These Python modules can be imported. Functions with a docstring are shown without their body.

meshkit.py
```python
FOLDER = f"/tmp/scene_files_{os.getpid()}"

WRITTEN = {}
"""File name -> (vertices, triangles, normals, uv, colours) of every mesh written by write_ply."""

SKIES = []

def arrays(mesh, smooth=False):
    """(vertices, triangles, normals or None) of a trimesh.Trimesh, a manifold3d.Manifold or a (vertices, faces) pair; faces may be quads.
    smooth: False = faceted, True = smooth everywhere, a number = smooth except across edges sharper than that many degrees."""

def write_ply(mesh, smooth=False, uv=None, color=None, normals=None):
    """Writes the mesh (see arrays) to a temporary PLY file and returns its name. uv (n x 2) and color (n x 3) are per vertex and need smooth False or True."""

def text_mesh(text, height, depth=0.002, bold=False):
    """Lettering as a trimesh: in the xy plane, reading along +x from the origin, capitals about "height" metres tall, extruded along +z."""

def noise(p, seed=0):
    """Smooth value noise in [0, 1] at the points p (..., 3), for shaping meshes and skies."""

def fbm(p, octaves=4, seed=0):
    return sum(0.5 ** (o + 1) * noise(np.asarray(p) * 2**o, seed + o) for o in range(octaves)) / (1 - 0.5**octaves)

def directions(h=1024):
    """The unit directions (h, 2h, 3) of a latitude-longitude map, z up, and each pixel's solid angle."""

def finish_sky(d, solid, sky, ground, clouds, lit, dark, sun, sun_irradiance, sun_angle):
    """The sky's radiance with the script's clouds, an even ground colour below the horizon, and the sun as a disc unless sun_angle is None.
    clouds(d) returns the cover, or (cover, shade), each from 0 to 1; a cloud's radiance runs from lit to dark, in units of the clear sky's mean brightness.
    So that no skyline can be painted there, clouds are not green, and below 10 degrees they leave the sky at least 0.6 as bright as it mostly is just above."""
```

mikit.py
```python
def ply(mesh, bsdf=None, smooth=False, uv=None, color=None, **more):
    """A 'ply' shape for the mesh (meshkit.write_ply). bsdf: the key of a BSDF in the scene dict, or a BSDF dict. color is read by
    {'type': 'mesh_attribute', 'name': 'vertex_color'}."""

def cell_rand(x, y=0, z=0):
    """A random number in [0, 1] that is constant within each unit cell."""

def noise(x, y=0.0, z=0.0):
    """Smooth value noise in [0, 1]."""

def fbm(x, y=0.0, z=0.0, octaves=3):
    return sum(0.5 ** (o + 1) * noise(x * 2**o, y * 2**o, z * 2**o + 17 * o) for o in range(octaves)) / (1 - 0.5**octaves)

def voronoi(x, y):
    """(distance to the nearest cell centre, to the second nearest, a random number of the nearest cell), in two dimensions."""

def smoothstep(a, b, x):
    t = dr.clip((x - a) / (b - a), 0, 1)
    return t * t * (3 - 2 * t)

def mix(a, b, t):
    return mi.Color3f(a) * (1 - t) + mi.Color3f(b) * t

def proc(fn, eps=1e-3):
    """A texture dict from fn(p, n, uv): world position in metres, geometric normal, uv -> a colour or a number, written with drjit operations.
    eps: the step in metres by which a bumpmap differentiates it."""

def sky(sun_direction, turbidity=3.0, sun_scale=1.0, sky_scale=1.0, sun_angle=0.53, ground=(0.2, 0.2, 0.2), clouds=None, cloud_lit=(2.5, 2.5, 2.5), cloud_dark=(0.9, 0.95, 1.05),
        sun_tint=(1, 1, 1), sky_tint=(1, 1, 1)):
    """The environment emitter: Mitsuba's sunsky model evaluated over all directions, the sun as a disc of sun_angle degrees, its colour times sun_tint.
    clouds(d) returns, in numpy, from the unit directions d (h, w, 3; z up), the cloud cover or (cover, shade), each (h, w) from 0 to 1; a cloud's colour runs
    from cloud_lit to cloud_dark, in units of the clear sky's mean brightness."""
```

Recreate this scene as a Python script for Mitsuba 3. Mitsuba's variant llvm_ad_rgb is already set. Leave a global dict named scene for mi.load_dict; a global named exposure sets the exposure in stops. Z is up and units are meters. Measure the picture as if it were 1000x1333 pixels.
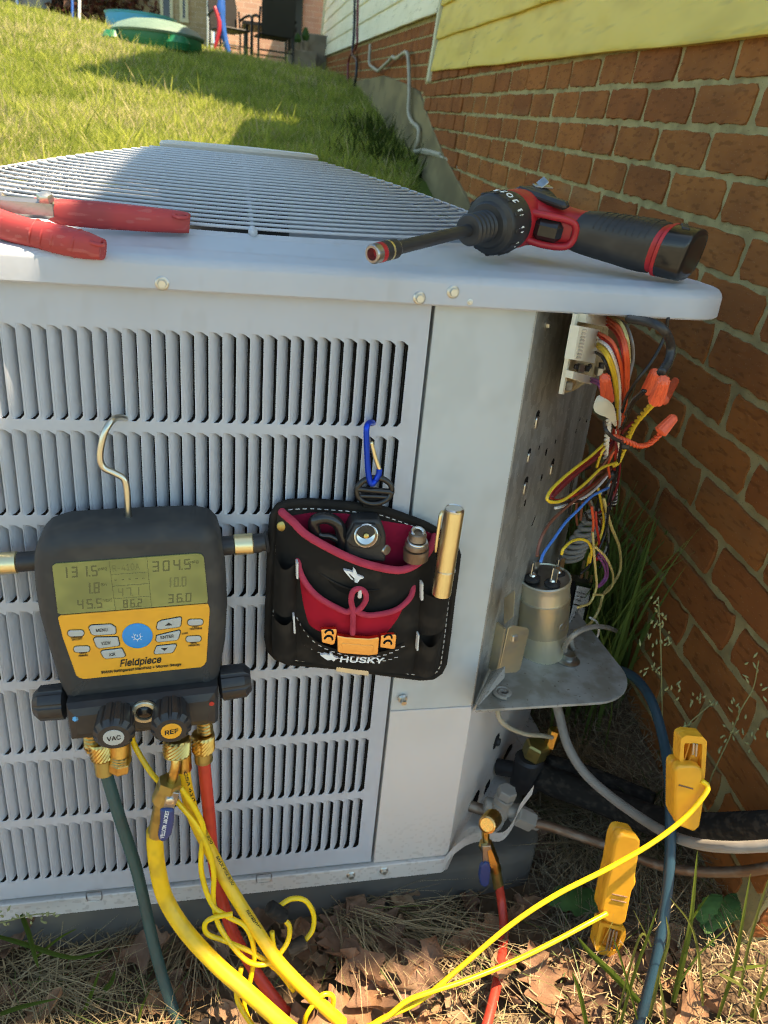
import math, random
import numpy as np, trimesh, manifold3d as m3, drjit as dr
import mitsuba as mi, mikit, meshkit
from mikit import ply, proc, noise, fbm, mix, smoothstep, voronoi, cell_rand
from shapely.geometry import Polygon, LineString, box as sbox
from shapely import affinity

T = mi.ScalarTransform4f
RNG = np.random.default_rng(7)
random.seed(7)
scene, labels = {}, {}

# ---------------------------------------------------------------- camera, sky, exposure
EYE = np.array((0.1811,-0.7296,0.9519))
RIGHT = np.array((0.9763,-0.1981,0.0869)); DOWN = np.array((-0.0037,-0.4167,-0.909)); FWD = np.array((0.2163,0.8872,-0.4076))
scene['camera'] = {'type': 'thinlens', 'fov': 2*math.degrees(math.atan(500/1002.78)), 'fov_axis': 'x',
    'aperture_radius': 0.0011, 'focus_distance': 0.74, 'near_clip': 0.02, 'far_clip': 300.0,
    'to_world': T().look_at(origin=EYE.tolist(), target=(EYE+FWD).tolist(), up=(-DOWN).tolist())}
SUN = np.array([0.326, -0.149, 0.932]); SUN = SUN/np.linalg.norm(SUN)
scene['sky'] = mikit.sky(SUN.tolist(), turbidity=3.0, ground=(0.16, 0.2, 0.09), sun_tint=(1.0, 0.95, 0.84), sky_tint=(1.12, 1.0, 0.84))
exposure = 3.28

# ---------------------------------------------------------------- materials
def rgb(c): return {'type': 'rgb', 'value': list(c)}
def principled(name, color, rough=0.5, metallic=0.0, spec=0.5, bump=None, **kw):
    b = {'type': 'principled', 'base_color': color if isinstance(color, dict) else rgb(color), 'roughness': rough if isinstance(rough, dict) else float(rough),
         'metallic': float(metallic), 'specular': float(spec), **kw}
    if bump is not None:
        fn, s, eps = bump
        b = {'type': 'bumpmap', 'arbitrary': proc(fn, eps), 'scale': s, 'bsdf': b}
    scene[name] = {'type': 'twosided', 'bsdf': b}
    return name
def grain(c, amp, freq, c2=None):
    c = np.array(c, float); c2 = c*0.6 if c2 is None else np.array(c2, float)
    def fn(p, n, uv):
        t = fbm(p.x*freq, p.y*freq, p.z*freq, 3)
        return mix(c.tolist(), c2.tolist(), smoothstep(0.45-amp*0.0, 0.8, t)*amp)
    return proc(fn)
def paint_fn(p, n, uv):
    a = fbm(p.x*9, p.y*9, p.z*6, 3); b = fbm(p.x*70+3, p.y*70, p.z*26, 2)
    c = mix((0.425, 0.445, 0.485), (0.36, 0.375, 0.395), smoothstep(0.45, 0.9, a)*0.35)
    return mix(c, (0.30, 0.285, 0.25), smoothstep(0.62, 0.86, b)*0.14)
def lower_paint_fn(p, n, uv):
    a = fbm(p.x*9, p.y*9, p.z*6, 3)
    dirt = smoothstep(0.35, 0.05, p.z)*0.5
    c = mix((0.59, 0.56, 0.54), (0.53, 0.505, 0.475), smoothstep(0.45, 0.8, a)*0.6)
    c = mix(c, (0.40, 0.355, 0.28), dirt*0.55)
    spl = smoothstep(0.66, 0.74, noise(p.x*240, p.y*240, p.z*210))*smoothstep(0.22, 0.03, p.z)
    return mix(c, (0.2, 0.15, 0.1), spl*0.25)
def corner_fn(p, n, uv):
    st = fbm(p.x*26 + p.z*9, p.y*10, p.z*17 - p.x*12, 3)
    c = mix((0.46, 0.485, 0.485), (0.38, 0.40, 0.39), smoothstep(0.42, 0.72, st)*0.35)
    sm = smoothstep(0.6, 0.78, fbm(p.x*30, 2.0, p.z*24, 3))
    return mix(c, (0.54, 0.555, 0.55), sm*0.2)
def micro(p, n, uv): return noise(p.x*900, p.y*900, p.z*900)*0.6 + noise(p.x*300, p.y*300, p.z*300)*0.4
principled('paint', proc(paint_fn), 0.38, 0.0, 0.5, bump=(micro, 0.00006, 0.0004))
principled('paint_low', proc(lower_paint_fn), 0.42, 0.0, 0.45)
principled('corner_paint', proc(corner_fn), 0.45, 0.0, 0.4)
def galv_fn(p, n, uv):
    d1, d2, r = voronoi(p.x*70 + p.y*70, p.z*70)
    c = mix((0.25, 0.25, 0.235), (0.34, 0.34, 0.32), r)
    st = fbm(p.x*20+p.y*20, p.z*3.0, 1.0, 3)
    c = mix(c, (0.15, 0.145, 0.13), smoothstep(0.48, 0.8, st)*0.6)
    sp = smoothstep(0.80, 0.86, noise(p.x*260, p.y*260, p.z*260))
    return mix(c, (0.42, 0.40, 0.34), sp*0.5)
principled('galvanised', proc(galv_fn), 0.42, 0.35, 0.5)
def tray_fn(p, n, uv):
    a = fbm(p.x*36, p.y*36, p.z*36, 4); b = noise(p.x*330, p.y*330, p.z*330)
    c = mix((0.36, 0.355, 0.335), (0.25, 0.235, 0.20), smoothstep(0.38, 0.66, a))
    return mix(c, (0.14, 0.11, 0.08), smoothstep(0.72, 0.82, b)*0.7)
principled('tray_metal', proc(tray_fn), 0.55, 0.25, 0.4)
principled('zinc', grain((0.62, 0.61, 0.56), 0.5, 60), 0.3, 0.9)
principled('chrome', (0.7, 0.7, 0.68), 0.14, 1.0)
principled('steel', grain((0.42, 0.42, 0.41), 0.6, 120, (0.22, 0.2, 0.18)), 0.28, 0.95)
principled('gold_steel', (0.84, 0.73, 0.42), 0.33, 1.0)
principled('hook_steel', (0.66, 0.63, 0.52), 0.25, 1.0)
principled('brass', grain((0.66, 0.47, 0.15), 0.6, 150, (0.38, 0.25, 0.08)), 0.25, 1.0)
principled('old_brass', grain((0.45, 0.37, 0.13), 0.6, 90, (0.26, 0.2, 0.08)), 0.35, 0.9)
def alu_fn(p, n, uv):
    a = fbm(p.x*40, p.y*40, p.z*12, 3)
    return mix((0.82, 0.77, 0.55), (0.72, 0.70, 0.6), smoothstep(0.35, 0.7, a))
principled('capacitor_can', proc(alu_fn), 0.42, 0.85)
principled('zinc_yellow', grain((0.62, 0.57, 0.4), 0.7, 55, (0.5, 0.49, 0.43)), 0.36, 0.85)
principled('copper_tint', (0.85, 0.47, 0.16), 0.16, 1.0)
principled('black_plastic', grain((0.022, 0.022, 0.024), 0.6, 60, (0.04, 0.038, 0.034)), 0.42, 0.0, 0.5)
principled('gloss_black', (0.012, 0.012, 0.013), 0.18, 0.0, 0.55)
principled('rubber', grain((0.032, 0.033, 0.034), 0.8, 45, (0.055, 0.052, 0.046)), 0.6, 0.0, 0.4, bump=(micro, 0.00012, 0.0004))
principled('dark_void', (0.012, 0.012, 0.012), 0.9, 0.0, 0.1)
def coil_fn(p, n, uv):
    fx = 0.5+0.5*dr.sin(p.x*2600); fz = 0.5+0.5*dr.sin(p.z*620 + 2*dr.sin(p.x*650))
    c = mix((0.012, 0.012, 0.012), (0.085, 0.08, 0.07), smoothstep(0.55, 0.95, fx)*(0.3+0.7*smoothstep(0.3, 0.8, fz)))
    return c
principled('coil_fins', proc(coil_fn), 0.7, 0.0, 0.2)
def nylon(p, n, uv): return 0.5+0.25*dr.sin((p.x+p.z*0.2)*4200)+0.25*dr.sin((p.z-p.x*0.15)*4200)
principled('black_nylon', grain((0.018, 0.016, 0.014), 0.8, 50, (0.036, 0.030, 0.024)), 0.85, 0.0, 0.15, bump=(nylon, 0.0003, 0.0003))
principled('red_nylon', grain((0.40, 0.012, 0.03), 0.5, 60, (0.27, 0.01, 0.02)), 0.85, 0.0, 0.15, bump=(nylon, 0.0003, 0.0003))
principled('red_lining', grain((0.26, 0.012, 0.04), 0.5, 60, (0.16, 0.008, 0.02)), 0.9, 0.0, 0.1, bump=(nylon, 0.0003, 0.0003))
principled('pink_binding', grain((0.42, 0.05, 0.085), 0.5, 80, (0.3, 0.03, 0.05)), 0.9, 0.0, 0.1)
principled('white_thread', (0.62, 0.6, 0.56), 0.9, 0.0, 0.1)
principled('orange_yellow', grain((0.74, 0.36, 0.022), 0.55, 40, (0.62, 0.28, 0.02)), 0.4, 0.0, 0.5)
def lcd_fn(p, n, uv):
    a = fbm(p.x*30, 0.3, p.z*30, 3)
    return mix((0.235, 0.24, 0.07), (0.17, 0.18, 0.055), smoothstep(0.35, 0.7, a))
principled('lcd', proc(lcd_fn), 0.14, 0.0, 0.6)
principled('lcd_ink', (0.10, 0.104, 0.038), 0.25, 0.0, 0.5)
principled('lcd_faint', (0.145, 0.15, 0.05), 0.25, 0.0, 0.5)
principled('print_black', (0.012, 0.011, 0.01), 0.6)
principled('button_grey', (0.40, 0.42, 0.40), 0.4)
principled('blue_button', (0.02, 0.24, 0.62), 0.35)
principled('white_print', (0.75, 0.75, 0.72), 0.5)
principled('red_dot', (0.5, 0.03, 0.02), 0.4)
principled('blue_dot', (0.1, 0.4, 0.75), 0.4)
principled('blue_anodised', (0.005, 0.05, 0.55), 0.22, 0.6)
principled('handle_blue', (0.03, 0.05, 0.16), 0.4)
def worn_red(p, n, uv):
    a = fbm(p.x*28, p.y*28, p.z*28, 3); b = noise(p.x*120, p.y*400, p.z*300)
    c = mix((0.42, 0.045, 0.045), (0.33, 0.045, 0.045), smoothstep(0.4, 0.7, a))
    return mix(c, (0.46, 0.13, 0.12), smoothstep(0.68, 0.85, b)*0.4)
principled('plier_red', proc(worn_red), 0.5, 0.0, 0.4)
principled('tool_red', grain((0.36, 0.012, 0.02), 0.5, 50, (0.24, 0.01, 0.015)), 0.38, 0.0, 0.5)
principled('tool_grey', grain((0.019, 0.019, 0.02), 0.7, 60, (0.034, 0.033, 0.031)), 0.45)
def hose_fn(c, dirt):
    c = np.array(c)
    def fn(p, n, uv):
        a = fbm(p.x*60, p.y*60, p.z*40, 3)
        return mix(c.tolist(), (c*0.62 + np.array(dirt)*0.15).tolist(), smoothstep(0.45, 0.8, a)*0.8)
    return proc(fn)
principled('yellow_hose', hose_fn((0.80, 0.50, 0.012), (0.2, 0.15, 0.1)), 0.36)
principled('yellow_cable', hose_fn((0.82, 0.56, 0.008), (0.3, 0.2, 0.05)), 0.32)
principled('teal_hose', hose_fn((0.028, 0.075, 0.075), (0.1, 0.1, 0.1)), 0.4)
principled('blue_hose', hose_fn((0.018, 0.05, 0.075), (0.08, 0.09, 0.1)), 0.38)
principled('red_hose', hose_fn((0.52, 0.045, 0.025), (0.1, 0.05, 0.05)), 0.36)
principled('pad_plastic', grain((0.11, 0.10, 0.088), 0.8, 18, (0.17, 0.145, 0.11)), 0.8, 0.0, 0.2, bump=(micro, 0.0008, 0.001))
def foam_fn(p, n, uv): return fbm(p.x*260, p.y*260, p.z*260, 3)
principled('foam', grain((0.024, 0.022, 0.02), 0.9, 150, (0.06, 0.05, 0.04)), 0.95, 0.0, 0.1, bump=(foam_fn, 0.004, 0.0006))
principled('copper_dull', grain((0.20, 0.13, 0.085), 0.9, 70, (0.30, 0.25, 0.2)), 0.45, 0.6)
principled('conduit_grey', grain((0.27, 0.25, 0.22), 0.6, 40, (0.2, 0.18, 0.15)), 0.55)
principled('cable_beige', grain((0.40, 0.36, 0.26), 0.6, 40, (0.28, 0.25, 0.18)), 0.55)
WC = {'red': (0.42, 0.03, 0.018), 'orange': (0.62, 0.09, 0.03), 'yellow': (0.66, 0.46, 0.03), 'white': (0.68, 0.66, 0.6), 'black': (0.012, 0.012, 0.013),
      'brown': (0.17, 0.06, 0.035), 'blue': (0.06, 0.2, 0.58), 'purple': (0.26, 0.08, 0.24), 'maroon': (0.16, 0.015, 0.02), 'grey': (0.22, 0.205, 0.18), 'tan': (0.55, 0.44, 0.16)}
for k_, c_ in WC.items(): principled('wire_'+k_, c_, 0.4)
principled('wire_nut', grain((0.72, 0.12, 0.05), 0.4, 50, (0.6, 0.09, 0.04)), 0.42)
principled('connector', (0.62, 0.59, 0.47), 0.5)
principled('board', grain((0.42, 0.35, 0.21), 0.7, 80, (0.24, 0.19, 0.1)), 0.5)
def label_fn(p, n, uv):
    r = smoothstep(0.45, 0.55, noise(p.x*1500+p.y*1500, 0.0, 0.5))*smoothstep(0.0, 0.3, dr.sin(p.z*2300))
    return mix((0.62, 0.62, 0.6), (0.2, 0.2, 0.2), r*0.75)
principled('label_paper', proc(label_fn), 0.6)
# masonry and house
def brick_mat(name, c, c2, seed):
    def fn(p, n, uv):
        a = fbm(p.x*14+seed, p.y*14, p.z*14, 3); b = fbm(p.x*150, p.y*60+seed, p.z*160, 2); d = noise(p.x*420, p.y*420, p.z*420)
        q = mix(c, c2, smoothstep(0.3, 0.75, a))
        q = mix(q, (np.array(c)*0.45).tolist(), smoothstep(0.56, 0.76, b)*0.55)
        q = mix(q, (0.36, 0.2, 0.11), smoothstep(0.80, 0.9, d)*0.3)
        eff = smoothstep(0.64, 0.82, fbm(p.x*3+seed, p.y*2.2, p.z*9, 3))
        return mix(q, (0.34, 0.25, 0.13), eff*0.25)
    def bf(p, n, uv): return fbm(p.x*120, p.y*70, p.z*160, 3)
    principled(name, proc(fn), 0.85, 0.0, 0.2, bump=(bf, 0.0022, 0.0008))
brick_mat('brick_a', (0.295, 0.108, 0.028), (0.225, 0.08, 0.023), 0.0)
brick_mat('brick_b', (0.325, 0.118, 0.03), (0.25, 0.09, 0.024), 5.0)
brick_mat('brick_c', (0.265, 0.09, 0.025), (0.2, 0.068, 0.02), 9.0)
def mortar_fn(p, n, uv):
    a = fbm(p.x*30, p.y*30, p.z*30, 3); b = noise(p.x*500, p.y*500, p.z*500)
    return mix(mix((0.38, 0.31, 0.145), (0.27, 0.215, 0.10), smoothstep(0.35, 0.7, a)), (0.14, 0.11, 0.07), smoothstep(0.74, 0.9, b)*0.5)
def sand_b(p, n, uv): return fbm(p.x*330, p.y*330, p.z*330, 3)
principled('mortar', proc(mortar_fn), 0.95, 0.0, 0.1, bump=(sand_b, 0.003, 0.0006))
def parge_fn(p, n, uv):
    a = fbm(p.x*3, p.y*3, p.z*5, 4)
    return mix((0.29, 0.225, 0.115), (0.18, 0.145, 0.08), smoothstep(0.35, 0.65, a))
principled('parging', proc(parge_fn), 0.95, 0.0, 0.1, bump=(sand_b, 0.006, 0.002))
def siding_mat(name, c, c2):
    def fn(p, n, uv): return mix(mix(c, c2, smoothstep(0.4, 0.8, fbm(p.x*6, p.y*5, p.z*12, 4))*0.9), (0.3, 0.26, 0.1), smoothstep(0.6, 0.8, fbm(p.x*30, p.y*9, p.z*60, 3))*0.3)
    def bf(p, n, uv): return fbm(p.x*300, p.y*14, p.z*180, 3) + 6*fbm(p.x*9, p.y*7, p.z*16, 2)
    principled(name, proc(fn), 0.5, 0.0, 0.4, bump=(bf, 0.0016, 0.001))
siding_mat('siding_yellow', (0.70, 0.52, 0.10), (0.55, 0.40, 0.07))
siding_mat('siding_cream', (0.86, 0.79, 0.56), (0.76, 0.7, 0.47))
principled('trim_cream', (0.66, 0.63, 0.42), 0.5)
principled('roofing', (0.06, 0.058, 0.055), 0.9)
# ground
def soil_fn(p, n, uv):
    a = fbm(p.x*9, p.y*9, p.z*9, 4); b = noise(p.x*160, p.y*160, p.z*160)
    c = mix((0.10, 0.066, 0.04), (0.17, 0.115, 0.07), smoothstep(0.35, 0.7, a))
    c = mix(c, (0.30, 0.23, 0.14), smoothstep(0.72, 0.9, b)*0.5)
    c = mix(c, (0.22, 0.21, 0.155), smoothstep(-0.45, -0.8, p.y))
    return mix(c, (0.12, 0.15, 0.03), smoothstep(1.0, 2.2, p.y))
principled('soil', proc(soil_fn), 0.95, 0.0, 0.1, bump=(sand_b, 0.01, 0.002))
scene['blade_green'] = {'type': 'twosided', 'bsdf': {'type': 'principled', 'base_color': {'type': 'mesh_attribute', 'name': 'vertex_color'}, 'roughness': 0.55, 'specular': 0.35}}
scene['blade_thin'] = {'type': 'principledthin', 'base_color': {'type': 'mesh_attribute', 'name': 'vertex_color'}, 'roughness': 0.5, 'diff_trans': 1.1, 'spec_trans': 0.0, 'eta': 1.4}
def leaf_mat(name, c, c2):
    def fn(p, n, uv): return mix(c, c2, smoothstep(0.3, 0.7, fbm(p.x*60, p.y*60, p.z*60, 3)))
    principled(name, proc(fn), 0.7, 0.0, 0.25)
leaf_mat('dead_leaf_a', (0.30, 0.165, 0.085), (0.19, 0.1, 0.055)); leaf_mat('dead_leaf_b', (0.37, 0.24, 0.14), (0.25, 0.15, 0.085)); leaf_mat('dead_leaf_c', (0.21, 0.12, 0.075), (0.13, 0.075, 0.045))
leaf_mat('weed_leaf', (0.065, 0.13, 0.028), (0.04, 0.085, 0.02))
# background
def farbrick(name, c, c2, m):
    def fn(p, n, uv):
        r = dr.floor(p.z/0.075); fz = p.z/0.075 - r; u = (p.x*0.98+p.y*0.2)/0.21 + 0.5*(r - 2*dr.floor(r/2)); fu = u - dr.floor(u)
        j = dr.maximum(smoothstep(0.86, 0.92, fz), smoothstep(0.94, 0.97, fu))
        return mix(mix(c, c2, cell_rand(dr.floor(u), r)), m, j)
    principled(name, proc(fn), 0.9, 0.0, 0.1)
farbrick('tan_brick', (0.46, 0.37, 0.22), (0.38, 0.3, 0.17), (0.5, 0.44, 0.34))
farbrick('peach_brick', (0.78, 0.47, 0.33), (0.7, 0.4, 0.28), (0.8, 0.62, 0.5))
principled('window_dark', (0.03, 0.035, 0.04), 0.1, 0.0, 0.6)
principled('white_trim', (0.7, 0.7, 0.68), 0.5)
principled('chair_dark', (0.02, 0.018, 0.017), 0.5)
principled('pool_blue', (0.03, 0.28, 0.55), 0.4); principled('pool_light', (0.06, 0.34, 0.62), 0.4)
principled('sandbox_green', (0.02, 0.17, 0.07), 0.4); principled('lid_green', (0.13, 0.20, 0.155), 0.5)
principled('toy_red', (0.45, 0.02, 0.03), 0.4); principled('toy_blue', (0.03, 0.12, 0.45), 0.4)
principled('stone', grain((0.30, 0.25, 0.19), 0.7, 8), 0.9); principled('stone_white', (0.5, 0.48, 0.44), 0.8)
principled('car_grey', (0.10, 0.105, 0.115), 0.3, 0.2)
principled('lens', (0.55, 0.55, 0.53), 0.1, 0.9)

# ---------------------------------------------------------------- mesh helpers
def V(*a): return np.array(a, float)
def unit(a): a = np.asarray(a, float); return a/max(np.linalg.norm(a), 1e-12)
def frame(o, ex, ey):
    ex = unit(ex); ey = unit(np.asarray(ey, float) - np.dot(ey, ex)*ex); M = np.eye(4)
    M[:3, 0], M[:3, 1], M[:3, 2], M[:3, 3] = ex, ey, np.cross(ex, ey), o
    return M
FRONT = frame((0, 0, 0), (1, 0, 0), (0, 0, 1))          # (a, b, h): x, z, and h metres out of the unit's front face
def mv(mesh, M): mesh = mesh.copy(); mesh.apply_transform(M); return mesh
def cat(*ms):
    l = []
    for m in ms: l += list(m) if isinstance(m, (list, tuple)) else [m]
    return trimesh.util.concatenate(l)
def TM(v, f): return trimesh.Trimesh(np.asarray(v, float), np.asarray(f, int), process=False)
def curve(pts, sub=7):
    P = np.asarray(pts, float)
    if len(P) < 3: return np.linspace(P[0], P[-1], sub+1)
    Q = np.vstack([2*P[0]-P[1], P, 2*P[-1]-P[-2]]); out = []
    for i in range(1, len(Q)-2):
        t = np.linspace(0, 1, sub, endpoint=False)[:, None]; a, b, c, d = Q[i-1], Q[i], Q[i+1], Q[i+2]
        out.append(0.5*((2*b)+(c-a)*t+(2*a-5*b+4*c-d)*t*t+(3*b-a-3*c+d)*t**3))
    return np.vstack(out+[P[-1:]])
def tube(pts, r, n=10, sub=7, smooth=True, flat=None):
    P = curve(pts, sub) if smooth else np.asarray(pts, float)
    N = len(P); rr = np.interp(np.linspace(0, 1, N), np.linspace(0, 1, len(np.atleast_1d(r))), np.atleast_1d(r)) if np.ndim(r) else np.full(N, r)
    t = np.gradient(P, axis=0); t /= np.linalg.norm(t, axis=1, keepdims=True)+1e-12
    u = np.cross(t[0], [0, 0, 1] if abs(t[0][2]) < 0.9 else [1, 0, 0]); u = unit(u); vs = []
    a = np.arange(n)*2*math.pi/n
    for i in range(N):
        u = unit(u - np.dot(u, t[i])*t[i]); w = np.cross(t[i], u)
        vs.append(P[i] + rr[i]*(np.cos(a)[:, None]*u + np.sin(a)[:, None]*w*(flat or 1)))
    v = np.vstack(vs+[P[:1], P[-1:]]); f = []
    for i in range(N-1):
        for j in range(n):
            k = (j+1) % n; f += [[i*n+j, i*n+k, (i+1)*n+k], [i*n+j, (i+1)*n+k, (i+1)*n+j]]
    for j in range(n):
        k = (j+1) % n; f += [[N*n, k, j], [N*n+1, (N-1)*n+j, (N-1)*n+k]]
    return TM(v, f)
def twist(pts, r, off, turns, n=7, sub=10):
    P = curve(pts, sub); N = len(P); t = np.gradient(P, axis=0); t /= np.linalg.norm(t, axis=1, keepdims=True)
    u = unit(np.cross(t[0], [0.3, 0.9, 0.1])); out = []
    U = []
    for i in range(N): u = unit(u-np.dot(u, t[i])*t[i]); U.append((u, np.cross(t[i], u)))
    for ph in (0, math.pi):
        a = np.linspace(0, turns*2*math.pi, N)+ph
        out.append(tube([P[i]+off*(math.cos(a[i])*U[i][0]+math.sin(a[i])*U[i][1]) for i in range(N)], r, n, smooth=False))
    return out
def lathe(prof, o, axis, n=24, up=(0, 0.3, 1)):
    """profile [(radius, height along axis)]"""
    ax = unit(axis); ex = unit(np.cross(up, ax)) if np.linalg.norm(np.cross(up, ax)) > 1e-3 else unit(np.cross((1, 0, 0), ax)); ey = np.cross(ax, ex)
    a = np.arange(n)*2*math.pi/n; v = []; f = []; o = np.asarray(o, float)
    for r, h in prof: v.append(o+ax*h+r*(np.cos(a)[:, None]*ex+np.sin(a)[:, None]*ey))
    v = np.vstack(v+[[o+ax*prof[0][1]], [o+ax*prof[-1][1]]]); m = len(prof)
    for i in range(m-1):
        for j in range(n):
            k = (j+1) % n; f += [[i*n+j, i*n+k, (i+1)*n+k], [i*n+j, (i+1)*n+k, (i+1)*n+j]]
    for j in range(n):
        k = (j+1) % n; f += [[m*n, k, j], [m*n+1, (m-1)*n+j, (m-1)*n+k]]
    return TM(v, f)
def cyl(a, b, r, n=20, ch=0.0, r2=None):
    a, b = np.asarray(a, float), np.asarray(b, float); L = np.linalg.norm(b-a); r2 = r if r2 is None else r2
    pr = [(r-ch, 0), (r, ch), (r2, L-ch), (r2-ch, L)] if ch > 0 else [(r, 0), (r2, L)]
    return lathe(pr, a, b-a, n)
def rings(a, b, r, k, depth, n=20):
    """a threaded or ribbed cylinder"""
    a, b = np.asarray(a, float), np.asarray(b, float); L = np.linalg.norm(b-a); pr = [(r*0.7, 0)]
    for i in range(k): pr += [(r-depth, L*(i+0.05)/k), (r, L*(i+0.35)/k), (r, L*(i+0.65)/k), (r-depth, L*(i+0.95)/k)]
    return lathe(pr+[(r*0.7, L)], a, b-a, n)
def knurl(a, b, r, n=36):
    a, b = np.asarray(a, float), np.asarray(b, float); L = np.linalg.norm(b-a); m = 9
    hs = [0.0]+list(np.linspace(0.08, 0.92, m))+[1.0]; g = lathe([(r, h*L) for h in hs], a, b-a, n)
    v = g.vertices.copy(); c = a + np.outer((v-a)@unit(b-a), unit(b-a)); d = v-c
    for i in range(len(hs)):
        for j in range(n):
            s = 1.0 if (i+j) % 2 else 0.93
            if i in (0, len(hs)-1): s = 0.86
            v[i*n+j] = c[i*n+j]+d[i*n+j]*s
    return TM(v, g.faces)
def ribbed(a, b, r, ribs=14, amp=0.12, n=112, ch=0.004, taper=1.0):
    a, b = np.asarray(a, float), np.asarray(b, float); L = np.linalg.norm(b-a)
    g = lathe([(r*0.6, 0), (r, ch*0.6), (r*(1+taper)/2, L/2), (r*taper, L-ch), (r*taper-ch, L)], a, b-a, n); v = g.vertices.copy(); ax = unit(b-a)
    c = a+np.outer((v-a)@ax, ax); d = v-c
    for i in (1, 2, 3):
        for j in range(n):
            w = (j*ribs/n) % 1.0; v[i*n+j] = c[i*n+j]+d[i*n+j]*(1-amp*(1 if w < 0.28 else 0))
    return TM(v, g.faces)
def resample(p, n):
    p = np.asarray(p, float); q = np.vstack([p, p[:1]]); s = np.r_[0, np.cumsum(np.linalg.norm(np.diff(q, axis=0), axis=1))]
    t = np.linspace(0, s[-1], n, endpoint=False); return np.stack([np.interp(t, s, q[:, i]) for i in (0, 1)], 1)
def rounded(p, r, n=96):
    g = Polygon(p).buffer(0)
    if r > 0: g = g.buffer(-r).buffer(2*r, quad_segs=10).buffer(-r, quad_segs=10)
    if g.geom_type != 'Polygon': g = max(g.geoms, key=lambda x: x.area)
    return resample(np.array(g.exterior.coords)[:-1][::-1 if not g.exterior.is_ccw else 1], n)
def tri2(p): return np.asarray(m3.triangulate([np.asarray(p, float)]))
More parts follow.
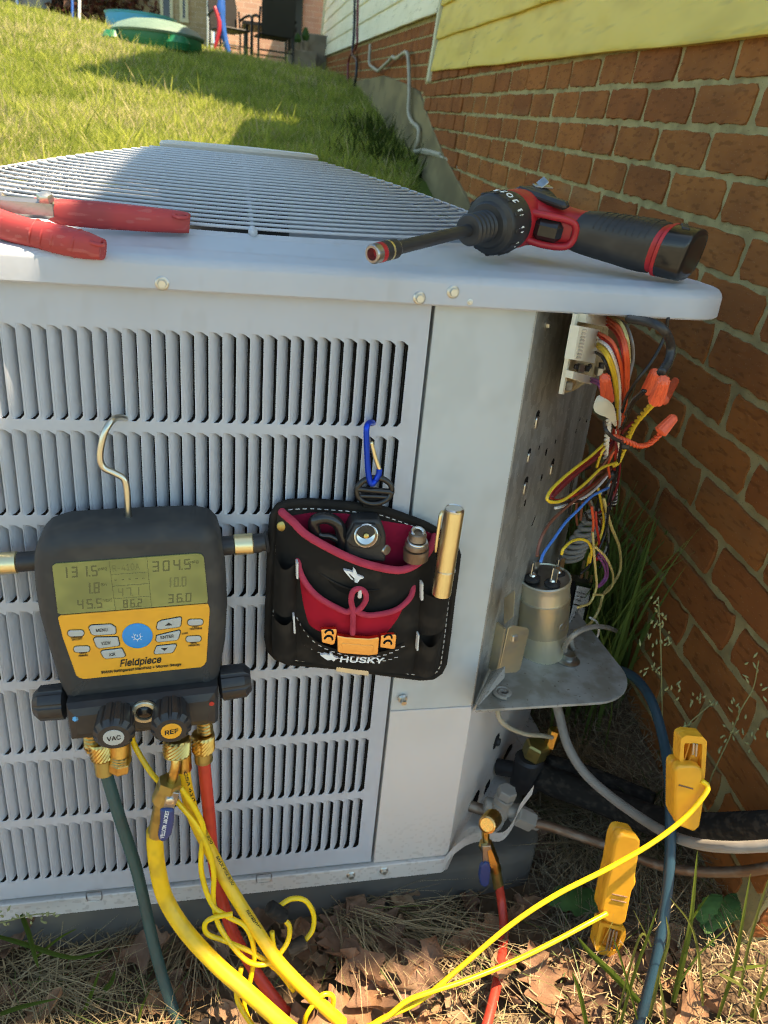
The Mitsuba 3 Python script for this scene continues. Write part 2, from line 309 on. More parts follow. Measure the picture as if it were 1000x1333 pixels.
def plate(p, h0, h1, M=FRONT, bevel=0.0, steps=3, r=0.0, n=0, back=True, dome=0.0):
    """outline p extruded from h0 to h1 along M's third axis, its front edge rounded by bevel"""
    P = np.asarray(p, float)
    if Polygon(P).exterior.is_ccw is False: P = P[::-1]
    if r > 0 or n: P = rounded(P, r, n or 96)
    if not n and r == 0 and bevel > 0:      # keep corners: mitred offsets
        e = np.roll(P, -1, 0)-P; e /= np.linalg.norm(e, axis=1, keepdims=True); nn = np.stack([-e[:, 1], e[:, 0]], 1); a = np.roll(nn, 1, 0)+nn
        N = a/np.maximum((a*nn).sum(1), 0.35)[:, None]
    else:
        t = np.roll(P, -1, 0)-np.roll(P, 1, 0); t /= np.linalg.norm(t, axis=1, keepdims=True)+1e-12; N = np.stack([-t[:, 1], t[:, 0]], 1)
    L = [(0.0, h0)]
    if bevel > 0:
        for k in range(steps+1):
            a = k/steps*math.pi/2; L.append((bevel*(1-math.cos(a)), h1-bevel+bevel*math.sin(a)))
    else: L.append((0.0, h1))
    m = len(P); v = []; f = []
    for d, h in L: v.append(np.column_stack([P+N*d, np.full(m, h)]))
    for i in range(len(L)-1):
        j = np.arange(m); k = (j+1) % m; f.append(np.stack([i*m+j, i*m+k, (i+1)*m+k], 1)); f.append(np.stack([i*m+j, (i+1)*m+k, (i+1)*m+j], 1))
    top = tri2(P+N*L[-1][0]); f.append(top+(len(L)-1)*m)
    if back: f.append(tri2(P)[:, ::-1])
    v = np.vstack(v); f = np.vstack(f)
    return mv(TM(v, f), M)
def plate_holes(p, holes, h0, h1, M=FRONT):
    g = trimesh.creation.extrude_polygon(Polygon(p, holes), h1-h0, engine='earcut'); g.apply_translation([0, 0, h0]); return mv(g, M)
def rect(x0, y0, x1, y1): return [(x0, y0), (x1, y0), (x1, y1), (x0, y1)]
def bbox(c, s, bevel=0.0, M=None):
    c = np.asarray(c, float); s = np.asarray(s, float)/2
    if bevel > 0:
        b = min(bevel, min(s)*0.9); pts = []
        for sx in (-1, 1):
            for sy in (-1, 1):
                for sz in (-1, 1):
                    q = V(sx, sy, sz); pts += [c+q*(s-V(0, b, b)), c+q*(s-V(b, 0, b)), c+q*(s-V(b, b, 0))]
        g = trimesh.convex.convex_hull(np.array(pts))
    else:
        g = trimesh.creation.box(extents=s*2); g.apply_translation(c)
    return g if M is None else mv(g, M)
def ruled(A, B, f=None, nu=24, nv=8, thick=0.0):
    """a surface between 3-D curves A and B; f(s, t) moves it along -y"""
    A, B = curve(A, 12), curve(B, 12)
    def at(C, n): s = np.r_[0, np.cumsum(np.linalg.norm(np.diff(C, axis=0), axis=1))]; t = np.linspace(0, s[-1], n); return np.stack([np.interp(t, s, C[:, k]) for k in range(3)], 1)
    a, b = at(A, nu), at(B, nu); v = []
    for j in range(nv):
        t = j/(nv-1); r = a*(1-t)+b*t
        if f is not None: r[:, 1] -= np.array([f(i/(nu-1), t) for i in range(nu)])
        v.append(r)
    v = np.vstack(v); F = []
    for j in range(nv-1):
        for i in range(nu-1): q = j*nu+i; F += [[q, q+nu, q+nu+1], [q, q+nu+1, q+1]]
    return TM(v, F)
def text_on(text, a, b, height, nrm, h=0.0006, bold=False, shear=0.0, lift=0.0):
    """lettering from a to b (3-D baseline) on a surface with normal nrm"""
    g = meshkit.text_mesh(text, 1.0, 0.05, bold); w = g.bounds[1][0]-g.bounds[0][0]; x0 = g.bounds[0][0]
    a, b = np.asarray(a, float), np.asarray(b, float); ex = unit(b-a); nz = unit(np.asarray(nrm, float)-np.dot(nrm, ex)*ex); ey = np.cross(nz, ex); L = np.linalg.norm(b-a)
    v = g.vertices; X = ((v[:, 0]-x0)/w*L) + shear*v[:, 1]*height
    g = TM(a + X[:, None]*ex + (v[:, 1]*height)[:, None]*ey + (v[:, 2]/0.05*h+lift)[:, None]*nz, g.faces)
    return g
def hexbolt(o, ax, r, h=0.004, washer=True):
    ms = [lathe([(r*0.9, 0), (r, h*0.15), (r, h*0.75), (r*0.85, h)], o, ax, 6)]
    if washer: ms.append(lathe([(r*1.45, 0), (r*1.45, h*0.12), (r*1.2, h*0.3)], o, ax, 20))
    return cat(*ms)

# ---------------------------------------------------------------- scene bookkeeping
def numbered(key):
    if key not in scene and key not in labels: return key
    i = 1
    while f'{key}_{i:03d}' in scene or f'{key}_{i:03d}' in labels: i += 1
    return f'{key}_{i:03d}'
def thing(name, label, cat_, group=None):
    k = numbered(name); labels[k] = {'label': label, 'category': cat_}
    if group: labels[k]['group'] = group
    return k
def obj(name, mesh, mat, parent=None, smooth=35, label=None, **kw):
    k = numbered(parent+'__'+name if parent else name)
    scene[k] = ply(mesh, mat, smooth=smooth, **kw)
    if label: labels[k] = {'label': label}
    return k
def single(name, mesh, mat, label, cat_, group=None, smooth=35, **kw):
    k = numbered(name); scene[k] = ply(mesh, mat, smooth=smooth, **kw); labels[k] = {'label': label, 'category': cat_}
    if group: labels[k]['group'] = group
    return k

# ================================================================ ground
GY = [(-4, -.05), (-.5, -.01), (0, 0), (.3, .05), (.9, .16), (1.4, .48), (2.5, .76), (3.2, .90), (4.3, 1.05), (7.5, 1.63), (9, 1.83), (11, 2.06), (14, 2.2), (60, 3.0)]
def ground(x, y):
    x, y = np.asarray(x, float), np.asarray(y, float)
    z = np.interp(y, [a for a, b in GY], [b for a, b in GY])
    s = np.clip((x-.67)/.24, 0, 1); s = s*s*(3-2*s); k = np.clip(1-(y-.4)/1.2, 0, 1)*np.clip((y+.75)/.6, 0, 1)
    z = z + .10*s*k + np.clip(y-6, 0, 6)*.018*np.clip(.3-x, -1, 4)
    P = np.stack([x, y, 0*x], -1)
    return z + .022*(meshkit.fbm(P*7, 3)-.5) + .012*(meshkit.fbm(P*30, 2, 3)-.5)
def sheet(xs, ys):
    X, Yy = np.meshgrid(xs, ys, indexing='ij'); Z = ground(X, Yy); n, m = X.shape
    i = (np.arange(n-1)[:, None]*m+np.arange(m-1)).ravel(); f = np.vstack([np.stack([i, i+m, i+m+1], 1), np.stack([i, i+m+1, i+1], 1)])
    return TM(np.stack([X, Yy, Z], -1).reshape(-1, 3), f)
xs = np.unique(np.r_[np.linspace(-60, -3, 20), np.linspace(-3, -.6, 40), np.linspace(-.6, 1.1, 130), np.linspace(1.1, 4, 20), np.linspace(4, 60, 16)])
ys = np.unique(np.r_[np.linspace(-40, -1.2, 14), np.linspace(-1.2, 1.2, 150), np.linspace(1.2, 13, 90), np.linspace(13, 90, 16)])
scene['ground'] = ply(sheet(xs, ys), 'soil', smooth=True); labels['ground'] = {'label': 'bare brown soil rising into the sloping lawn', 'kind': 'structure'}

# ================================================================ the house: brick wall, siding, parging, eave
WO = np.array((0.9606,0.3258,1.177)); WU = np.array((0.092,0.9942,0.0555)); WV = np.array((0.0551,-0.0607,0.9966)); WN = np.array((0.9942,-0.0886,-0.0604))
HW = frame(WO, -WU, WV)                                  # (a, b, h): a towards the camera, b up, h out of the wall
FO = np.array((1.2801,3.5765,1.6659)); FU = np.array((0.0583,0.9953,0.0776)); FV = np.array((0.054,-0.0808,0.9953))
HF = frame(FO, -FU, FV)                                  # the farther part of the same wall
house = thing('brick_house', 'brick house wall with lapped cream siding above, right of the outdoor unit', 'house')
CH, BLN = 0.0667, 0.203
top_b = 0.06
mort = bbox((-1.52, -.72, -1.501), (4.16, 1.75, 3.0), M=HW)
obj('brick_wall', mort, 'mortar', house, smooth=False, label='mortar of the brick wall')
def brick_mesh(w, h, d, seed):
    rg = np.random.default_rng(seed); P = rounded(rect(-w/2, -h/2, w/2, h/2), .004, 30)
    P = P + rg.normal(0, .0012, P.shape); return plate(P, -.03, d, np.eye(4), bevel=.0014, steps=2, back=False)
bm = [ply(brick_mesh(.1885, .0555, .0018+.0007*(i % 3), i), m_, smooth=40) for i, m_ in enumerate(['brick_a', 'brick_b', 'brick_c', 'brick_a', 'brick_b', 'brick_c', 'brick_a', 'brick_a'])]
cells = []
for r in range(-1, 24):
    for i in range(-17, 10):
        u = .794-i*BLN-r*BLN/2+BLN/2+BLN*round((r/2))          # running bond
        a, b = -u, -r*CH-CH/2
        if not (-3.4 < a < .62) or b > .05: continue
        P = (HW@np.array([a, b, 0, 1]))[:3]; c = P-EYE; z = c@FWD
        if z < .2: continue
        qx, qy = c@RIGHT/z, c@DOWN/z
        vis = abs(qx) < .56 and abs(qy) < .72
        cells.append((not vis, z, a, b, r, i))
cells.sort(); rest = []
for k, (nv_, z, a, b, r, i) in enumerate(cells):
    jx, jy = RNG.normal(0, .0013), RNG.normal(0, .001); s = RNG.integers(0, 8); M = HW@np.array([[1, RNG.normal(0, .006), 0, a+jx], [0, 1, 0, b+jy], [0, 0, 1, RNG.normal(0, .001)], [0, 0, 0, 1]])
    if a+.094 > .552:
        w_ = .552-(a-.094)
        if w_ < .03: continue
        M = HW@np.array([[1, 0, 0, a-.094+w_/2], [0, 1, 0, b+jy], [0, 0, 1, 0], [0, 0, 0, 1]]); scene[numbered(house+'__brick_wall__brick')] = ply(brick_mesh(w_, .0555, .002, k), 'brick_b', smooth=40, to_world=T(M)); continue
    if k < 285: scene[numbered(house+'__brick_wall__brick')] = {**bm[s], 'to_world': T(M)}
    else: rest.append(mv(brick_mesh(.192, .0565, .007, s), M))
for r in range(0, 24):                                  # the end face of the wall
    for q in range(3):
        rest.append(mv(brick_mesh(.1885 if q else .088, .0555, .002, r*7+q), HW@np.array([[0, 0, 1, .5605], [0, 1, 0, -.0333-r*CH], [-1, 0, 0, -.05 if q == 0 else -.05-.15-.203*(q-1)-(.1 if r % 2 else 0)], [0, 0, 0, 1]])))
# the far part of the wall: brick courses under the siding
obj('far_brick_wall', bbox((-4.75, -.85, -1.511), (9.5, 1.76, 3.0), M=HF), 'mortar', house, smooth=False)
for r in range(0, 12):
    for i in range(0, 46):
        a, b = -9.4+.1+i*BLN+(r % 2)*BLN/2, -.055-r*CH
        if a < .2: rest.append(mv(brick_mesh(.192, .0565, .003, r*50+i), HF@np.array([[1, 0, 0, a], [0, 1, 0, b], [0, 0, 1, -.0105], [0, 0, 0, 1]])))
k = obj('far_brick', cat(rest), 'brick_c', house, smooth=40); labels[k] = {'label': 'farther bricks of the wall', 'kind': 'stuff'}
# parged foundation with a stepped top
pg = [(-9.4, -.42), (-5.2, -.33), (-3.2, -.30), (-1.8, -.268), (-.9, -.31), (-.3, -.347), (.1, -.45), (.455, -.57), (.9, -.65), (1.22, -.7126), (1.5, -.9), (1.5, -1.8), (-9.4, -1.8)]
obj('parged_foundation', plate(pg, -.06, .006, HF, bevel=.004), 'parging', house, smooth=30, label='stained cement parging at the foot of the wall')
PG2 = [(-3.6657,-0.0449),(-3.1647,-0.1464),(-2.613,-0.2791),(-2.2042,-0.3536),(-1.8639,-0.4175),(-1.4271,-0.5323)]
obj('parged_foundation', plate([(PG2[0][0]-.6, PG2[0][1])]+PG2+[(PG2[-1][0], -1.7), (PG2[0][0]-.6, -1.7)], -.03, .010, HW, bevel=.004), 'parging', house, smooth=30, label='nearer parging dropping in a curve behind the unit')
def lap(a0, a1, b0, b1, M, h=.012, tilt=.016):
    """one lapped siding board, leaning out at its foot, with a curled butt edge"""
    N = 40; A = np.linspace(a0, a1, N); prof = [(b1, .002), ((b0+b1)/2+.02, .002+tilt*.55), (b0+.014, .002+tilt*.95), (b0+.004, .002+tilt), (b0, .002+tilt-.002), (b0+.001, -.002)]
    v = np.array([(a, b+.0012*math.sin(a*9+b*40), hh+h*.3+.0014*math.sin(a*5.1+b*13)) for b, hh in prof for a in A]); f = []
    for j in range(len(prof)-1):
        for i in range(N-1): q = j*N+i; f += [[q, q+N, q+N+1], [q, q+N+1, q+1]]
    return mv(TM(v, f), M)
SB0 = (-3.111,0.0472); SB1 = (-0.115,-0.0106)
obj('near_siding', bbox((-1.335, .745, -1.51), (3.79, 1.25, 3.0), M=HW), 'siding_yellow', house, smooth=False, label='yellowish lapped siding above the bricks')
for r in range(12):
    for (a0, a1) in ((-3.2, -2.26), (-2.255, .56)):
        o = (.9 if r % 2 else 0)
        obj('siding_board', lap(a0+(o if a0 > -3 else 0), a1+(o if a1 < .4 else 0), .043+r*.137, .059+(r+1)*.137, HW@np.array([[1, 0, 0, 0], [-.019, 1, 0, -.019*3.1], [0, 0, 1, 0], [0, 0, 0, 1.]])), 'siding_yellow', house+'__near_siding', smooth=40)
obj('corner_trim', bbox((-3.235, .68, .012), (.035, 1.36, .03), .004, HW), 'trim_cream', house, smooth=False, label='pale strip where the siding steps down')
obj('far_siding', bbox((-4.7, .75, -1.515), (9.4, 1.48, 3.0), M=HF), 'siding_cream', house, smooth=False, label='cream lapped siding of the farther wall')
for r in range(9):
    for (a0, a1) in ((-9.3, -5.2), (-5.19, -2.4), (-2.39, -.02)):
        obj('siding_board', lap(a0, a1, r*.152-.004, (r+1)*.152+.012, HF), 'siding_cream', house+'__far_siding', smooth=40)
obj('corner_post', bbox((-9.42, .7, .0), (.12, 1.5, .08), .004, HF), 'trim_cream', house, smooth=False)
# gable end wall, eave and roof (outside the view; they cast the shade that lies over the unit)
def shade_pt(P, z): return np.asarray(P, float)+SUN*(z-P[2])/SUN[2]
def on_ground(x, y):
    d = FWD+RIGHT*((x-500)/1002.8)+DOWN*((y-666.5)/1002.8)
    for s in np.linspace(2, 20, 3000):
        P = EYE+d*s
        if P[2] < ground(P[0], P[1])+.04: return P
    return P
EZ = 2.75
E0 = shade_pt(V(.12, -.125, .0), EZ)                              # where the near end of the eave must be
EX = (-.2629+.0799*E0[1]+.339*EZ)/.9374
obj('upper_wall', bbox((-1.335, 1.57, -1.6), (3.79, .5, 3.0), M=HW), 'siding_yellow', house, smooth=False)
def roofslab(y0, y1, x_e0, x_e1, ze, pitch, run):
    v = []
    for (y, xe) in ((y0, x_e0), (y1, x_e1)): v += [(xe, y, ze), (xe+run, y, ze+run*pitch), (xe+run, y+(.04 if y < 0 else 0), ze+run*pitch+.12), (xe+.07, y+(.04 if y < 0 else 0), ze+.12)]
    return trimesh.convex.convex_hull(np.array(v))
RY1 = float(shade_pt(on_ground(276, 151), EZ)[1])
RX0, RX1 = EX+.022, (-.2629+.0799*RY1+.339*EZ)/.9374 - .15
obj('roof', roofslab(E0[1], RY1, RX0, RX1, EZ, .22, 4.0), 'roofing', house, smooth=False)
obj('far_roof', roofslab(5.4, 12.2, 1.2, 1.6, 3.7, .3, 4.0), 'roofing', house, smooth=False)
gp = [shade_pt(on_ground(x, y), 4.3) for x, y in ((95, 95), (215, 118), (300, 133), (360, 144), (405, 162), (420, 92), (230, 70))]
gp = np.array([p+V(0, 0, dz) for p in gp for dz in (0, .15)]+[(2.6, 6.6, 5.2), (2.6, 9.5, 5.2), (2.6, 6, 4.3), (2.6, 10.4, 4.3)])
obj('porch_roof', trimesh.convex.convex_hull(gp), 'roofing', house, smooth=False)

# ================================================================ the outdoor unit
unit_ = thing('air_conditioner', 'grey louvred outdoor air conditioning unit with its electrical panel removed', 'air conditioner')
PI_, RH, SH = .0127, .097675, .08788
xs_t = [k*PI_ for k in range(-10, 29)]
holes = []
for r in range(7):
    zt = .80-r*RH; zb = zt-SH
    for x in xs_t:
        w = PI_*.945; holes.append([(x, zt), (x+w*.55, zt-.001), (x+w, zt-.0048), (x+w, zb+.0042), (x+w*.7, zb), (x+w*.1, zb)])
obj('louver_panel', plate_holes(rect(-.136, .0975, .3866, .8362), holes, -.001, 0), 'paint', unit_, smooth=False, label='pressed louvre panel with seven rows of upright slots')
obj('louver_panel__folded_edge', bbox((.125, .007, .0985), (.52, .013, .001)), 'paint', unit_, smooth=False)
def louver_mesh():
    prof = [(-.0002, .0003), (.0016, .0006), (.0042, .0026), (.0072, .0052), (.0092, .0074), (.0103, .0094)]; zs = [0, .0012, .0035, .0065, .010, .018, SH/2, SH-.018, SH-.010, SH-.0065, SH-.0035, SH-.0012, SH]
    v = []
    for z in zs:
        q = np.clip(min(z, SH-z)/.0075, 0, 1); q = math.sqrt(1-(1-q)**2) if q < 1 else 1.0
        v += [(x*(.35+.65*q) if i > 2 else x, d*q+.0003, -z) for i, (x, d) in enumerate(prof)]
    n = len(prof); f = []
    for j in range(len(zs)-1):
        for i in range(n-1): a = j*n+i; f += [[a, a+n, a+n+1], [a, a+n+1, a+1]]
    return TM(v, f)
LV = ply(louver_mesh(), 'paint', smooth=True)
for r in range(7):
    for x in xs_t: scene[numbered(unit_+'__louver_panel__louver')] = {**LV, 'to_world': T().translate([x, 0, .80-r*RH])}
obj('coil', bbox((.10, .055, .46), (.60, .05, .76)), 'coil_fins', unit_, smooth=False, label='dark finned coil behind the louvres')
obj('corner_panel', plate(rect(.3906, .349, .4955, .8362), -.02, -.0012, bevel=.0012), 'corner_paint', unit_, smooth=30, label='scuffed plain corner panel right of the louvres')
lp = plate(rect(.3908, .0935, .4955, .3487), -.02, -.0004, bevel=.0012)
obj('lower_corner_panel', lp, 'paint_low', unit_, smooth=30)
obj('gap_liner', bbox((.3887, .03, .465), (.012, .03, .74)), 'dark_void', unit_, smooth=False)
obj('left_corner_panel', plate(rect(-.295, .0935, -.138, .8362), -.02, -.0012, bevel=.0012), 'corner_paint', unit_, smooth=30)
obj('back_shell', cat(bbox((-.29, .47, .46), (.012, .92, .75)), bbox((.22, .93, .46), (1.02, .012, .75)), bbox((.728, .62, .46), (.012, .64, .75))), 'paint', unit_, smooth=False)
# base pan
bp = [(-.3, -.0045), (.488, -.0045), (.4985, .0), (.523, .034), (.545, .046), (.572, .044), (.60, .06), (.728, .23), (.732, .94), (-.3, .94)]
XY = np.array([[1, 0, 0, 0], [0, 1, 0, 0], [0, 0, 1, 0], [0, 0, 0, 1.]])
obj('base_pan', plate(bp, .067, .0925, XY, bevel=.002), 'paint_low', unit_, smooth=40, label='pale base pan lip under the panels')
for (x0, z0), (x1, z1) in ([(0.025,0.1001),(0.0431,0.085)], [(0.2342,0.0999),(0.2534,0.0858)]):
    c = np.array([((x0), z0), (x0+.001, z1), (x1-.001, z1), (x1, z0)])
    obj('base_pan__pressed_tab', cat(tube([(x, -.0049, z) for x, z in [(x0, z0), (x0, (z0+z1)/2), (x0+.002, z1), (x1-.002, z1), (x1, (z0+z1)/2), (x1, z0)]], .0006, 6, 3), bbox(((x0+x1)/2, -.0046, z0), (x1-x0, .0008, .0012))), 'steel', unit_, smooth=40)
# top cover
CXY = np.array([.219, .4466])
def rr_outline(off, n=288):
    g = sbox(-.30, -.012, .719, .945).buffer(-.065).buffer(.065-off, quad_segs=24); q = np.array(g.exterior.coords)[:-1]
    if not g.exterior.is_ccw: q = q[::-1]
    i = np.argmin(np.abs(q[:, 0]-.219)+10*(q[:, 1] > .3)); return resample(np.roll(q, -i, 0), n)
base_o = rr_outline(0); ang = np.unwrap(np.arctan2(base_o[:, 1]-CXY[1], base_o[:, 0]-CXY[0]))
circ = lambda r: CXY+r*np.stack([np.cos(ang), np.sin(ang)], 1)
lay = [(rr_outline(.016), .8385), (rr_outline(.002), .8362), (rr_outline(0), .838), (rr_outline(0), .8565), (rr_outline(.0015), .8605), (rr_outline(.005), .8642), (rr_outline(.010), .8660), (rr_outline(.017), .8668), (rr_outline(.021), .8684), (rr_outline(.026), .8692), (rr_outline(.031), .8688)]
o_in = rr_outline(.034)
for t in np.linspace(.05, 1, 9): lay.append((o_in*(1-t)+circ(.392)*t, .8688+.0100*t))
lay += [(circ(.389), .8815), (circ(.386), .8825), (circ(.383), .8812), (circ(.381), .875), (circ(.380), .80)]
m = 288; v = np.vstack([np.column_stack([o, np.full(m, z)]) for o, z in lay]); j = np.arange(m); k2 = (j+1) % m
f = np.vstack([np.vstack([np.stack([i*m+j, i*m+k2, (i+1)*m+k2], 1), np.stack([i*m+j, (i+1)*m+k2, (i+1)*m+j], 1)]) for i in range(len(lay)-1)])
obj('top_cover', TM(v, f), 'paint', unit_, smooth=40, label='pressed top cover with rounded corners and a raised bead')
obj('fan_cavity', lathe([(.379, 0), (.379, -.012), (.372, -.02), (.30, -.03)], (CXY[0], CXY[1], .80), (0, 0, 1), 48), 'dark_void', unit_, smooth=30)
obj('fan_motor', cyl((CXY[0], CXY[1], .80), (CXY[0], CXY[1], .90), .07, 24, .006), 'black_plastic', unit_, smooth=40)
for q in range(3):
    a = q*2*math.pi/3+.4; obj('fan_blade', plate([(-.06, .05), (.07, .06), (.12, .30), (-.02, .34), (-.10, .25)], 0, .002, frame((CXY[0], CXY[1], .80), (math.cos(a), math.sin(a), .3), (-math.sin(a), math.cos(a), 0))), 'steel', unit_, smooth=30)
dome = lambda r: .8865+.066*(1-((r-.10)/.285))**1.0 + .004*math.sin(math.pi*np.clip((r-.10)/.285, 0, 1))
rib = []
for q in range(8):
    a = -math.pi/2+q*math.pi/4; rib.append(tube([(CXY[0]+r*math.cos(a), CXY[1]+r*math.sin(a), dome(r)-.003) for r in np.linspace(.09, .386, 9)], .0021, 8, 3))
    rib.append(lathe([(.001, 0), (.0035, .0015), (.0045, .004), (.0045, .012)], (CXY[0]+.392*math.cos(a), CXY[1]+.392*math.sin(a), .8835), (-math.cos(a), -math.sin(a), .12), 14))
obj('fan_guard', cat(rib), 'paint', unit_, smooth=45, label='domed guard of thin grey wire rings over the fan')
for r in np.linspace(.118, .383, 24):
    a = np.linspace(0, 2*math.pi, 97); obj('guard_ring', tube([(CXY[0]+r*math.cos(t), CXY[1]+r*math.sin(t), dome(r)) for t in a], .00165, 8, smooth=False), 'paint', unit_+'__fan_guard', smooth=True)
obj('guard_cap', lathe([(.02, -.004), (.100, -.004), (.1055, -.001), (.1065, .003), (.104, .0065), (.095, .008), (.03, .009)], (CXY[0], CXY[1], .9515), (0, 0, 1), 64), 'stone_white', unit_+'__fan_guard', smooth=40, label='pale round cap at the middle of the fan guard')
for (x, z) in [(0.1382,0.8425),(0.3703,0.8429),(0.4024,0.8503)]: obj('cover_screw', hexbolt((x, -.0122, z), (0, -1, 0), .0042, .0045), 'zinc', unit_+'__top_cover', smooth=30)
obj('cover_screw', hexbolt((0.4203,-0.0125,0.842), (0, -1, 0), .002, .0015), 'zinc', unit_+'__top_cover', smooth=30)
for (x, z) in [(0.3601,0.0811),(0.4054,0.0831)]: obj('base_screw', hexbolt((x, -.0046, z), (0, -1, 0), .0042, .005), 'zinc', unit_+'__base_pan', smooth=30)
obj('panel_screw', hexbolt((0.4036,-0.0015,0.3694), (0, -1, -.15), .0042, .009), 'zinc', unit_+'__corner_panel', smooth=30)
# control box: slanting galvanised wall, tray, board
MA = math.radians(50); MD = V(math.cos(MA), math.sin(MA), 0); MN = V(math.sin(MA), -math.cos(MA), 0); MO = V(.4955, 0, 0)
MW = frame(MO, MD, (0, 0, 1))
obj('control_box_wall', plate(rect(.0, .347, .352, .8365), -.0015, 0, MW, bevel=.0005, steps=1), 'galvanised', unit_, smooth=False, label='bare galvanised wall of the open electrical compartment')
obj('valve_plate', plate(rect(.0, .0925, .352, .343), -.0015, 0, MW), 'paint_low', unit_, smooth=False)
for (t, z), s in zip([(0.0656,0.7079),(0.1748,0.6191),(0.0655,0.6277),(0.0579,0.6674),(0.1326,0.6503),(0.1328,0.6166),(0.0771,0.601),(0.2816,0.6579),(0.327,0.6446),(0.1687,0.6543),(0.0968,0.6659),(0.2738,0.6421)], (1.3, 1.3, 1.3, 1.0, .6, .55, .5, .35, .35, .35, .35, .35)):
    obj('mounting_slot', plate(rounded(rect(t-.0052*s, z-.008*s, t+.0052*s, z+.008*s), .004*s, 20), -.0006, .0003, MW), 'dark_void', unit_+'__control_box_wall', smooth=False)
    if s > .6: obj('slot_tab', plate(rounded(rect(t-.0045*s, z-.0085*s, t+.0015*s, z+.003*s), .002*s, 20), 0, .0022, MW, bevel=.0015), 'zinc', unit_+'__control_box_wall', smooth=40)
for (t, z) in [(0.1323,0.5569)]: obj('mounting_slot', plate([(t-.006, z-.005), (t-.004, z-.006), (t+.006, z+.004), (t+.004, z+.006)], -.0006, .0004, MW), 'dark_void', unit_+'__control_box_wall', smooth=False)
for (t, z) in [(0.0391,0.8175)]: obj('wall_screw', hexbolt(MO+MD*t+V(0, 0, z), MN, .0042, .004), 'zinc', unit_+'__control_box_wall', smooth=30)
tr = [(.4985, -.0045), (.665, -.0045)]+[(.665+.07*math.sin(t), .0655-.07*math.cos(t)) for t in np.linspace(.08, 1.5, 14)]+[(.735, .272), (.72, .272), (.515, .026)]
trm = plate(rounded(tr, .0, 260), .3435, .347, XY, bevel=.001, steps=2)
obj('component_tray', trm, 'tray_metal', unit_, smooth=40, label='dirty rounded metal shelf under the capacitor')
obj('component_tray__grommet', cat(lathe([(.016, 0), (.0165, .002), (.0125, .004), (.009, .0045), (.009, .012), (.0075, .012)], (0.6637,0.0868,0.347), (0, 0, 1), 26)), 'steel', unit_, smooth=40)
sp_ = V(*(0.5446,0.0232,0.347))
obj('component_tray__cord_grommet', cat([tube([sp_+V((.0035+.009*t)*math.cos(t*11), (.0035+.009*t)*math.sin(t*11), .002+.0015*t) for t in np.linspace(0, 1, 24)], .0028, 8, 2)]), 'conduit_grey', unit_, smooth=40)
# folded bracket at the front of the compartment
fl = [(0.5003,0.0042,0.3476),(0.5258,0.0299,0.3782),(0.5229,-0.014,0.4188),(0.5191,-0.0263,0.4112),(0.4708,-0.0761,0.414)]
obj('front_bracket', trimesh.convex.convex_hull(np.array(fl)), 'tray_metal', unit_, smooth=False)
FB = frame((0.5493,0.028,0.4117), (1, .35, 0), (0, 0, 1))
obj('folded_flap', cat(plate([(-.019, -.030), (-.016, .037), (-.010, .040), (.018, .028), (.021, .024), (.018, -.034), (.012, -.037)], 0, .0018, FB, bevel=.0008), plate(rect(-.0225, -.030, -.0195, .038), -.02, .0018, FB)), 'zinc_yellow', unit_, smooth=30, label='bent metal flap in front of the capacitor')
obj('folded_flap__clip', bbox((-.003, .02, .003), (.009, .010, .004), .0015, FB), 'zinc', unit_, smooth=False)
# circuit board
BD = frame(MO+MD*.275+MN*.035+V(0, 0, .765), (.35, -.75, .0), (0, 0, 1))
bq = np.array([(0.5785,0.085,0.8196),(0.5746,0.075,0.7321),(0.5981,0.1,0.7278),(0.6897,0.16,0.7533),(0.6474,0.14,0.8114)])
bc = np.array([(0.5197,-0.0412,0.8406),(0.5165,-0.045,0.7644),(0.5523,0.0132,0.7492),(0.597,0.0665,0.8227)])
def slab(q, th):
    q = np.asarray(q, float); n = unit(np.cross(q[1]-q[0], q[2]-q[0])); n = n if n@(EYE-q.mean(0)) > 0 else -n
    return trimesh.convex.convex_hull(np.vstack([q, q-n*th]))
board = thing('circuit_board', 'tan circuit board with ivory connectors under the top cover', 'circuit board')
obj('board', slab([(0.5441,0.0113,0.8326),(0.5456,0.013,0.749),(0.5992,0.0956,0.7302),(0.7251,0.2549,0.7216),(0.6793,0.2004,0.8037)], .003), 'board', board, smooth=False)
obj('board__edge_rail', slab([(0.5308,-0.0139,0.8366),(0.5319,-0.0126,0.755),(0.5371,-0.0064,0.7529),(0.5361,-0.0076,0.8357)], .004), 'connector', board, smooth=False)
def block(q, th, key, mat='connector', par=board): return obj(key, slab(q, th), mat, par, smooth=False)
block([(0.5212,-0.0441,0.8305),(0.5808,0.027,0.815),(0.5837,0.0305,0.7785),(0.5215,-0.0437,0.7981)], .009, 'connector')
block([(0.5409,-0.0144,0.837),(0.6024,0.059,0.8264),(0.6079,0.0655,0.8116),(0.5422,-0.0129,0.8284)], .010, 'connector')
block([(0.5362,-0.02,0.781),(0.5939,0.0488,0.7592),(0.596,0.0514,0.7496),(0.5361,-0.0201,0.7736)], .008, 'connector')
pins = [(0.5309,-0.0333,0.825),(0.5308,-0.0334,0.8217),(0.5301,-0.0342,0.8185),(0.5301,-0.0343,0.8152),(0.53,-0.0344,0.8118),(0.5299,-0.0345,0.8085),(0.5298,-0.0346,0.8051),(0.5297,-0.0347,0.8017),(0.5295,-0.0349,0.7986)]
for P in pins: obj('connector__pin_slot', bbox(P, (.007, .003, .0014)), 'steel', board, smooth=False)
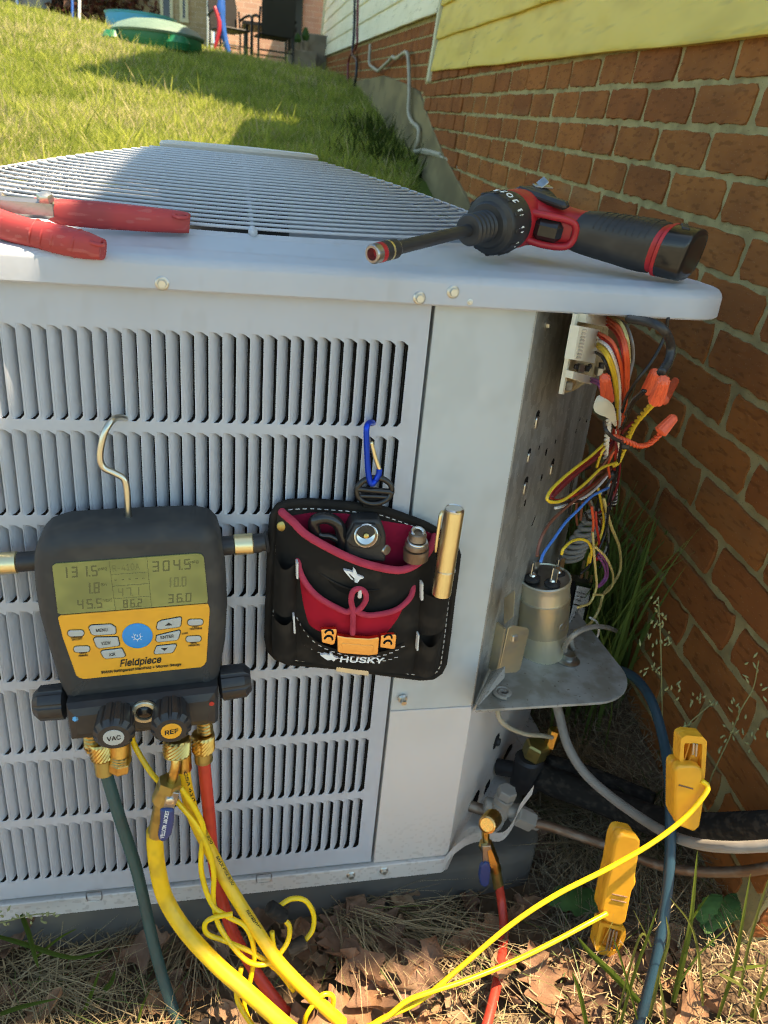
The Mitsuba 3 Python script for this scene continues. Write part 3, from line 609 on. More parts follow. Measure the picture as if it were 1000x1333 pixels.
for P, s in zip([(0.5696,0.0323,0.7724),(0.5897,0.0562,0.7666),(0.6558,0.1506,0.7411),(0.6014,0.0733,0.7653),(0.5556,0.0156,0.7774),(0.6602,0.1558,0.7473),(0.5445,0.0024,0.76)], (.007, .005, .008, .004, .004, .006, .007)):
    obj('component', bbox(P, (s, s, s*1.3), .0008), 'black_plastic' if s < .0065 else 'steel', board, smooth=False)

# ================================================================ refrigerant gauge hanging on the louvres
NF = V(0, -1, 0)
def P3(l, y): return [(a, y, b) for a, b in l]
def on(pt2, h): return V(pt2[0], -h, pt2[1])
gauge = thing('refrigerant_gauge', 'black and orange digital refrigerant gauge hanging by a bent steel hook on the louvres', 'gauge')
gout = [(0.0175,0.5787),(0.0192,0.5981),(0.0226,0.6102),(0.0313,0.6196),(0.0475,0.6253),(0.082,0.6277),(0.1289,0.6301),(0.1624,0.6313),(0.1769,0.6279),(0.1843,0.6194),(0.1887,0.6024),(0.1923,0.5748),(0.1944,0.5386),(0.1925,0.4949),(0.1853,0.4443),(0.0366,0.434),(0.0305,0.4522),(0.0232,0.4966),(0.0182,0.5358),(0.0171,0.5618)]
obj('body', plate(gout, .014, .064, bevel=.017, steps=6, r=.006, n=140), 'rubber', gauge, smooth=50, label='worn black rubber case')
HG = .0655
lcd = [(0.037,0.5934),(0.039,0.5958),(0.1684,0.6043),(0.172,0.6009),(0.1758,0.5501),(0.0378,0.5417)]
obj('screen', plate(rounded(lcd, .0015, 90), .05, HG), 'lcd', gauge, smooth=30, label='olive liquid crystal screen with grey digits')
face = [(0.037,0.5402),(0.1758,0.5487),(0.1773,0.5424),(0.1736,0.4792),(0.1694,0.474),(0.0535,0.466),(0.0489,0.4703),(0.0399,0.5153)]
obj('face_plate', plate(rounded(face, .0018, 90), .05, HG-.0003, bevel=.0006), 'orange_yellow', gauge, smooth=30, label='orange face plate with grey buttons')
SEG = {'0': 'abcdef', '1': 'bc', '2': 'abged', '3': 'abgcd', '4': 'fgbc', '5': 'afgcd', '6': 'afgedc', '7': 'abc', '8': 'abcdefg', '9': 'abcdfg', '-': 'g', ' ': ''}
def seven(text, a, b, hgt, h, weight=.13):
    """seven-segment digits along the baseline a-b (face coordinates)"""
    a, b = np.array(a), np.array(b); ex = unit(b-a); ey = np.array([-ex[1], ex[0]]); n = sum(c != '.' for c in text); w = np.linalg.norm(b-a)/n; out = []
    def poly(q): out.append(plate([a+ex*(x+.08*y)+ey*y for x, y in q], h-.001, h))
    x = 0; t = weight*hgt; g = .012*hgt
    for c in text:
        if c == '.': poly(rect(x-w*.2, 0, x-w*.2+t, t)); continue
        l, r, m = x+w*.06, x+w*.72, hgt/2
        for s in SEG[c]:
            poly({'a': rect(l+t*.4, hgt-t, r-t*.4, hgt), 'd': rect(l+t*.4, 0, r-t*.4, t), 'g': rect(l+t*.5, m-t/2, r-t*.5, m+t/2), 'f': rect(l, m+g, l+t, hgt-g), 'b': rect(r-t, m+g, r, hgt-g), 'e': rect(l, g, l+t, m-g), 'c': rect(r-t, g, r, m-g)}[s])
        x += w
    return cat(out)
def gp2(t): return t
for txt, (a, b), hh, mat in zip(('131.5', '1.8', '45.5', '304.5', '10.0', '36.0', '47.1', '86.2'),
    [[(0.0433,0.5807),(0.0783,0.5826)], [(0.0626,0.5634),(0.0788,0.5641)], [(0.0551,0.5466),(0.0802,0.548)], [(0.1239,0.5854),(0.1627,0.5879)], [(0.1363,0.5681),(0.1576,0.5692)], [(0.1373,0.5506),(0.1622,0.5519)], [(0.0922,0.5597),(0.114,0.5607)], [(0.0963,0.5468),(0.1159,0.5479)]],
    (.0112, .0118, .0106, .0112, .0108, .0100, .0090, .0090), ['lcd_ink']*4+['lcd_faint', 'lcd_ink', 'lcd_faint', 'lcd_ink']):
    obj('digits', seven(txt, a, b, hh, HG+.0002), mat, gauge+'__screen', smooth=False)
lines = [[(0.0867,0.5973),(0.0895,0.5453)], [(0.1203,0.6011),(0.1226,0.5476)], [(0.0874,0.5835),(0.1206,0.5855)], [(0.0881,0.5711),(0.1211,0.5731)], [(0.0888,0.5575),(0.1221,0.5593)]]
obj('grid_line', cat([tube([on(a, HG+.0001), on(b, HG+.0001)], .0002, 5, smooth=False) for a, b in lines]), 'lcd_ink', gauge+'__screen', smooth=True)
def label_line(txt, ab, hgt, mat, parent, key='lettering', h=HG+.0001, **kw):
    a, b = ab; return obj(key, text_on(txt, on(a, h), on(b, h), hgt, NF, .00025, **kw), mat, parent, smooth=False)
label_line('psig', [(0.0766,0.5885),(0.0844,0.5891)], .003, 'lcd_ink', gauge+'__screen'); label_line('psig', [(0.158,0.5939),(0.1671,0.5946)], .003, 'lcd_ink', gauge+'__screen')
label_line('SH', [(0.0783,0.5714),(0.083,0.5719)], .003, 'lcd_ink', gauge+'__screen'); label_line('VSAT', [(0.0796,0.554),(0.0872,0.5546)], .003, 'lcd_ink', gauge+'__screen')
label_line('R-410A', [(0.0894,0.5868),(0.1135,0.5885)], .0066, 'lcd_faint', gauge+'__screen'); label_line('- - - - -', [(0.0906,0.575),(0.1177,0.5766)], .006, 'lcd_ink', gauge+'__screen')
BT = [("MENU", "340 520,350 512,425 508,442 520,443 540,440 545,362 550,350 545", "368 538,412 534"), ("VIEW", "358 565,366 558,450 557,457 585,455 590,380 600,370 594", "388 588,424 584"), ("AIR", "386 615,392 609,466 600,480 628,474 633,405 639,396 634", "418 631,442 628"),
      ("ENTER", "600 552,688 531,690 537,683 562,676 568,604 576,597 570", "618 564,664 558")]
for (txt, o, l) in [("MENU", [(0.0644,0.5267),(0.0669,0.5289),(0.0847,0.5293),(0.0885,0.5256),(0.0885,0.5197),(0.0877,0.5182),(0.069,0.5176),(0.0663,0.5192)], [(0.0708,0.5217),(0.0813,0.5224)]), ("VIEW", [(0.0678,0.5131),(0.0698,0.5151),(0.0899,0.5145),(0.0911,0.506),(0.0906,0.5045),(0.0724,0.5024),(0.0701,0.5043)], [(0.0747,0.5066),(0.0834,0.5074)]),
      ("AIR", [(0.0735,0.4978),(0.0751,0.4995),(0.0931,0.5013),(0.0961,0.4926),(0.0946,0.4911),(0.0777,0.4902),(0.0756,0.4918)], [(0.0811,0.4932),(0.087,0.4938)]), ("ENTER", [(0.1264,0.5144),(0.1483,0.5198),(0.1488,0.5179),(0.1469,0.5104),(0.1451,0.5086),(0.1272,0.507),(0.1255,0.5089)], [(0.1303,0.5109),(0.1427,0.5124)]),
      ("", [(0.1267,0.5234),(0.1279,0.5294),(0.1314,0.5316),(0.1491,0.5348),(0.1501,0.5332),(0.1494,0.5255),(0.1479,0.5237),(0.1276,0.5213)], None), ("", [(0.126,0.5022),(0.144,0.5037),(0.1447,0.5018),(0.1418,0.4952),(0.1398,0.4937),(0.1242,0.493),(0.1233,0.4946)], None)]:
    big = np.array(Polygon(o).buffer(.0007, join_style=2).exterior.coords)[:-1]
    k = obj('button', plate(rounded(o, .0012, 48), .06, HG+.0012, bevel=.0008), 'button_grey', gauge+'__face_plate', smooth=40)
    obj('button_rim', plate(rounded(big, .0012, 48), .06, HG+.0002), 'print_black', gauge+'__face_plate', smooth=False)
    if txt: label_line(txt, l, .0033, 'print_black', gauge+'__face_plate', h=HG+.00125, bold=True)
for tri in ([(0.1347,0.5261),(0.1382,0.5296),(0.1416,0.5264)], [(0.13,0.4999),(0.1365,0.5005),(0.1334,0.4969)]): obj('arrow_mark', plate(tri, HG+.0010, HG+.00145), 'print_black', gauge+'__face_plate', smooth=False)
c = (0.1083,0.5149)
obj('power_button', lathe([(.0142, 0), (.0142, .0012), (.0130, .0020), (.005, .0024)], on(c, HG-.0006), NF, 40), 'blue_button', gauge+'__face_plate', smooth=40, label='round blue power button')
sun_ = [tube([on((c[0]+.0030*math.cos(t), c[1]+.0030*math.sin(t)), HG+.0017) for t in np.linspace(2.0, 2.0+5.2, 14)], .0004, 6, smooth=False)]
for q in range(8):
    t = q*math.pi/4+math.pi/2; sun_.append(tube([on((c[0]+r*math.cos(t), c[1]+r*math.sin(t)), HG+.0018) for r in ((.0002, .0028) if q == 0 else (.0040, .0052))], .00035, 6, smooth=False))
obj('power_button__mark', cat(sun_), 'white_print', gauge+'__face_plate', smooth=True) if False else obj('power_mark', cat(sun_), 'white_print', gauge+'__face_plate', smooth=True)
for (x, z) in [(0.0522,0.5204),(0.0563,0.502),(0.1634,0.5282),(0.1614,0.5088)]:
    obj('small_button', plate(rounded(rect(x-.0072, z-.0034, x+.0072, z+.0034), .003, 40), .06, HG+.0006, bevel=.0005), 'button_grey', gauge+'__face_plate', smooth=40)
    obj('small_button_rim', plate(rounded(rect(x-.0078, z-.004, x+.0078, z+.004), .0034, 40), .06, HG+.0001), 'print_black', gauge+'__face_plate', smooth=False)
fp = gauge+'__face_plate'
for t_, ab in (("WIRELESS", [(0.0474,0.5144),(0.0579,0.5151)]), ("ON / OFF", [(0.0482,0.512),(0.0572,0.5128)]), ("ZERO", [(0.0537,0.4964),(0.0605,0.4969)]), ("PRESSURE", [(0.053,0.4934),(0.0612,0.4939)]), ("TEST", [(0.1601,0.5217),(0.1668,0.5223)]), ("TIGHTNESS", [(0.158,0.5194),(0.1698,0.5201)]), ("ZERO", [(0.1585,0.5028),(0.1646,0.5034)]), ("PRESSURE", [(0.1565,0.5001),(0.1671,0.5008)]), ("/5 SEC", [(0.1502,0.5145),(0.1562,0.5152)])):
    label_line(t_, ab, .0017, 'print_black', fp, bold=True)
label_line('Fieldpiece', [(0.0905,0.4796),(0.1294,0.4824)], .0078, 'print_black', fp, bold=True, shear=.22)
label_line('SMAN Refrigerant Manifold + Micron Gauge', [(0.0724,0.4722),(0.149,0.4778)], .0029, 'print_black', fp, bold=True)
# hook and the rod behind
obj('hook', tube([(0.101,0.006,0.7124),(0.0981,-0.008,0.7183),(0.0934,-0.022,0.7217),(0.0882,-0.03,0.717),(0.0835,-0.033,0.7059),(0.0803,-0.034,0.6891),(0.0827,-0.034,0.6785),(0.0917,-0.034,0.6731),(0.0999,-0.034,0.6673),(0.1021,-0.034,0.6566),(0.1023,-0.034,0.641),(0.1022,-0.034,0.6198)], .0031, 12, 6), 'hook_steel', gauge, smooth=True, label='bent steel hanging hook')
rod = thing('magnetic_rod', 'black rod with two brass bands passing behind the gauge', 'rod')
ra, rb_ = [(-0.0333,-0.02,0.5718),(0.2287,-0.02,0.5918)]
obj('rod', cyl(ra, rb_, .0098, 24), 'black_plastic', rod, smooth=50)
for (a, b) in ([(-0.0217,-0.02,0.5727),(-0.003,-0.02,0.5741)], [(0.2014,-0.02,0.5898),(0.2208,-0.02,0.5913)]): obj('brass_band', cyl(a, b, .0108, 28, .001), 'gold_steel', rod, smooth=40)
pe = [(0.2209,-0.02,0.5916),(0.2325,-0.02,0.5927),(0.2362,-0.02,0.5932)]
obj('rod_end', cat(cyl(pe[0], pe[1], .0092, 22), cyl(pe[1], pe[2], .0118, 22, .002)), 'black_plastic', rod, smooth=40)
# manifold block, knobs and fittings
blk = [(0.0387,0.4435),(0.1841,0.4552),(0.1854,0.4448),(0.1849,0.4109),(0.0397,0.4013),(0.0381,0.4272)]
obj('manifold_block', plate(blk, .020, .082, bevel=.010, steps=2), 'black_plastic', gauge, smooth=20, label='black anodised valve block below the case')
for a, b, s in ([(0.0359,-0.048,0.4281),(0.0037,-0.048,0.4264)]+[1], [(0.1861,-0.048,0.4398),(0.2193,-0.048,0.4435)]+[1]): obj('side_knob', ribbed(a, b, .0185, 8, .06, ch=.006, taper=.96), 'black_plastic', gauge, smooth=40)
def valve_knob(a, b, txt, mat, ink):
    a, b = np.array(a), np.array(b); ax = unit(b-a); k = obj('valve_knob', ribbed(a, b, .0175, 12, .09, ch=.005, taper=1.12), 'black_plastic', gauge, smooth=40)
    obj('cap_label', lathe([(.0098, 0), (.0098, .0009), (.009, .0012), (.002, .0012)], b-ax*.0004, ax, 30), mat, k, smooth=40)
    ex = unit(V(1, 0, .12)-np.dot(V(1, 0, .12), ax)*ax); ey = np.cross(ax, ex); o = b+ax*.0009-ey*.0028
    obj('lettering', text_on(txt, o-ex*.0064, o+ex*.0064, .0052, ax, .0003, bold=True, shear=.1), ink, k, smooth=False)
valve_knob((0.0859,-0.078,0.4335), (0.0867,-0.112,0.4309), 'VAC', 'button_grey', 'print_black')
valve_knob((0.1385,-0.078,0.4368), (0.1403,-0.112,0.4343), 'REF', 'orange_yellow', 'print_black')
sg = (0.1133,-0.082,0.4368)
obj('sight_glass', lathe([(.0128, 0), (.0128, .003), (.0118, .0042), (.0088, .0044), (.0080, .002)], sg, NF, 36), 'zinc_yellow', gauge, smooth=30)
obj('sight_glass__lens', lathe([(.0082, 0), (.0082, .0022), (.006, .0042), (.002, .005)], sg, NF, 30), 'gloss_black', gauge, smooth=50)
obj('blue_mark', lathe([(.0029, 0), (.0029, .0005)], (0.0477,-0.0815,0.4313), NF, 24), 'blue_dot', gauge, smooth=False); obj('red_mark', lathe([(.0026, 0), (.0026, .0005)], (0.1786,-0.0815,0.4405), NF, 24), 'red_dot', gauge, smooth=False)
def path2(l, y): return [V(*p) for p in l]
a, b = [(0.0563,-0.052,0.3955),(0.0561,-0.052,0.3713)]; obj('brass_port', cat(rings(a, b, .0088, 5, .0014), cyl(V(*b)-V(0, 0, .001), V(*b)-V(0, 0, .004), .0092, 6)), 'brass', gauge, smooth=35)
a, b = [(0.0844,-0.058,0.3804),(0.0846,-0.06,0.364)]; obj('brass_port', cyl(a, b, .0110, 24, .001), 'brass', gauge, smooth=35)
a, b = [(0.0846,-0.06,0.3645),(0.0827,-0.062,0.3429)]; obj('brass_flare_cap', cat(rings(a, V(*b)*.45+V(*a)*.55, .0112, 3, .001), cyl(V(*b)*.4+V(*a)*.6, b, .0112, 6, .0022)), 'brass', gauge, smooth=30)
a, b = [(0.1703,-0.052,0.4022),(0.1719,-0.052,0.3793)]; obj('brass_port', rings(a, b, .0086, 5, .0012), 'brass', gauge, smooth=35)
def hose_end(pts, rr, key_parent, y=None):
    a, b, c = [V(*p) for p in pts]
    obj('knurled_nut', knurl(a, b, rr), 'brass', key_parent, smooth=25); obj('ferrule', cyl(b, c, rr*.78, 22, .0012), 'old_brass', key_parent, smooth=35)
# ================================================================ hoses
teal = thing('teal_hose', 'dark teal hose running from the left gauge port down to the grass', 'hose')
obj('hose', tube([(0.0636,-0.056,0.3551),(0.0676,-0.056,0.3378),(0.0744,-0.06,0.303),(0.0816,-0.063,0.2661),(0.0956,-0.07,0.1984),(0.1104,-0.088,0.1079),(0.1225,-0.102,0.0511),(0.1383,-0.12,0.0004),(0.1539,-0.142,-0.0359),(0.1716,-0.165,-0.0831)], .0066, 16, 8), 'teal_hose', teal, smooth=True)
hose_end([(0.0636,-0.054,0.3787),(0.066,-0.056,0.3576),(0.0676,-0.058,0.3379)], .0128, teal)
yel = thing('yellow_hose', 'thick yellow hose hanging from the ball valve with the blue handle', 'hose', None)
obj('hose', tube([(0.1175,-0.08,0.2738),(0.1173,-0.082,0.2503),(0.119,-0.085,0.2213),(0.1263,-0.09,0.179),(0.1472,-0.106,0.1444),(0.1811,-0.13,0.1141),(0.2193,-0.152,0.0854),(0.25,-0.168,0.0599),(0.2801,-0.178,0.03),(0.3075,-0.184,0.0033)], .0090, 18, 8), 'yellow_hose', yel, smooth=True)
obj('valve_body', cat(cyl((0.136,-0.084,0.3454), (0.1335,-0.084,0.3352), .0125, 6), cyl((0.1341,-0.082,0.3367), (0.1273,-0.082,0.315), .0128, 12, .002), cyl((0.1277,-0.082,0.3173), (0.1189,-0.082,0.2684), .0092, 18, .001)), 'old_brass', yel, smooth=30)
obj('bent_tube', tube([(0.1422,-0.08,0.3765),(0.1418,-0.084,0.3666),(0.1395,-0.084,0.3543),(0.1372,-0.084,0.3441)], .0052, 14, 6), 'brass', yel, smooth=True)
obj('knurled_nut', knurl((0.1434,-0.075,0.3944), (0.1424,-0.078,0.3752), .0146), 'brass', yel, smooth=25)
obj('nut_skirt', cyl((0.1424,-0.078,0.3756), (0.1423,-0.079,0.3729), .0128, 24), 'old_brass', yel, smooth=30)
hd = [(0.1252,0.3175),(0.1281,0.3189),(0.1398,0.317),(0.1386,0.2956),(0.1361,0.2813),(0.1312,0.2733),(0.1267,0.2712),(0.123,0.2744),(0.1218,0.2794),(0.1228,0.2854),(0.1247,0.2973)]
obj('valve_handle', plate(hd, .084, .0975, bevel=.0035, r=.003, n=60), 'handle_blue', yel, smooth=45, label='dark blue valve handle')
obj('handle_arm', plate([(0.1304,0.3343),(0.1387,0.3385),(0.1451,0.3362),(0.1432,0.3259),(0.1395,0.3168),(0.1387,0.3109),(0.1273,0.3122),(0.1279,0.3205)], .088, .0945, bevel=.0015), 'steel', yel, smooth=30)
obj('handle_screw', lathe([(.0045, 0), (.0045, .0018), (.003, .0026), (.001, .0026)], (0.1355,-0.0945,0.3279), NF, 20), 'chrome', yel, smooth=35)
obj('lettering', text_on('YELLOW JACKET', V(*(0.1282,-0.0978,0.2784)), V(*(0.1347,-0.0978,0.3169)), .0040, NF, .0002, bold=True), 'white_print', yel+'__valve_handle', smooth=False)
yel2 = thing('yellow_hose', 'yellow hose with black print running beside the red hose behind the cables', 'hose')
obj('hose', tube([(0.147,-0.058,0.348),(0.1504,-0.058,0.3094),(0.1589,-0.06,0.265),(0.1751,-0.066,0.222),(0.1979,-0.084,0.1779),(0.2248,-0.106,0.1386),(0.2517,-0.128,0.1029),(0.2863,-0.146,0.0664),(0.323,-0.16,0.0286),(0.3613,-0.172,-0.0141)], .0074, 16, 8), 'yellow_hose', yel2, smooth=True)
obj('ferrule', cyl((0.1477,-0.056,0.364), (0.1486,-0.058,0.3351), .0088, 18, .001), 'brass', yel2, smooth=35)
for t_, ab in (('CSA 410 C', [(0.1487,-0.0665,0.3395),(0.1593,-0.068,0.2869)]), ('WORKING 800', [(0.1601,-0.069,0.281),(0.1765,-0.075,0.2389)]), ('MAX PSI 800', [(0.1824,-0.078,0.2211),(0.2004,-0.09,0.1872)]), ('REFRIGERANT', [(0.2158,-0.1045,0.1612),(0.2378,-0.116,0.1247)])):
    obj('hose__print', text_on(t_, ab[0], ab[1], .0032, (0, -1, .15), .0002, bold=True), 'print_black', yel2, smooth=False)
red = thing('red_hose', 'red hose hanging from the right gauge port behind the yellow hoses', 'hose')
obj('hose', tube([(0.1696,-0.054,0.3433),(0.1718,-0.054,0.3089),(0.1753,-0.054,0.2569),(0.1785,-0.058,0.2066),(0.1868,-0.068,0.1541),(0.201,-0.085,0.1076),(0.2237,-0.108,0.0703),(0.2506,-0.128,0.0346),(0.2756,-0.143,0.0057),(0.3036,-0.156,-0.0278)], .0070, 16, 8), 'red_hose', red, smooth=True)
hose_end([(0.169,-0.053,0.3785),(0.1692,-0.053,0.3559),(0.1698,-0.054,0.3413)], .0128, red)
# thin yellow probe cables
cab = thing('yellow_probe_cable', 'tangle of thin yellow probe cables looped below the gauge', 'cable')
CR = .0030
for l in ([(0.0956,-0.05,0.3874),(0.0978,-0.05,0.3665),(0.114,-0.06,0.3369),(0.1369,-0.07,0.3087),(0.159,-0.078,0.2779),(0.1733,-0.085,0.2461),(0.1798,-0.088,0.2099),(0.1797,-0.094,0.1679),(0.1878,-0.104,0.1347),(0.2158,-0.124,0.1043),(0.2423,-0.126,0.0966),(0.2624,-0.118,0.1137),(0.2665,-0.11,0.132),(0.2593,-0.106,0.143)],
          [(0.1455,-0.075,0.3263),(0.1612,-0.077,0.2935),(0.1692,-0.079,0.2663),(0.1664,-0.082,0.2349),(0.167,-0.086,0.2034),(0.1779,-0.096,0.1675),(0.1943,-0.102,0.1534),(0.216,-0.108,0.1382),(0.2257,-0.118,0.1073),(0.2204,-0.13,0.0717),(0.2143,-0.138,0.0436),(0.2269,-0.148,0.007)],
          [(0.2011,-0.104,0.1579),(0.1813,-0.104,0.1562),(0.1701,-0.104,0.1474),(0.1726,-0.107,0.1336),(0.1921,-0.11,0.1224),(0.2248,-0.118,0.1062),(0.2516,-0.126,0.0834),(0.272,-0.136,0.056)],
          [(0.2551,-0.098,0.1555),(0.2696,-0.094,0.1598),(0.2857,-0.094,0.154),(0.2958,-0.098,0.1345),(0.2951,-0.104,0.1158),(0.2861,-0.11,0.1066)],
          [(0.246,-0.11,0.129),(0.2478,-0.116,0.1137),(0.2523,-0.122,0.0978)],
          [(0.2818,-0.16,0.0133),(0.286,-0.158,0.0445),(0.3032,-0.15,0.0618),(0.3165,-0.149,0.0554),(0.3154,-0.153,0.0337),(0.301,-0.158,0.0163),(0.288,-0.162,-0.0067)],
          [(0.2107,-0.124,0.092),(0.2054,-0.136,0.0598),(0.2202,-0.15,0.033),(0.2379,-0.16,0.0095)]):
    obj('cable', tube(l, CR, 10, 8), 'yellow_cable', cab, smooth=True)
for a, b in ([(0.2419,-0.105,0.1651),(0.2608,-0.108,0.1466)], [(0.2642,-0.118,0.1014),(0.2863,-0.112,0.1079)]): obj('cable_weight', cyl(a, b, .0085, 18, .002), 'foam', cab, smooth=40)

# ================================================================ tool pouch
pouch = thing('tool_pouch', 'black and red tool pouch clipped to the louvres beside the gauge', 'tool pouch')
pout = [(0.2375,0.5933),(0.2385,0.617),(0.2436,0.6278),(0.2556,0.633),(0.2791,0.634),(0.3153,0.6311),(0.3549,0.626),(0.3783,0.6176),(0.4048,0.6074),(0.427,0.5953),(0.4419,0.5818),(0.4477,0.568),(0.4481,0.5505),(0.4483,0.5117),(0.4496,0.4587),(0.4498,0.423),(0.4457,0.41),(0.4366,0.4025),(0.4195,0.4022),(0.3851,0.4093),(0.3294,0.422),(0.2891,0.4291),(0.2628,0.4328),(0.2476,0.4411),(0.2396,0.4517),(0.2367,0.4685),(0.2366,0.5128),(0.237,0.5552)]
obj('back_panel', plate(pout, .002, .012, bevel=.004, steps=3, r=.004, n=120), 'black_nylon', pouch, smooth=45)
def dashes(l, h, L=.0042, gap=.0032, w=.0011, closed=False):
    P = np.array(l); s = np.r_[0, np.cumsum(np.linalg.norm(np.diff(P, axis=0), axis=1))]; out = []; t = 0
    while t+L < s[-1]:
        a = V(np.interp(t, s, P[:, 0]), np.interp(t, s, P[:, 1])); b = V(np.interp(t+L, s, P[:, 0]), np.interp(t+L, s, P[:, 1]))
        hh = h(a) if callable(h) else h; out.append(cyl(on(a, hh), on(b, hh), w/2, 6, 0)); t += L+gap
    return cat(out)
inset = np.array(Polygon(pout).buffer(-.0075).exterior.coords)
obj('back_stitching', dashes(inset, .0122), 'white_thread', pouch, smooth=True)
bind = np.array(Polygon(pout).buffer(-.003).exterior.coords)
obj('edge_binding', tube([on(p, .0085) for p in bind], .0046, 8, smooth=False), 'black_nylon', pouch, smooth=True)
lin = [(0.2506,0.6169),(0.2792,0.622),(0.3153,0.6208),(0.3527,0.6126),(0.3859,0.6069),(0.4182,0.5934),(0.4183,0.5709),(0.3963,0.557),(0.3447,0.5581),(0.2938,0.5731),(0.2611,0.6005)]
obj('lining', plate(rounded(lin, .002, 60), .008, .0128), 'red_lining', pouch, smooth=30, label='dark red lining of the open top pocket')
def bulge(amt, y0): return lambda s, t: y0+amt*math.sin(math.pi*np.clip(s, 0, 1))**.7*(1-.35*t)
ptop = P3([(0.2444,0.6221),(0.2542,0.6194),(0.2709,0.6077),(0.2902,0.597),(0.315,0.5841),(0.3402,0.5738),(0.3708,0.5665),(0.3906,0.5706),(0.4046,0.582),(0.4148,0.5953)], 0)
pbot = P3([(0.2435,0.4577),(0.2603,0.4498),(0.2857,0.4463),(0.3248,0.4394),(0.3515,0.4341),(0.3787,0.4284),(0.4064,0.4226),(0.423,0.4216),(0.4374,0.4281)], 0)
obj('front_pocket', ruled(ptop, pbot, bulge(.026, .015), 40, 24), 'black_nylon', pouch, smooth=True, label='black front pocket')
def along(l, fn, n=60):
    P = curve(l, 14); s = np.linspace(0, 1, len(P)); return [P[i]+V(0, -fn(s[i], 0), 0) for i in range(len(P))]
obj('pocket_binding', tube(along(P3([(0.2484,0.6251),(0.2588,0.6194),(0.2708,0.609),(0.2902,0.5978),(0.315,0.5851),(0.3402,0.5749),(0.3708,0.5671),(0.3906,0.5711),(0.4046,0.5825),(0.4141,0.5961)], 0), bulge(.026, .0155)), .0042, 10, smooth=False), 'pink_binding', pouch, smooth=True, label='pinkish red binding along the pocket edge')
obj('rivet', lathe([(.0058, 0), (.0055, .0015), (.003, .0026), (.001, .0028)], (0.2496,-0.0185,0.6101), NF, 22), 'old_brass', pouch, smooth=40)
# lower pocket: dark opening, red front
ot = P3([(0.2688,0.5775),(0.2902,0.5622),(0.315,0.5498),(0.3398,0.5449),(0.3646,0.545),(0.3926,0.547)], 0); ob = P3([(0.27,0.5587),(0.2918,0.5334),(0.3171,0.5184),(0.3373,0.5133),(0.3673,0.5165),(0.3929,0.5442)], 0)
obj('pocket_opening', ruled(ot, ob, bulge(.022, .0185), 30, 8), 'dark_void', pouch, smooth=True)
obj('opening_edge', tube(along(P3([(0.2673,0.578),(0.2903,0.5614),(0.3151,0.5487),(0.3399,0.5441),(0.3647,0.5442),(0.3936,0.5464)], 0), bulge(.022, .019)), .0012, 7, smooth=False), 'black_nylon', pouch, smooth=True)
rt = P3([(0.2663,0.5802),(0.2678,0.5656),(0.276,0.5506),(0.291,0.5364),(0.3161,0.5227),(0.3237,0.5258),(0.3334,0.5203),(0.3461,0.517),(0.3709,0.52),(0.3861,0.5298),(0.3917,0.5387),(0.3915,0.5499)], 0)
rb2 = P3([(0.2668,0.5122),(0.2809,0.4974),(0.2935,0.4898),(0.3187,0.4828),(0.3443,0.478),(0.37,0.4761),(0.3853,0.4777),(0.396,0.4844)], 0)
obj('red_pocket', ruled(rt, rb2, bulge(.028, .0185), 40, 16), 'red_nylon', pouch, smooth=True, label='red lower pocket with two openings')
obj('red_pocket__binding', tube(along(rt, bulge(.028, .0195)), .0032, 9, smooth=False), 'pink_binding', pouch, smooth=True)
ym = -.0485
obj('divider_loop', tube([(0.3261,-0.0462,0.4943),(0.3247,-0.0488,0.5148),(0.3237,-0.0495,0.5266),(0.3208,-0.05,0.5382),(0.322,-0.05,0.5492),(0.3281,-0.05,0.5523),(0.3348,-0.05,0.5475),(0.3364,-0.05,0.5391),(0.3322,-0.05,0.53),(0.3253,-0.0498,0.5239)], .0031, 9, 6), 'pink_binding', pouch, smooth=True)
obj('divider_tag', bbox((0.3292,-0.051,0.5474), (.004, .004, .011), .001), 'white_thread', pouch, smooth=False)
band_t = P3([(0.2655,0.5076),(0.2794,0.4898),(0.2948,0.4788),(0.3203,0.471),(0.3461,0.4666),(0.3719,0.4665),(0.3923,0.4715),(0.4,0.4784)], 0); band_b = P3([(0.2671,0.4802),(0.283,0.4658),(0.3085,0.459),(0.342,0.4535),(0.3734,0.4511),(0.3945,0.4506),(0.3996,0.4521)], 0)
obj('name_band', ruled(band_t, band_b, bulge(.024, .0205), 40, 6), 'black_nylon', pouch, smooth=True)
bd = lambda s, t: bulge(.024, .0215)(s, t)
def along_d(l2): return lambda a: .0225+.024*math.sin(math.pi*np.clip((a[0]-X0_)/(X1_-X0_), 0.02, .98))**.7
X0_, X1_ = 0.2655, 0.4
obj('band_stitching', cat(dashes(curve([(a, b, 0) for a, b in [(0.2676,0.5047),(0.2796,0.486),(0.295,0.4747),(0.3206,0.4668),(0.3464,0.463),(0.3722,0.4635),(0.3952,0.4693)]], 10)[:, :2], along_d(0)), dashes(curve([(a, b, 0) for a, b in [(0.2779,0.4693),(0.2957,0.4627),(0.3212,0.4577),(0.3472,0.4529),(0.3734,0.4505),(0.3944,0.4518)]], 10)[:, :2], lambda a: along_d(0)(a)-.0055)), 'white_thread', pouch, smooth=True)
obj('lettering', text_on('HUSKY', V(*(0.3136,-0.05,0.4623)), V(*(0.3618,-0.05,0.4578)), .0066, (0, -1, .05), .0012, bold=True, shear=.05), 'white_print', pouch+'__name_band', smooth=False)
em = [(0.2927,0.4684),(0.2982,0.4693),(0.3028,0.4672),(0.3036,0.4708),(0.3065,0.4682),(0.3074,0.4658),(0.3131,0.4631),(0.3097,0.4618),(0.3078,0.4592),(0.3056,0.4617),(0.3011,0.4613),(0.2969,0.4646)]
obj('emblem', plate(em, .042, .0455, bevel=.0), 'white_print', pouch+'__name_band', smooth=False)
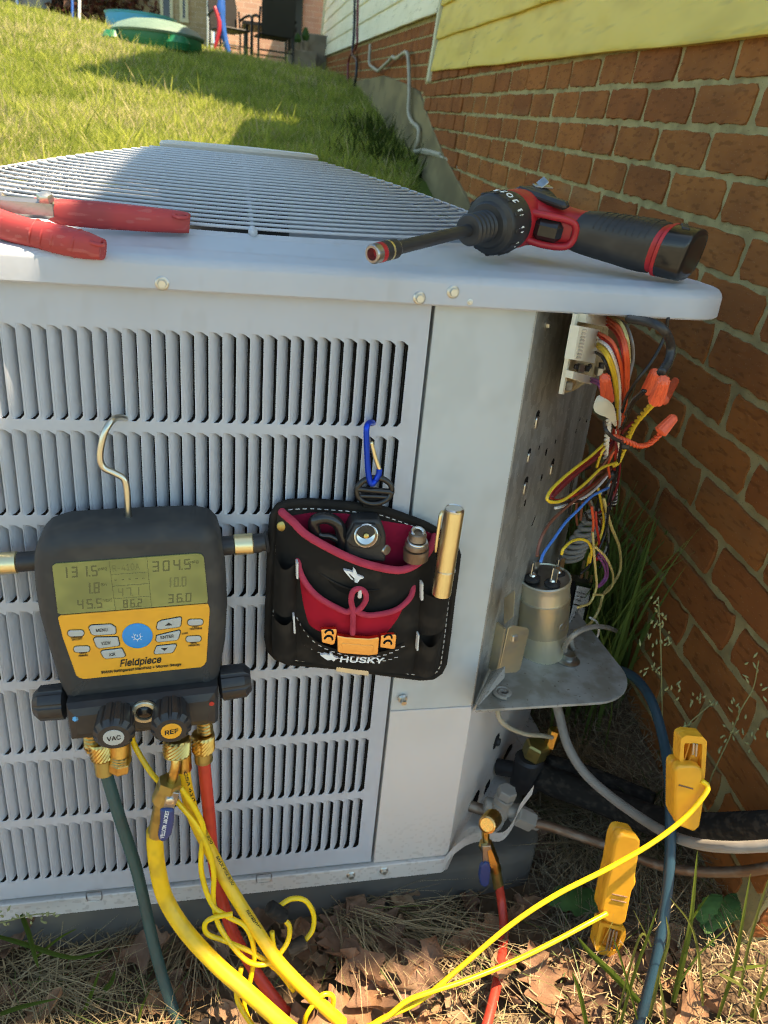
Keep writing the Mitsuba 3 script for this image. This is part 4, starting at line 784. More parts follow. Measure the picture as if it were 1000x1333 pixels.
em = [(0.3117,0.5709),(0.3173,0.57),(0.3218,0.5682),(0.3219,0.5731),(0.3245,0.5703),(0.3264,0.5649),(0.3339,0.5614),(0.3297,0.5599),(0.3271,0.5556),(0.3241,0.5567),(0.3248,0.56),(0.3216,0.5634),(0.317,0.5678),(0.3187,0.564),(0.3229,0.559),(0.3199,0.5607)]
obj('emblem', plate(np.array(Polygon(em).buffer(0).geoms[0].exterior.coords)[:-1] if Polygon(em).buffer(0).geom_type != 'Polygon' else np.array(Polygon(em).buffer(0).exterior.coords)[:-1], .038, .0440), 'white_print', pouch+'__front_pocket', smooth=False)
for l in ([(0.2913,0.503),(0.308,0.5028),(0.3087,0.4993),(0.3071,0.4843),(0.3047,0.4826),(0.2931,0.4867)], [(0.3568,0.4925),(0.3731,0.493),(0.3744,0.4905),(0.3744,0.4744),(0.3718,0.4739),(0.3572,0.4771)]): obj('latch_plate', plate(rounded(l, .001, 40), .044, .0485, bevel=.0008), 'copper_tint', pouch, smooth=35)
obj('latch_bar', plate(rounded([(0.3084,0.4967),(0.318,0.4939),(0.3432,0.4907),(0.3547,0.4923),(0.3552,0.4697),(0.345,0.469),(0.3144,0.4736),(0.3102,0.4756)], .001, 60), .046, .0515, bevel=.0012), 'copper_tint', pouch, smooth=35, label='shiny copper coloured latch plate')
obj('latch_bar__inset', plate(rounded([(0.3138,0.4872),(0.3488,0.482),(0.349,0.4737),(0.3149,0.4784)], .001, 40), .05, .0521, bevel=.0004), 'copper_tint', pouch, smooth=35)
for (x, z) in [(0.3001,0.4981),(0.3,0.4906),(0.3649,0.4894),(0.3651,0.4816)]: obj('latch_rivet', tube([on((x+.0042*math.cos(t), z+.0042*math.sin(t)), .0488) for t in np.linspace(-.2, 3.0, 10)], .0011, 6, smooth=False), 'dark_void', pouch, smooth=True)
for l in ([(0.2634,0.5775),(0.2655,0.5775),(0.2663,0.5581),(0.2642,0.5587)], [(0.2624,0.5139),(0.2643,0.5136),(0.2662,0.492),(0.2642,0.4921)], [(0.3983,0.5496),(0.4006,0.5495),(0.403,0.5289),(0.4005,0.5278)], [(0.4017,0.4835),(0.4035,0.4837),(0.4044,0.4632),(0.4026,0.4627)]): obj('bartack', plate(l, .03, .0425 if l[0][0] < .25 else .038, bevel=.0006), 'white_thread', pouch, smooth=False)
for a, b, am in (([(0.2429,0.5805),(0.2512,0.5697),(0.2666,0.5753)], [(0.2424,0.5147),(0.2532,0.51),(0.2678,0.5109)], .014), ([(0.2416,0.5084),(0.2534,0.5042),(0.2669,0.5095)], [(0.243,0.4586),(0.2551,0.4531),(0.2703,0.4499)], .016), ([(0.4001,0.5352),(0.4179,0.5346),(0.4369,0.5341)], [(0.4036,0.4786),(0.4187,0.4825),(0.4366,0.4863)], .02), ([(0.4036,0.4786),(0.4177,0.4681),(0.4354,0.4869)], [(0.4034,0.4253),(0.4201,0.423),(0.4351,0.4267)], .016)):
    obj('side_pocket', ruled(P3(a, 0), P3(b, 0), bulge(am, .024), 18, 12), 'black_nylon', pouch, smooth=True)
obj('care_tag', plate([(0.3175,0.4307),(0.3557,0.4227),(0.3559,0.4137),(0.3175,0.4224)], .002, .0135, bevel=.0005), 'capacitor_can', pouch, smooth=False, label='shiny tag under the lower edge')
# strap ring, carabiner
obj('hanging_strap', plate([(0.3308,0.642),(0.3528,0.6409),(0.3531,0.6262),(0.3328,0.6284)], .006, .015, bevel=.002), 'black_nylon', pouch, smooth=40)
rc = (0.3425,0.6485)
obj('strap_ring', tube([on((rc[0]+.0185*math.cos(t), rc[1]+.0145*math.sin(t)), .017) for t in np.linspace(0, 2*math.pi, 33)], .0030, 10, smooth=False), 'gloss_black', pouch, smooth=True)
obj('strap_bar', cat(cyl(on((rc[0]-.018, rc[1]+.002), .017), on((rc[0]+.018, rc[1]-.001), .017), .0032, 12), cyl(on((rc[0]-.016, rc[1]-.006), .016), on((rc[0]+.016, rc[1]-.007), .016), .0026, 12)), 'gloss_black', pouch, smooth=40)
carab = thing('carabiner', 'blue carabiner hooked through a louvre above the pouch', 'carabiner')
obj('spine', tube([(0.34,0.004,0.7141),(0.3364,-0.006,0.7182),(0.3302,-0.018,0.7206),(0.3281,-0.022,0.7152),(0.33,-0.022,0.6961),(0.3325,-0.022,0.6765),(0.3349,-0.022,0.664),(0.3383,-0.022,0.658),(0.342,-0.021,0.6617)], .0030, 12, 6), 'blue_anodised', carab, smooth=True)
obj('gate', tube([(0.3339,-0.021,0.703),(0.337,-0.021,0.6934),(0.3406,-0.021,0.6836),(0.3454,-0.021,0.6725)], .0022, 10, 5), 'gold_steel', carab, smooth=True)
obj('gate_hinge', tube([(0.3447,-0.021,0.6742),(0.3447,-0.021,0.6687),(0.342,-0.021,0.6617)], .0030, 10, 5), 'blue_anodised', carab, smooth=True)
# things standing in the pouch
pen = thing('pen_light', 'brushed gold pen light clipped at the right edge of the pouch', 'pen light')
pa, pm, pb, pe_ = [(0.419,-0.052,0.6431),(0.4191,-0.05,0.5728),(0.4186,-0.048,0.5417),(0.4185,-0.046,0.5151)]
ax = unit(V(*pa)-V(*pb))
obj('barrel', cyl(pb, pa, .0103, 36, .0008), 'gold_steel', pen, smooth=40); obj('end_cap', lathe([(.0103, 0), (.0103, .001), (.0085, .0022), (.0080, .0014), (.001, .0012)], pa, ax, 36), 'chrome', pen, smooth=30)
obj('barrel_ring', cyl(V(*pm)-ax*.0007, V(*pm)+ax*.0007, .01045, 36), 'chrome', pen, smooth=40)
obj('pocket_clip', tube([(0.4051,-0.058,0.6439),(0.4019,-0.062,0.6412),(0.4014,-0.062,0.6259),(0.4016,-0.061,0.6098),(0.4022,-0.06,0.5993)], [.0016, .0020, .0020, .0018, .0014], 8, 6), 'gold_steel', pen, smooth=True)
torch = thing('flashlight', 'small black angled flashlight in the top pocket of the pouch', 'flashlight')
th = [(0.3129,0.5987),(0.3135,0.6053),(0.3191,0.6196),(0.3236,0.6229),(0.3464,0.6228),(0.3503,0.6193),(0.356,0.6048),(0.3584,0.5723),(0.3148,0.5786)]
obj('body', plate(rounded(th, .0025, 60), .014, .033, bevel=.004), 'tool_grey', torch, smooth=40)
tl = (0.3329,-0.034,0.6077)
obj('bezel', plate(rounded([(0.3128,0.601),(0.3153,0.6067),(0.321,0.6202),(0.3424,0.6201),(0.3499,0.6063),(0.3489,0.5957),(0.3375,0.5916),(0.3204,0.5946)], .002, 50), .03, .0385, bevel=.002), 'tool_grey', torch, smooth=40)
obj('lens', lathe([(.0125, 0), (.0125, .0045), (.0112, .0052), (.0095, .003), (.002, .0012)], V(*tl)+V(0, -.002, 0), (0, -1, .25), 30), 'lens', torch, smooth=30); obj('lens__led', lathe([(.003, .002), (.0026, .0045), (.001, .005)], V(*tl)+V(0, -.003, 0), (0, -1, .25), 14), 'brass', torch, smooth=40)
obj('side_screw', lathe([(.006, 0), (.005, .002), (.001, .002)], (0.3575,-0.03,0.5866), (.6, -1, 0), 20), 'steel', torch, smooth=30)
single('tool_ring', cat(tube([(0.283,-0.024,0.6046),(0.2807,-0.026,0.6174),(0.2869,-0.027,0.6224),(0.2963,-0.027,0.6219),(0.3058,-0.027,0.615),(0.3102,-0.026,0.6014),(0.3106,-0.024,0.5843)], .0062, 12, 6), tube([(0.2814,-0.024,0.6086),(0.2881,-0.026,0.6027),(0.2977,-0.026,0.6015),(0.3081,-0.026,0.5961)], .0035, 10, 5)), 'gloss_black', 'black looped tool handle at the left of the pouch pocket', 'tool handle', smooth=True)
nd = thing('nut_driver', 'steel nut driver tip standing in the pouch beside the pen light', 'nut driver')
n0, n1, n2, n3 = [(0.391,-0.03,0.5764),(0.39,-0.031,0.5888),(0.3897,-0.032,0.598),(0.3897,-0.032,0.6074)]
obj('shaft', cat(cyl(n0, n1, .0135, 28), cyl(n1, n2, .0125, 28, .002), cyl(n2, n3, .0095, 24, .001)), 'copper_dull', nd, smooth=40); d_ = unit(V(*n3)-V(*n2))
obj('tip_ring', cat([tube([V(*n2)+.0100*(math.cos(t)*V(1, 0, 0)+math.sin(t)*V(0, 1, .2)) for t in np.linspace(0, 2*math.pi, 25)], .0016, 8, smooth=False), tube([V(*n3)+.0062*(math.cos(t)*V(1, 0, 0)+math.sin(t)*V(0, .9, .5)) for t in np.linspace(0, 2*math.pi, 25)], .0022, 8, smooth=False)]), 'chrome', nd, smooth=True)

# ================================================================ cordless drill on the top cover
drill = thing('cordless_drill', 'red and black cordless drill lying on the top cover with a long nut driver bit', 'drill')
dT, dN = [(0.3113,-0.066,0.8843),(0.4224,0.022,0.9041)]; dT, dN = V(*dT), V(*dN); dD = unit(dN-dT)
bat = V(*(0.6554,0.006,0.8972)); dB = dN+dD*.088; dH = unit(bat-dB); HL = np.linalg.norm(bat-dB)
ax_ = lambda s: dN+dD*s
obj('bit_shaft', cyl(dT+dD*.028, ax_(.004), .0058, 20), 'black_plastic', drill, smooth=40)
obj('bit_socket', lathe([(.0045, .010), (.0052, .0), (.0072, 0), (.0082, .0018), (.0082, .030), (.0066, .033)], dT, dD, 24), 'steel', drill, smooth=30)
for s, m_ in ((.0075, 'tool_red'), (.0200, 'gold_steel')): obj('colour_band', cyl(dT+dD*s, dT+dD*(s+.005 if m_ == 'tool_red' else s+.0022), .00845, 24), m_, drill, smooth=30)
obj('bit_socket__dark_body', cyl(dT+dD*.013, dT+dD*.030, .0084, 24), 'tool_grey', drill, smooth=30)
obj('chuck_sleeve', rings(ax_(-.004), ax_(.030), .0150, 5, .0016, 30), 'black_plastic', drill, smooth=30)
cl = lathe([(.012, .026), (.0205, .0265), (.0225, .0305), (.0272, .032), (.0294, .0355), (.0298, .057), (.0290, .060), (.0282, .066), (.020, .066)], dN, dD, 44)
obj('torque_collar', cl, 'tool_grey', drill, smooth=35, label='dark torque collar with white numbers')
up_ = unit(V(0, 0, 1)-np.dot(V(0, 0, 1), dD)*dD); sd_ = np.cross(dD, up_)       # sd_: to the drill's left
def radial(t): return math.cos(t)*up_+math.sin(t)*sd_
for q in range(12):
    t = q*math.pi/6+.1; obj('collar_ridge', bbox((0, 0, 0), (.004, .019, .0018), .0006, frame(ax_(.0448)+radial(t)*.0298, np.cross(radial(t), dD), dD)), 'tool_grey', drill+'__torque_collar', smooth=False)
s_side = 1 if np.dot(sd_, EYE-dN) > 0 else -1
for tx, t in (('11', .05), ('10', .58), ('8', 1.12), ('6', 1.66), ('4', 2.2)):
    n_ = radial(s_side*t); e_ = np.cross(n_, dD)*-1; o = ax_(.046)+n_*.0300
    if np.dot(np.cross(e_, -dD), n_) < 0: e_ = -e_
    L_ = .0034*len(tx); obj('numeral', text_on(tx, o-e_*L_+dD*.003, o+e_*L_+dD*.003, .0080, n_, .0004, bold=True), 'white_print', drill+'__torque_collar', smooth=False)
def loft(path, ra, rb, ea, eb, n=28, power=2.5):
    v = []; f = []; a = np.arange(n)*2*math.pi/n; c, s = np.cos(a), np.sin(a); cx = np.sign(c)*np.abs(c)**(2/power); sx = np.sign(s)*np.abs(s)**(2/power)
    for p, r1, r2 in zip(path, ra, rb): v.append(np.asarray(p)+cx[:, None]*r1*ea+sx[:, None]*r2*eb)
    N = len(path); v = np.vstack(v+[[path[0]], [path[-1]]])
    for i in range(N-1):
        for j in range(n): k = (j+1) % n; f += [[i*n+j, i*n+k, (i+1)*n+k], [i*n+j, (i+1)*n+k, (i+1)*n+j]]
    for j in range(n): k = (j+1) % n; f += [[N*n, k, j], [N*n+1, (N-1)*n+j, (N-1)*n+k]]
    g = TM(v, f); return g if g.volume > 0 else TM(v, np.array(f)[:, ::-1])
ss = [.060, .066, .075, .09, .105, .118, .127, .131]; rr_ = [.0245, .0275, .028, .0275, .027, .0262, .0225, .014]
up2 = unit(np.cross(dD, dH)); up2 = up2 if up2[2] > 0 else -up2; hh_ = np.cross(up2, dD)
obj('motor_housing', loft([ax_(s) for s in ss], rr_, rr_, up2, hh_, 30, 2.2), 'tool_red', drill, smooth=40, label='red motor housing')
obj('motor_housing__rear_grip', loft([ax_(s) for s in (.095, .098, .122, .1305, .1335)], [.0245, .0285, .0272, .0236, .012], [.022, .0268, .0255, .022, .010], up2, hh_, 28, 2.4), 'tool_grey', drill, smooth=35)
obj('direction_switch', bbox((0, 0, 0), (.012, .008, .060), .003, frame(dB-dD*.004+dH*.02+up2*.0245, dD, up2)), 'black_plastic', drill, smooth=False)
hp = lambda t, o=0: dB+dH*HL*t+dD*o
obj('handle', loft([hp(t) for t in (.05, .2, .32, .45, .6, .75, .84)], [.0255, .0205, .0192, .0205, .0225, .0245, .0235], [.028, .024, .0215, .022, .0245, .026, .0255], up2, dD, 30, 2.5), 'tool_red', drill, smooth=45, label='red handle under the black grip')
obj('grip', loft([hp(t, .001) for t in (.34, .37, .43, .5, .6, .7, .76, .80, .82)], [.0165, .0204, .0218, .0228, .024, .0256, .0258, .0252, .022], [.020, .0238, .0238, .0244, .0262, .0275, .0278, .027, .024], up2, dD, 30, 2.5), 'tool_grey', drill, smooth=45, label='ribbed black rubber grip')
for t in np.linspace(.47, .76, 9):
    q = np.linspace(-1.9, 1.2, 22); w1, w2 = np.interp(t, [.43, .6, .76], [.0219, .0241, .0259]), np.interp(t, [.43, .6, .76], [.0239, .0263, .0279])
    obj('grip_rib', tube([hp(t, .001)+up2*w1*np.sign(math.cos(a))*abs(math.cos(a))**.8-dD*w2*np.sign(math.sin(-a))*abs(math.sin(a))**.8*-1 for a in q], .0006, 5, smooth=False), 'black_plastic', drill+'__grip', smooth=True)
obj('battery_collar', loft([hp(t) for t in (.832, .838, .856, .862)], [.0245, .0262, .0262, .024], [.026, .028, .028, .026], up2, dD, 30, 2.6), 'tool_red', drill, smooth=40, label='red collar round the battery')
obj('battery', loft([hp(t) for t in (.85, .858, .98, 1.0, 1.004)], [.024, .0258, .0258, .0245, .018], [.026, .0278, .0278, .0262, .02], up2, dD, 34, 2.6), 'gloss_black', drill, smooth=40, label='glossy black battery')
obj('battery_latch', bbox((0, 0, 0), (.008, .018, .003), .001, frame(hp(.90)+up2*.0252, dH, dD)), 'black_plastic', drill, smooth=False)
tg = hp(.235, -.0235)
obj('trigger', bbox((0, 0, 0), (.030, .022, .018), .006, frame(tg, dH, up2)), 'gloss_black', drill, smooth=30, label='black trigger')
obj('trigger_guard', tube([hp(.09, -.026)+up2*.013, hp(.235, -.029)+up2*.0145, hp(.36, -.024)+up2*.012, hp(.385, -.022), hp(.36, -.024)-up2*.012, hp(.235, -.027)-up2*.0145, hp(.10, -.026)-up2*.012], .0036, 10, 6), 'tool_red', drill, smooth=True)
obj('work_light', bbox((0, 0, 0), (.008, .016, .004), .002, frame(dB-dD*.026+dH*.004, dH, up2)), 'lens', drill, smooth=False)
obj('bit_clip', cat(bbox((0, 0, 0), (.020, .010, .0016), .0005, frame(ax_(.118)+up2*.0285-hh_*.002, unit(dH*.6+dD*.5), hh_)), bbox((0, 0, .003), (.010, .010, .0016), .0005, frame(ax_(.118)+up2*.0305-hh_*.002, unit(dH*.6+dD*.5+up2*.9), hh_))), 'steel', drill, smooth=False, label='small bright bit clip')
# ================================================================ red handled cutters
cut = thing('cable_cutters', 'red handled cutters lying on the fan guard at the left edge', 'cutters')
def handle(l, ra, rb):
    P = curve([V(*p) for p in l], 8); N = len(P); t = np.gradient(P, axis=0); s = np.linspace(0, 1, len(ra)); q = np.linspace(0, 1, N); A, B_ = np.interp(q, s, ra), np.interp(q, s, rb); n = 22; v = []; f = []
    a = np.arange(n)*2*math.pi/n; c, d = np.cos(a), np.sin(a); c = np.sign(c)*np.abs(c)**.75; d = np.sign(d)*np.abs(d)**.75
    for i in range(N):
        tt = unit(t[i]); u = unit(V(0, 0, 1)-tt[2]*tt); w = np.cross(tt, u); v.append(P[i]+c[:, None]*u*A[i]+d[:, None]*w*B_[i])
    v = np.vstack(v+[P[:1], P[-1:]])
    for i in range(N-1):
        for j in range(n): k = (j+1) % n; f += [[i*n+j, i*n+k, (i+1)*n+k], [i*n+j, (i+1)*n+k, (i+1)*n+j]]
    for j in range(n): k = (j+1) % n; f += [[N*n, k, j], [N*n+1, (N-1)*n+j, (N-1)*n+k]]
    g = TM(v, f); return g if g.volume > 0 else TM(v, np.array(f)[:, ::-1])
obj('upper_handle', handle([(0.0389,0.045,0.8908),(0.0502,0.046,0.8903),(0.082,0.05,0.8898),(0.1218,0.052,0.8893),(0.1524,0.052,0.8889),(0.1607,0.052,0.8882)], [.0075, .0110, .0118, .0110, .0098, .0085], [.007, .0085, .0095, .0092, .0085, .006]), 'plier_red', cut, smooth=50, label='upper red handle with a smooth side')
hole = [(0.1535,0.043,0.895),(0.1602,0.046,0.8946)]
obj('upper_handle__end_notch', tube([V(*hole[0])+.0045*(math.cos(t)*V(1.5, 0, 0)+math.sin(t)*V(0, .9, .3)) for t in np.linspace(0, 2*math.pi, 20)], .0016, 8, smooth=False), 'plier_red', cut, smooth=True)
obj('lower_handle', handle([(-0.0357,0.02,0.8903),(-0.0051,0.012,0.8835),(0.0198,0.004,0.8775),(0.0387,-0.002,0.8751),(0.0576,-0.008,0.8727),(0.0763,-0.013,0.8702),(0.0915,-0.018,0.8681)], [.0112, .0116, .0116, .0112, .0118, .0112, .0085], [.010, .010, .010, .010, .011, .0105, .007]), 'plier_red', cut, smooth=50, label='lower red handle with grip rings')
for (x, y), r_ in zip(((48, 304.5), (62, 308), (77, 311.5), (91, 314.5), (104, 317.5)), (.0135, .0138, .014, .0138, .0135)): pass
for P in [(0.0361,-0.001,0.8755),(0.045,-0.004,0.8742),(0.0538,-0.007,0.873),(0.0625,-0.009,0.8719),(0.0707,-0.0115,0.8709)]:
    tt = unit(V(.9, -.25, -.25)); u = unit(V(0, 0, 1)-tt[2]*tt); w = np.cross(tt, u)
    obj('lower_handle__grip_ring', tube([V(*P)+u*.0114*math.cos(t)+w*.0106*math.sin(t) for t in np.linspace(0, 2*math.pi, 25)], .0011, 6, smooth=False), 'plier_red', cut, smooth=True)
obj('lower_handle__end_notch', tube([V(*(0.0881,-0.022,0.8738))+.0042*(math.cos(t)*V(1.3, 0, -.2)+math.sin(t)*V(0, .9, .3)) for t in np.linspace(0, 2*math.pi, 20)], .0016, 8, smooth=False), 'plier_red', cut, smooth=True)
pv = V(*(0.0336,0.04,0.892))
obj('jaw', cat(bbox(pv+V(-.012, .004, 0), (.052, .014, .016), .003), bbox(pv+V(-.055, .016, .002), (.05, .01, .016), .003)), 'steel', cut, smooth=False, label='dirty steel jaws and pivot')
obj('pivot_nut', lathe([(.0072, 0), (.0072, .004), (.006, .006), (.003, .007)], pv+V(.006, -.004, .0075), (0, -.35, 1), 6), 'zinc', cut, smooth=30)
obj('back_handle_tip', handle([(0.0185,0.06,0.8934),(0.0338,0.062,0.8957),(0.048,0.062,0.8956)], [.004, .0055, .004], [.005, .006, .004]), 'plier_red', cut, smooth=50)

# ================================================================ capacitor, relay and wires
cap = thing('capacitor', 'round metal run capacitor strapped upright on the tray', 'capacitor')
c0 = V(*(0.635,0.1138,0.347)); c1 = V(*(0.6157,0.1078,0.4699)); ca = unit(c1-c0); cH = np.linalg.norm(c1-c0); cr = .0335
obj('can', lathe([(cr*.93, 0), (cr, .002), (cr, cH-.012), (cr*.985, cH-.008), (cr*1.035, cH-.003), (cr*1.04, cH), (cr*.98, cH+.0015), (cr*.94, cH-.001), (cr*.3, cH-.0012)], c0, ca, 56), 'capacitor_can', cap, smooth=40)
obj('lid', lathe([(cr*.95, cH-.0008), (cr*.94, cH), (cr*.1, cH+.0002)], c0, ca, 48), 'steel', cap, smooth=30)
obj('strap', lathe([(cr+.0006, cH*.34), (cr+.0016, cH*.345), (cr+.0016, cH*.775), (cr+.0006, cH*.78)], c0, ca, 56), 'zinc_yellow', cap, smooth=30, label='metal strap round the can')
obj('strap__oval', tube([c0+ca*(cH*.50+.0055*math.sin(t))+cr*1.03*(math.sin(.5+.22*math.cos(t))*V(1, 0, 0)-math.cos(.5+.22*math.cos(t))*V(0, 1, 0)) for t in np.linspace(0, 2*math.pi, 25)], .0011, 6, smooth=False), 'zinc', cap, smooth=True)
obj('strap__flange', slab([(0.515,0.0045,0.5026),(0.5338,0.0239,0.5017),(0.5105,-0.0288,0.5316),(0.5182,-0.0196,0.4938),(0.5262,0.0179,0.4585)], .0015), 'zinc_yellow', cap, smooth=False)
obj('paper_label', lathe([(cr+.0004, cH*.80), (cr+.0004, cH*.93)], c0, ca, 56), 'label_paper', cap, smooth=40) if False else None
tops = [(0.7176,0.3498,0.347),(0.7245,0.3112,0.347),(0.7664,0.3545,0.347)]
for q, (tx_, ty_) in enumerate(((-.020, -.004), (.002, -.019), (.020, .004))):
    b_ = c1+V(tx_, ty_, 0); k = obj('terminal_base', lathe([(.0105, 0), (.0105, .003), (.0075, .0055), (.004, .0065)], b_, ca, 22), 'black_plastic', cap, smooth=40)
    for s, a in ((0, .2), (1, 1.3), (2, 2.3)):
        if q != 1 and s == 2: continue
        obj('spade', bbox((math.cos(a)*.0035, math.sin(a)*.0035, .014), (.0075, .0013, .022), .0003, frame(b_, (math.cos(a), math.sin(a), 0), (-math.sin(a), math.cos(a), 0))), 'chrome', k, smooth=False)
    obj('rivet', lathe([(.0055, .005), (.004, .0085), (.001, .009)], b_, ca, 16), 'chrome', k, smooth=40)
relay = thing('contactor', 'black relay with white printed labels beside the capacitor', 'relay')
obj('housing', slab([(0.7107,0.1942,0.4122),(0.8217,0.3234,0.3285),(0.8012,0.2927,0.2594),(0.7063,0.1827,0.345)], .028), 'gloss_black', relay, smooth=False)
obj('cover', slab([(0.7322,0.2261,0.4041),(0.8832,0.3999,0.2867),(0.8735,0.3867,0.2848),(0.7078,0.1893,0.4151)], .026), 'black_plastic', relay, smooth=False)
for q in ([(0.7155,0.1945,0.404),(0.792,0.2838,0.345),(0.793,0.2822,0.3113),(0.7091,0.1838,0.38)], [(0.7095,0.1842,0.3773),(0.7786,0.265,0.3196),(0.7748,0.2574,0.2871),(0.7033,0.1742,0.3522)]):
    k = obj('paper_label', slab(q, .0006), 'label_paper', relay, smooth=False)
q = [V(*p) for p in [(0.7095,0.1832,0.3988),(0.7627,0.2466,0.356),(0.7095,0.1829,0.3926),(0.7637,0.2471,0.3489),(0.7083,0.1811,0.3873),(0.7424,0.2214,0.3594),(0.705,0.1738,0.3614),(0.7494,0.2266,0.322),(0.7044,0.173,0.3554),(0.7373,0.2123,0.3256)]]
for i in range(0, 10, 2): obj('printed_line', text_on('240V 50/60Hz', q[i], q[i+1], .0022, MN, .0002), 'print_black', relay, smooth=False)
q = [(0.7215,0.1937,0.358),(0.7318,0.206,0.3538)]
obj('printed_face', cat(lathe([(.0030, 0), (.0030, .0003)], q[0], MN, 14), lathe([(.0026, 0), (.0026, .0003)], q[1], MN, 14)), 'print_black', relay, smooth=False)
for P in [(0.733,0.2208,0.4255),(0.7582,0.2478,0.3913),(0.7899,0.2855,0.3625),(0.7357,0.2241,0.4068)]: obj('spade', bbox(P, (.005, .002, .014), .0005), 'chrome', relay, smooth=False)
har = thing('wiring_harness', 'bundle of coloured wires tied together and hanging from the circuit board', 'wiring')
def wire(col, l, r=.0017): obj('wire', tube(l, r, 8, 6), 'wire_'+col, har, smooth=True)
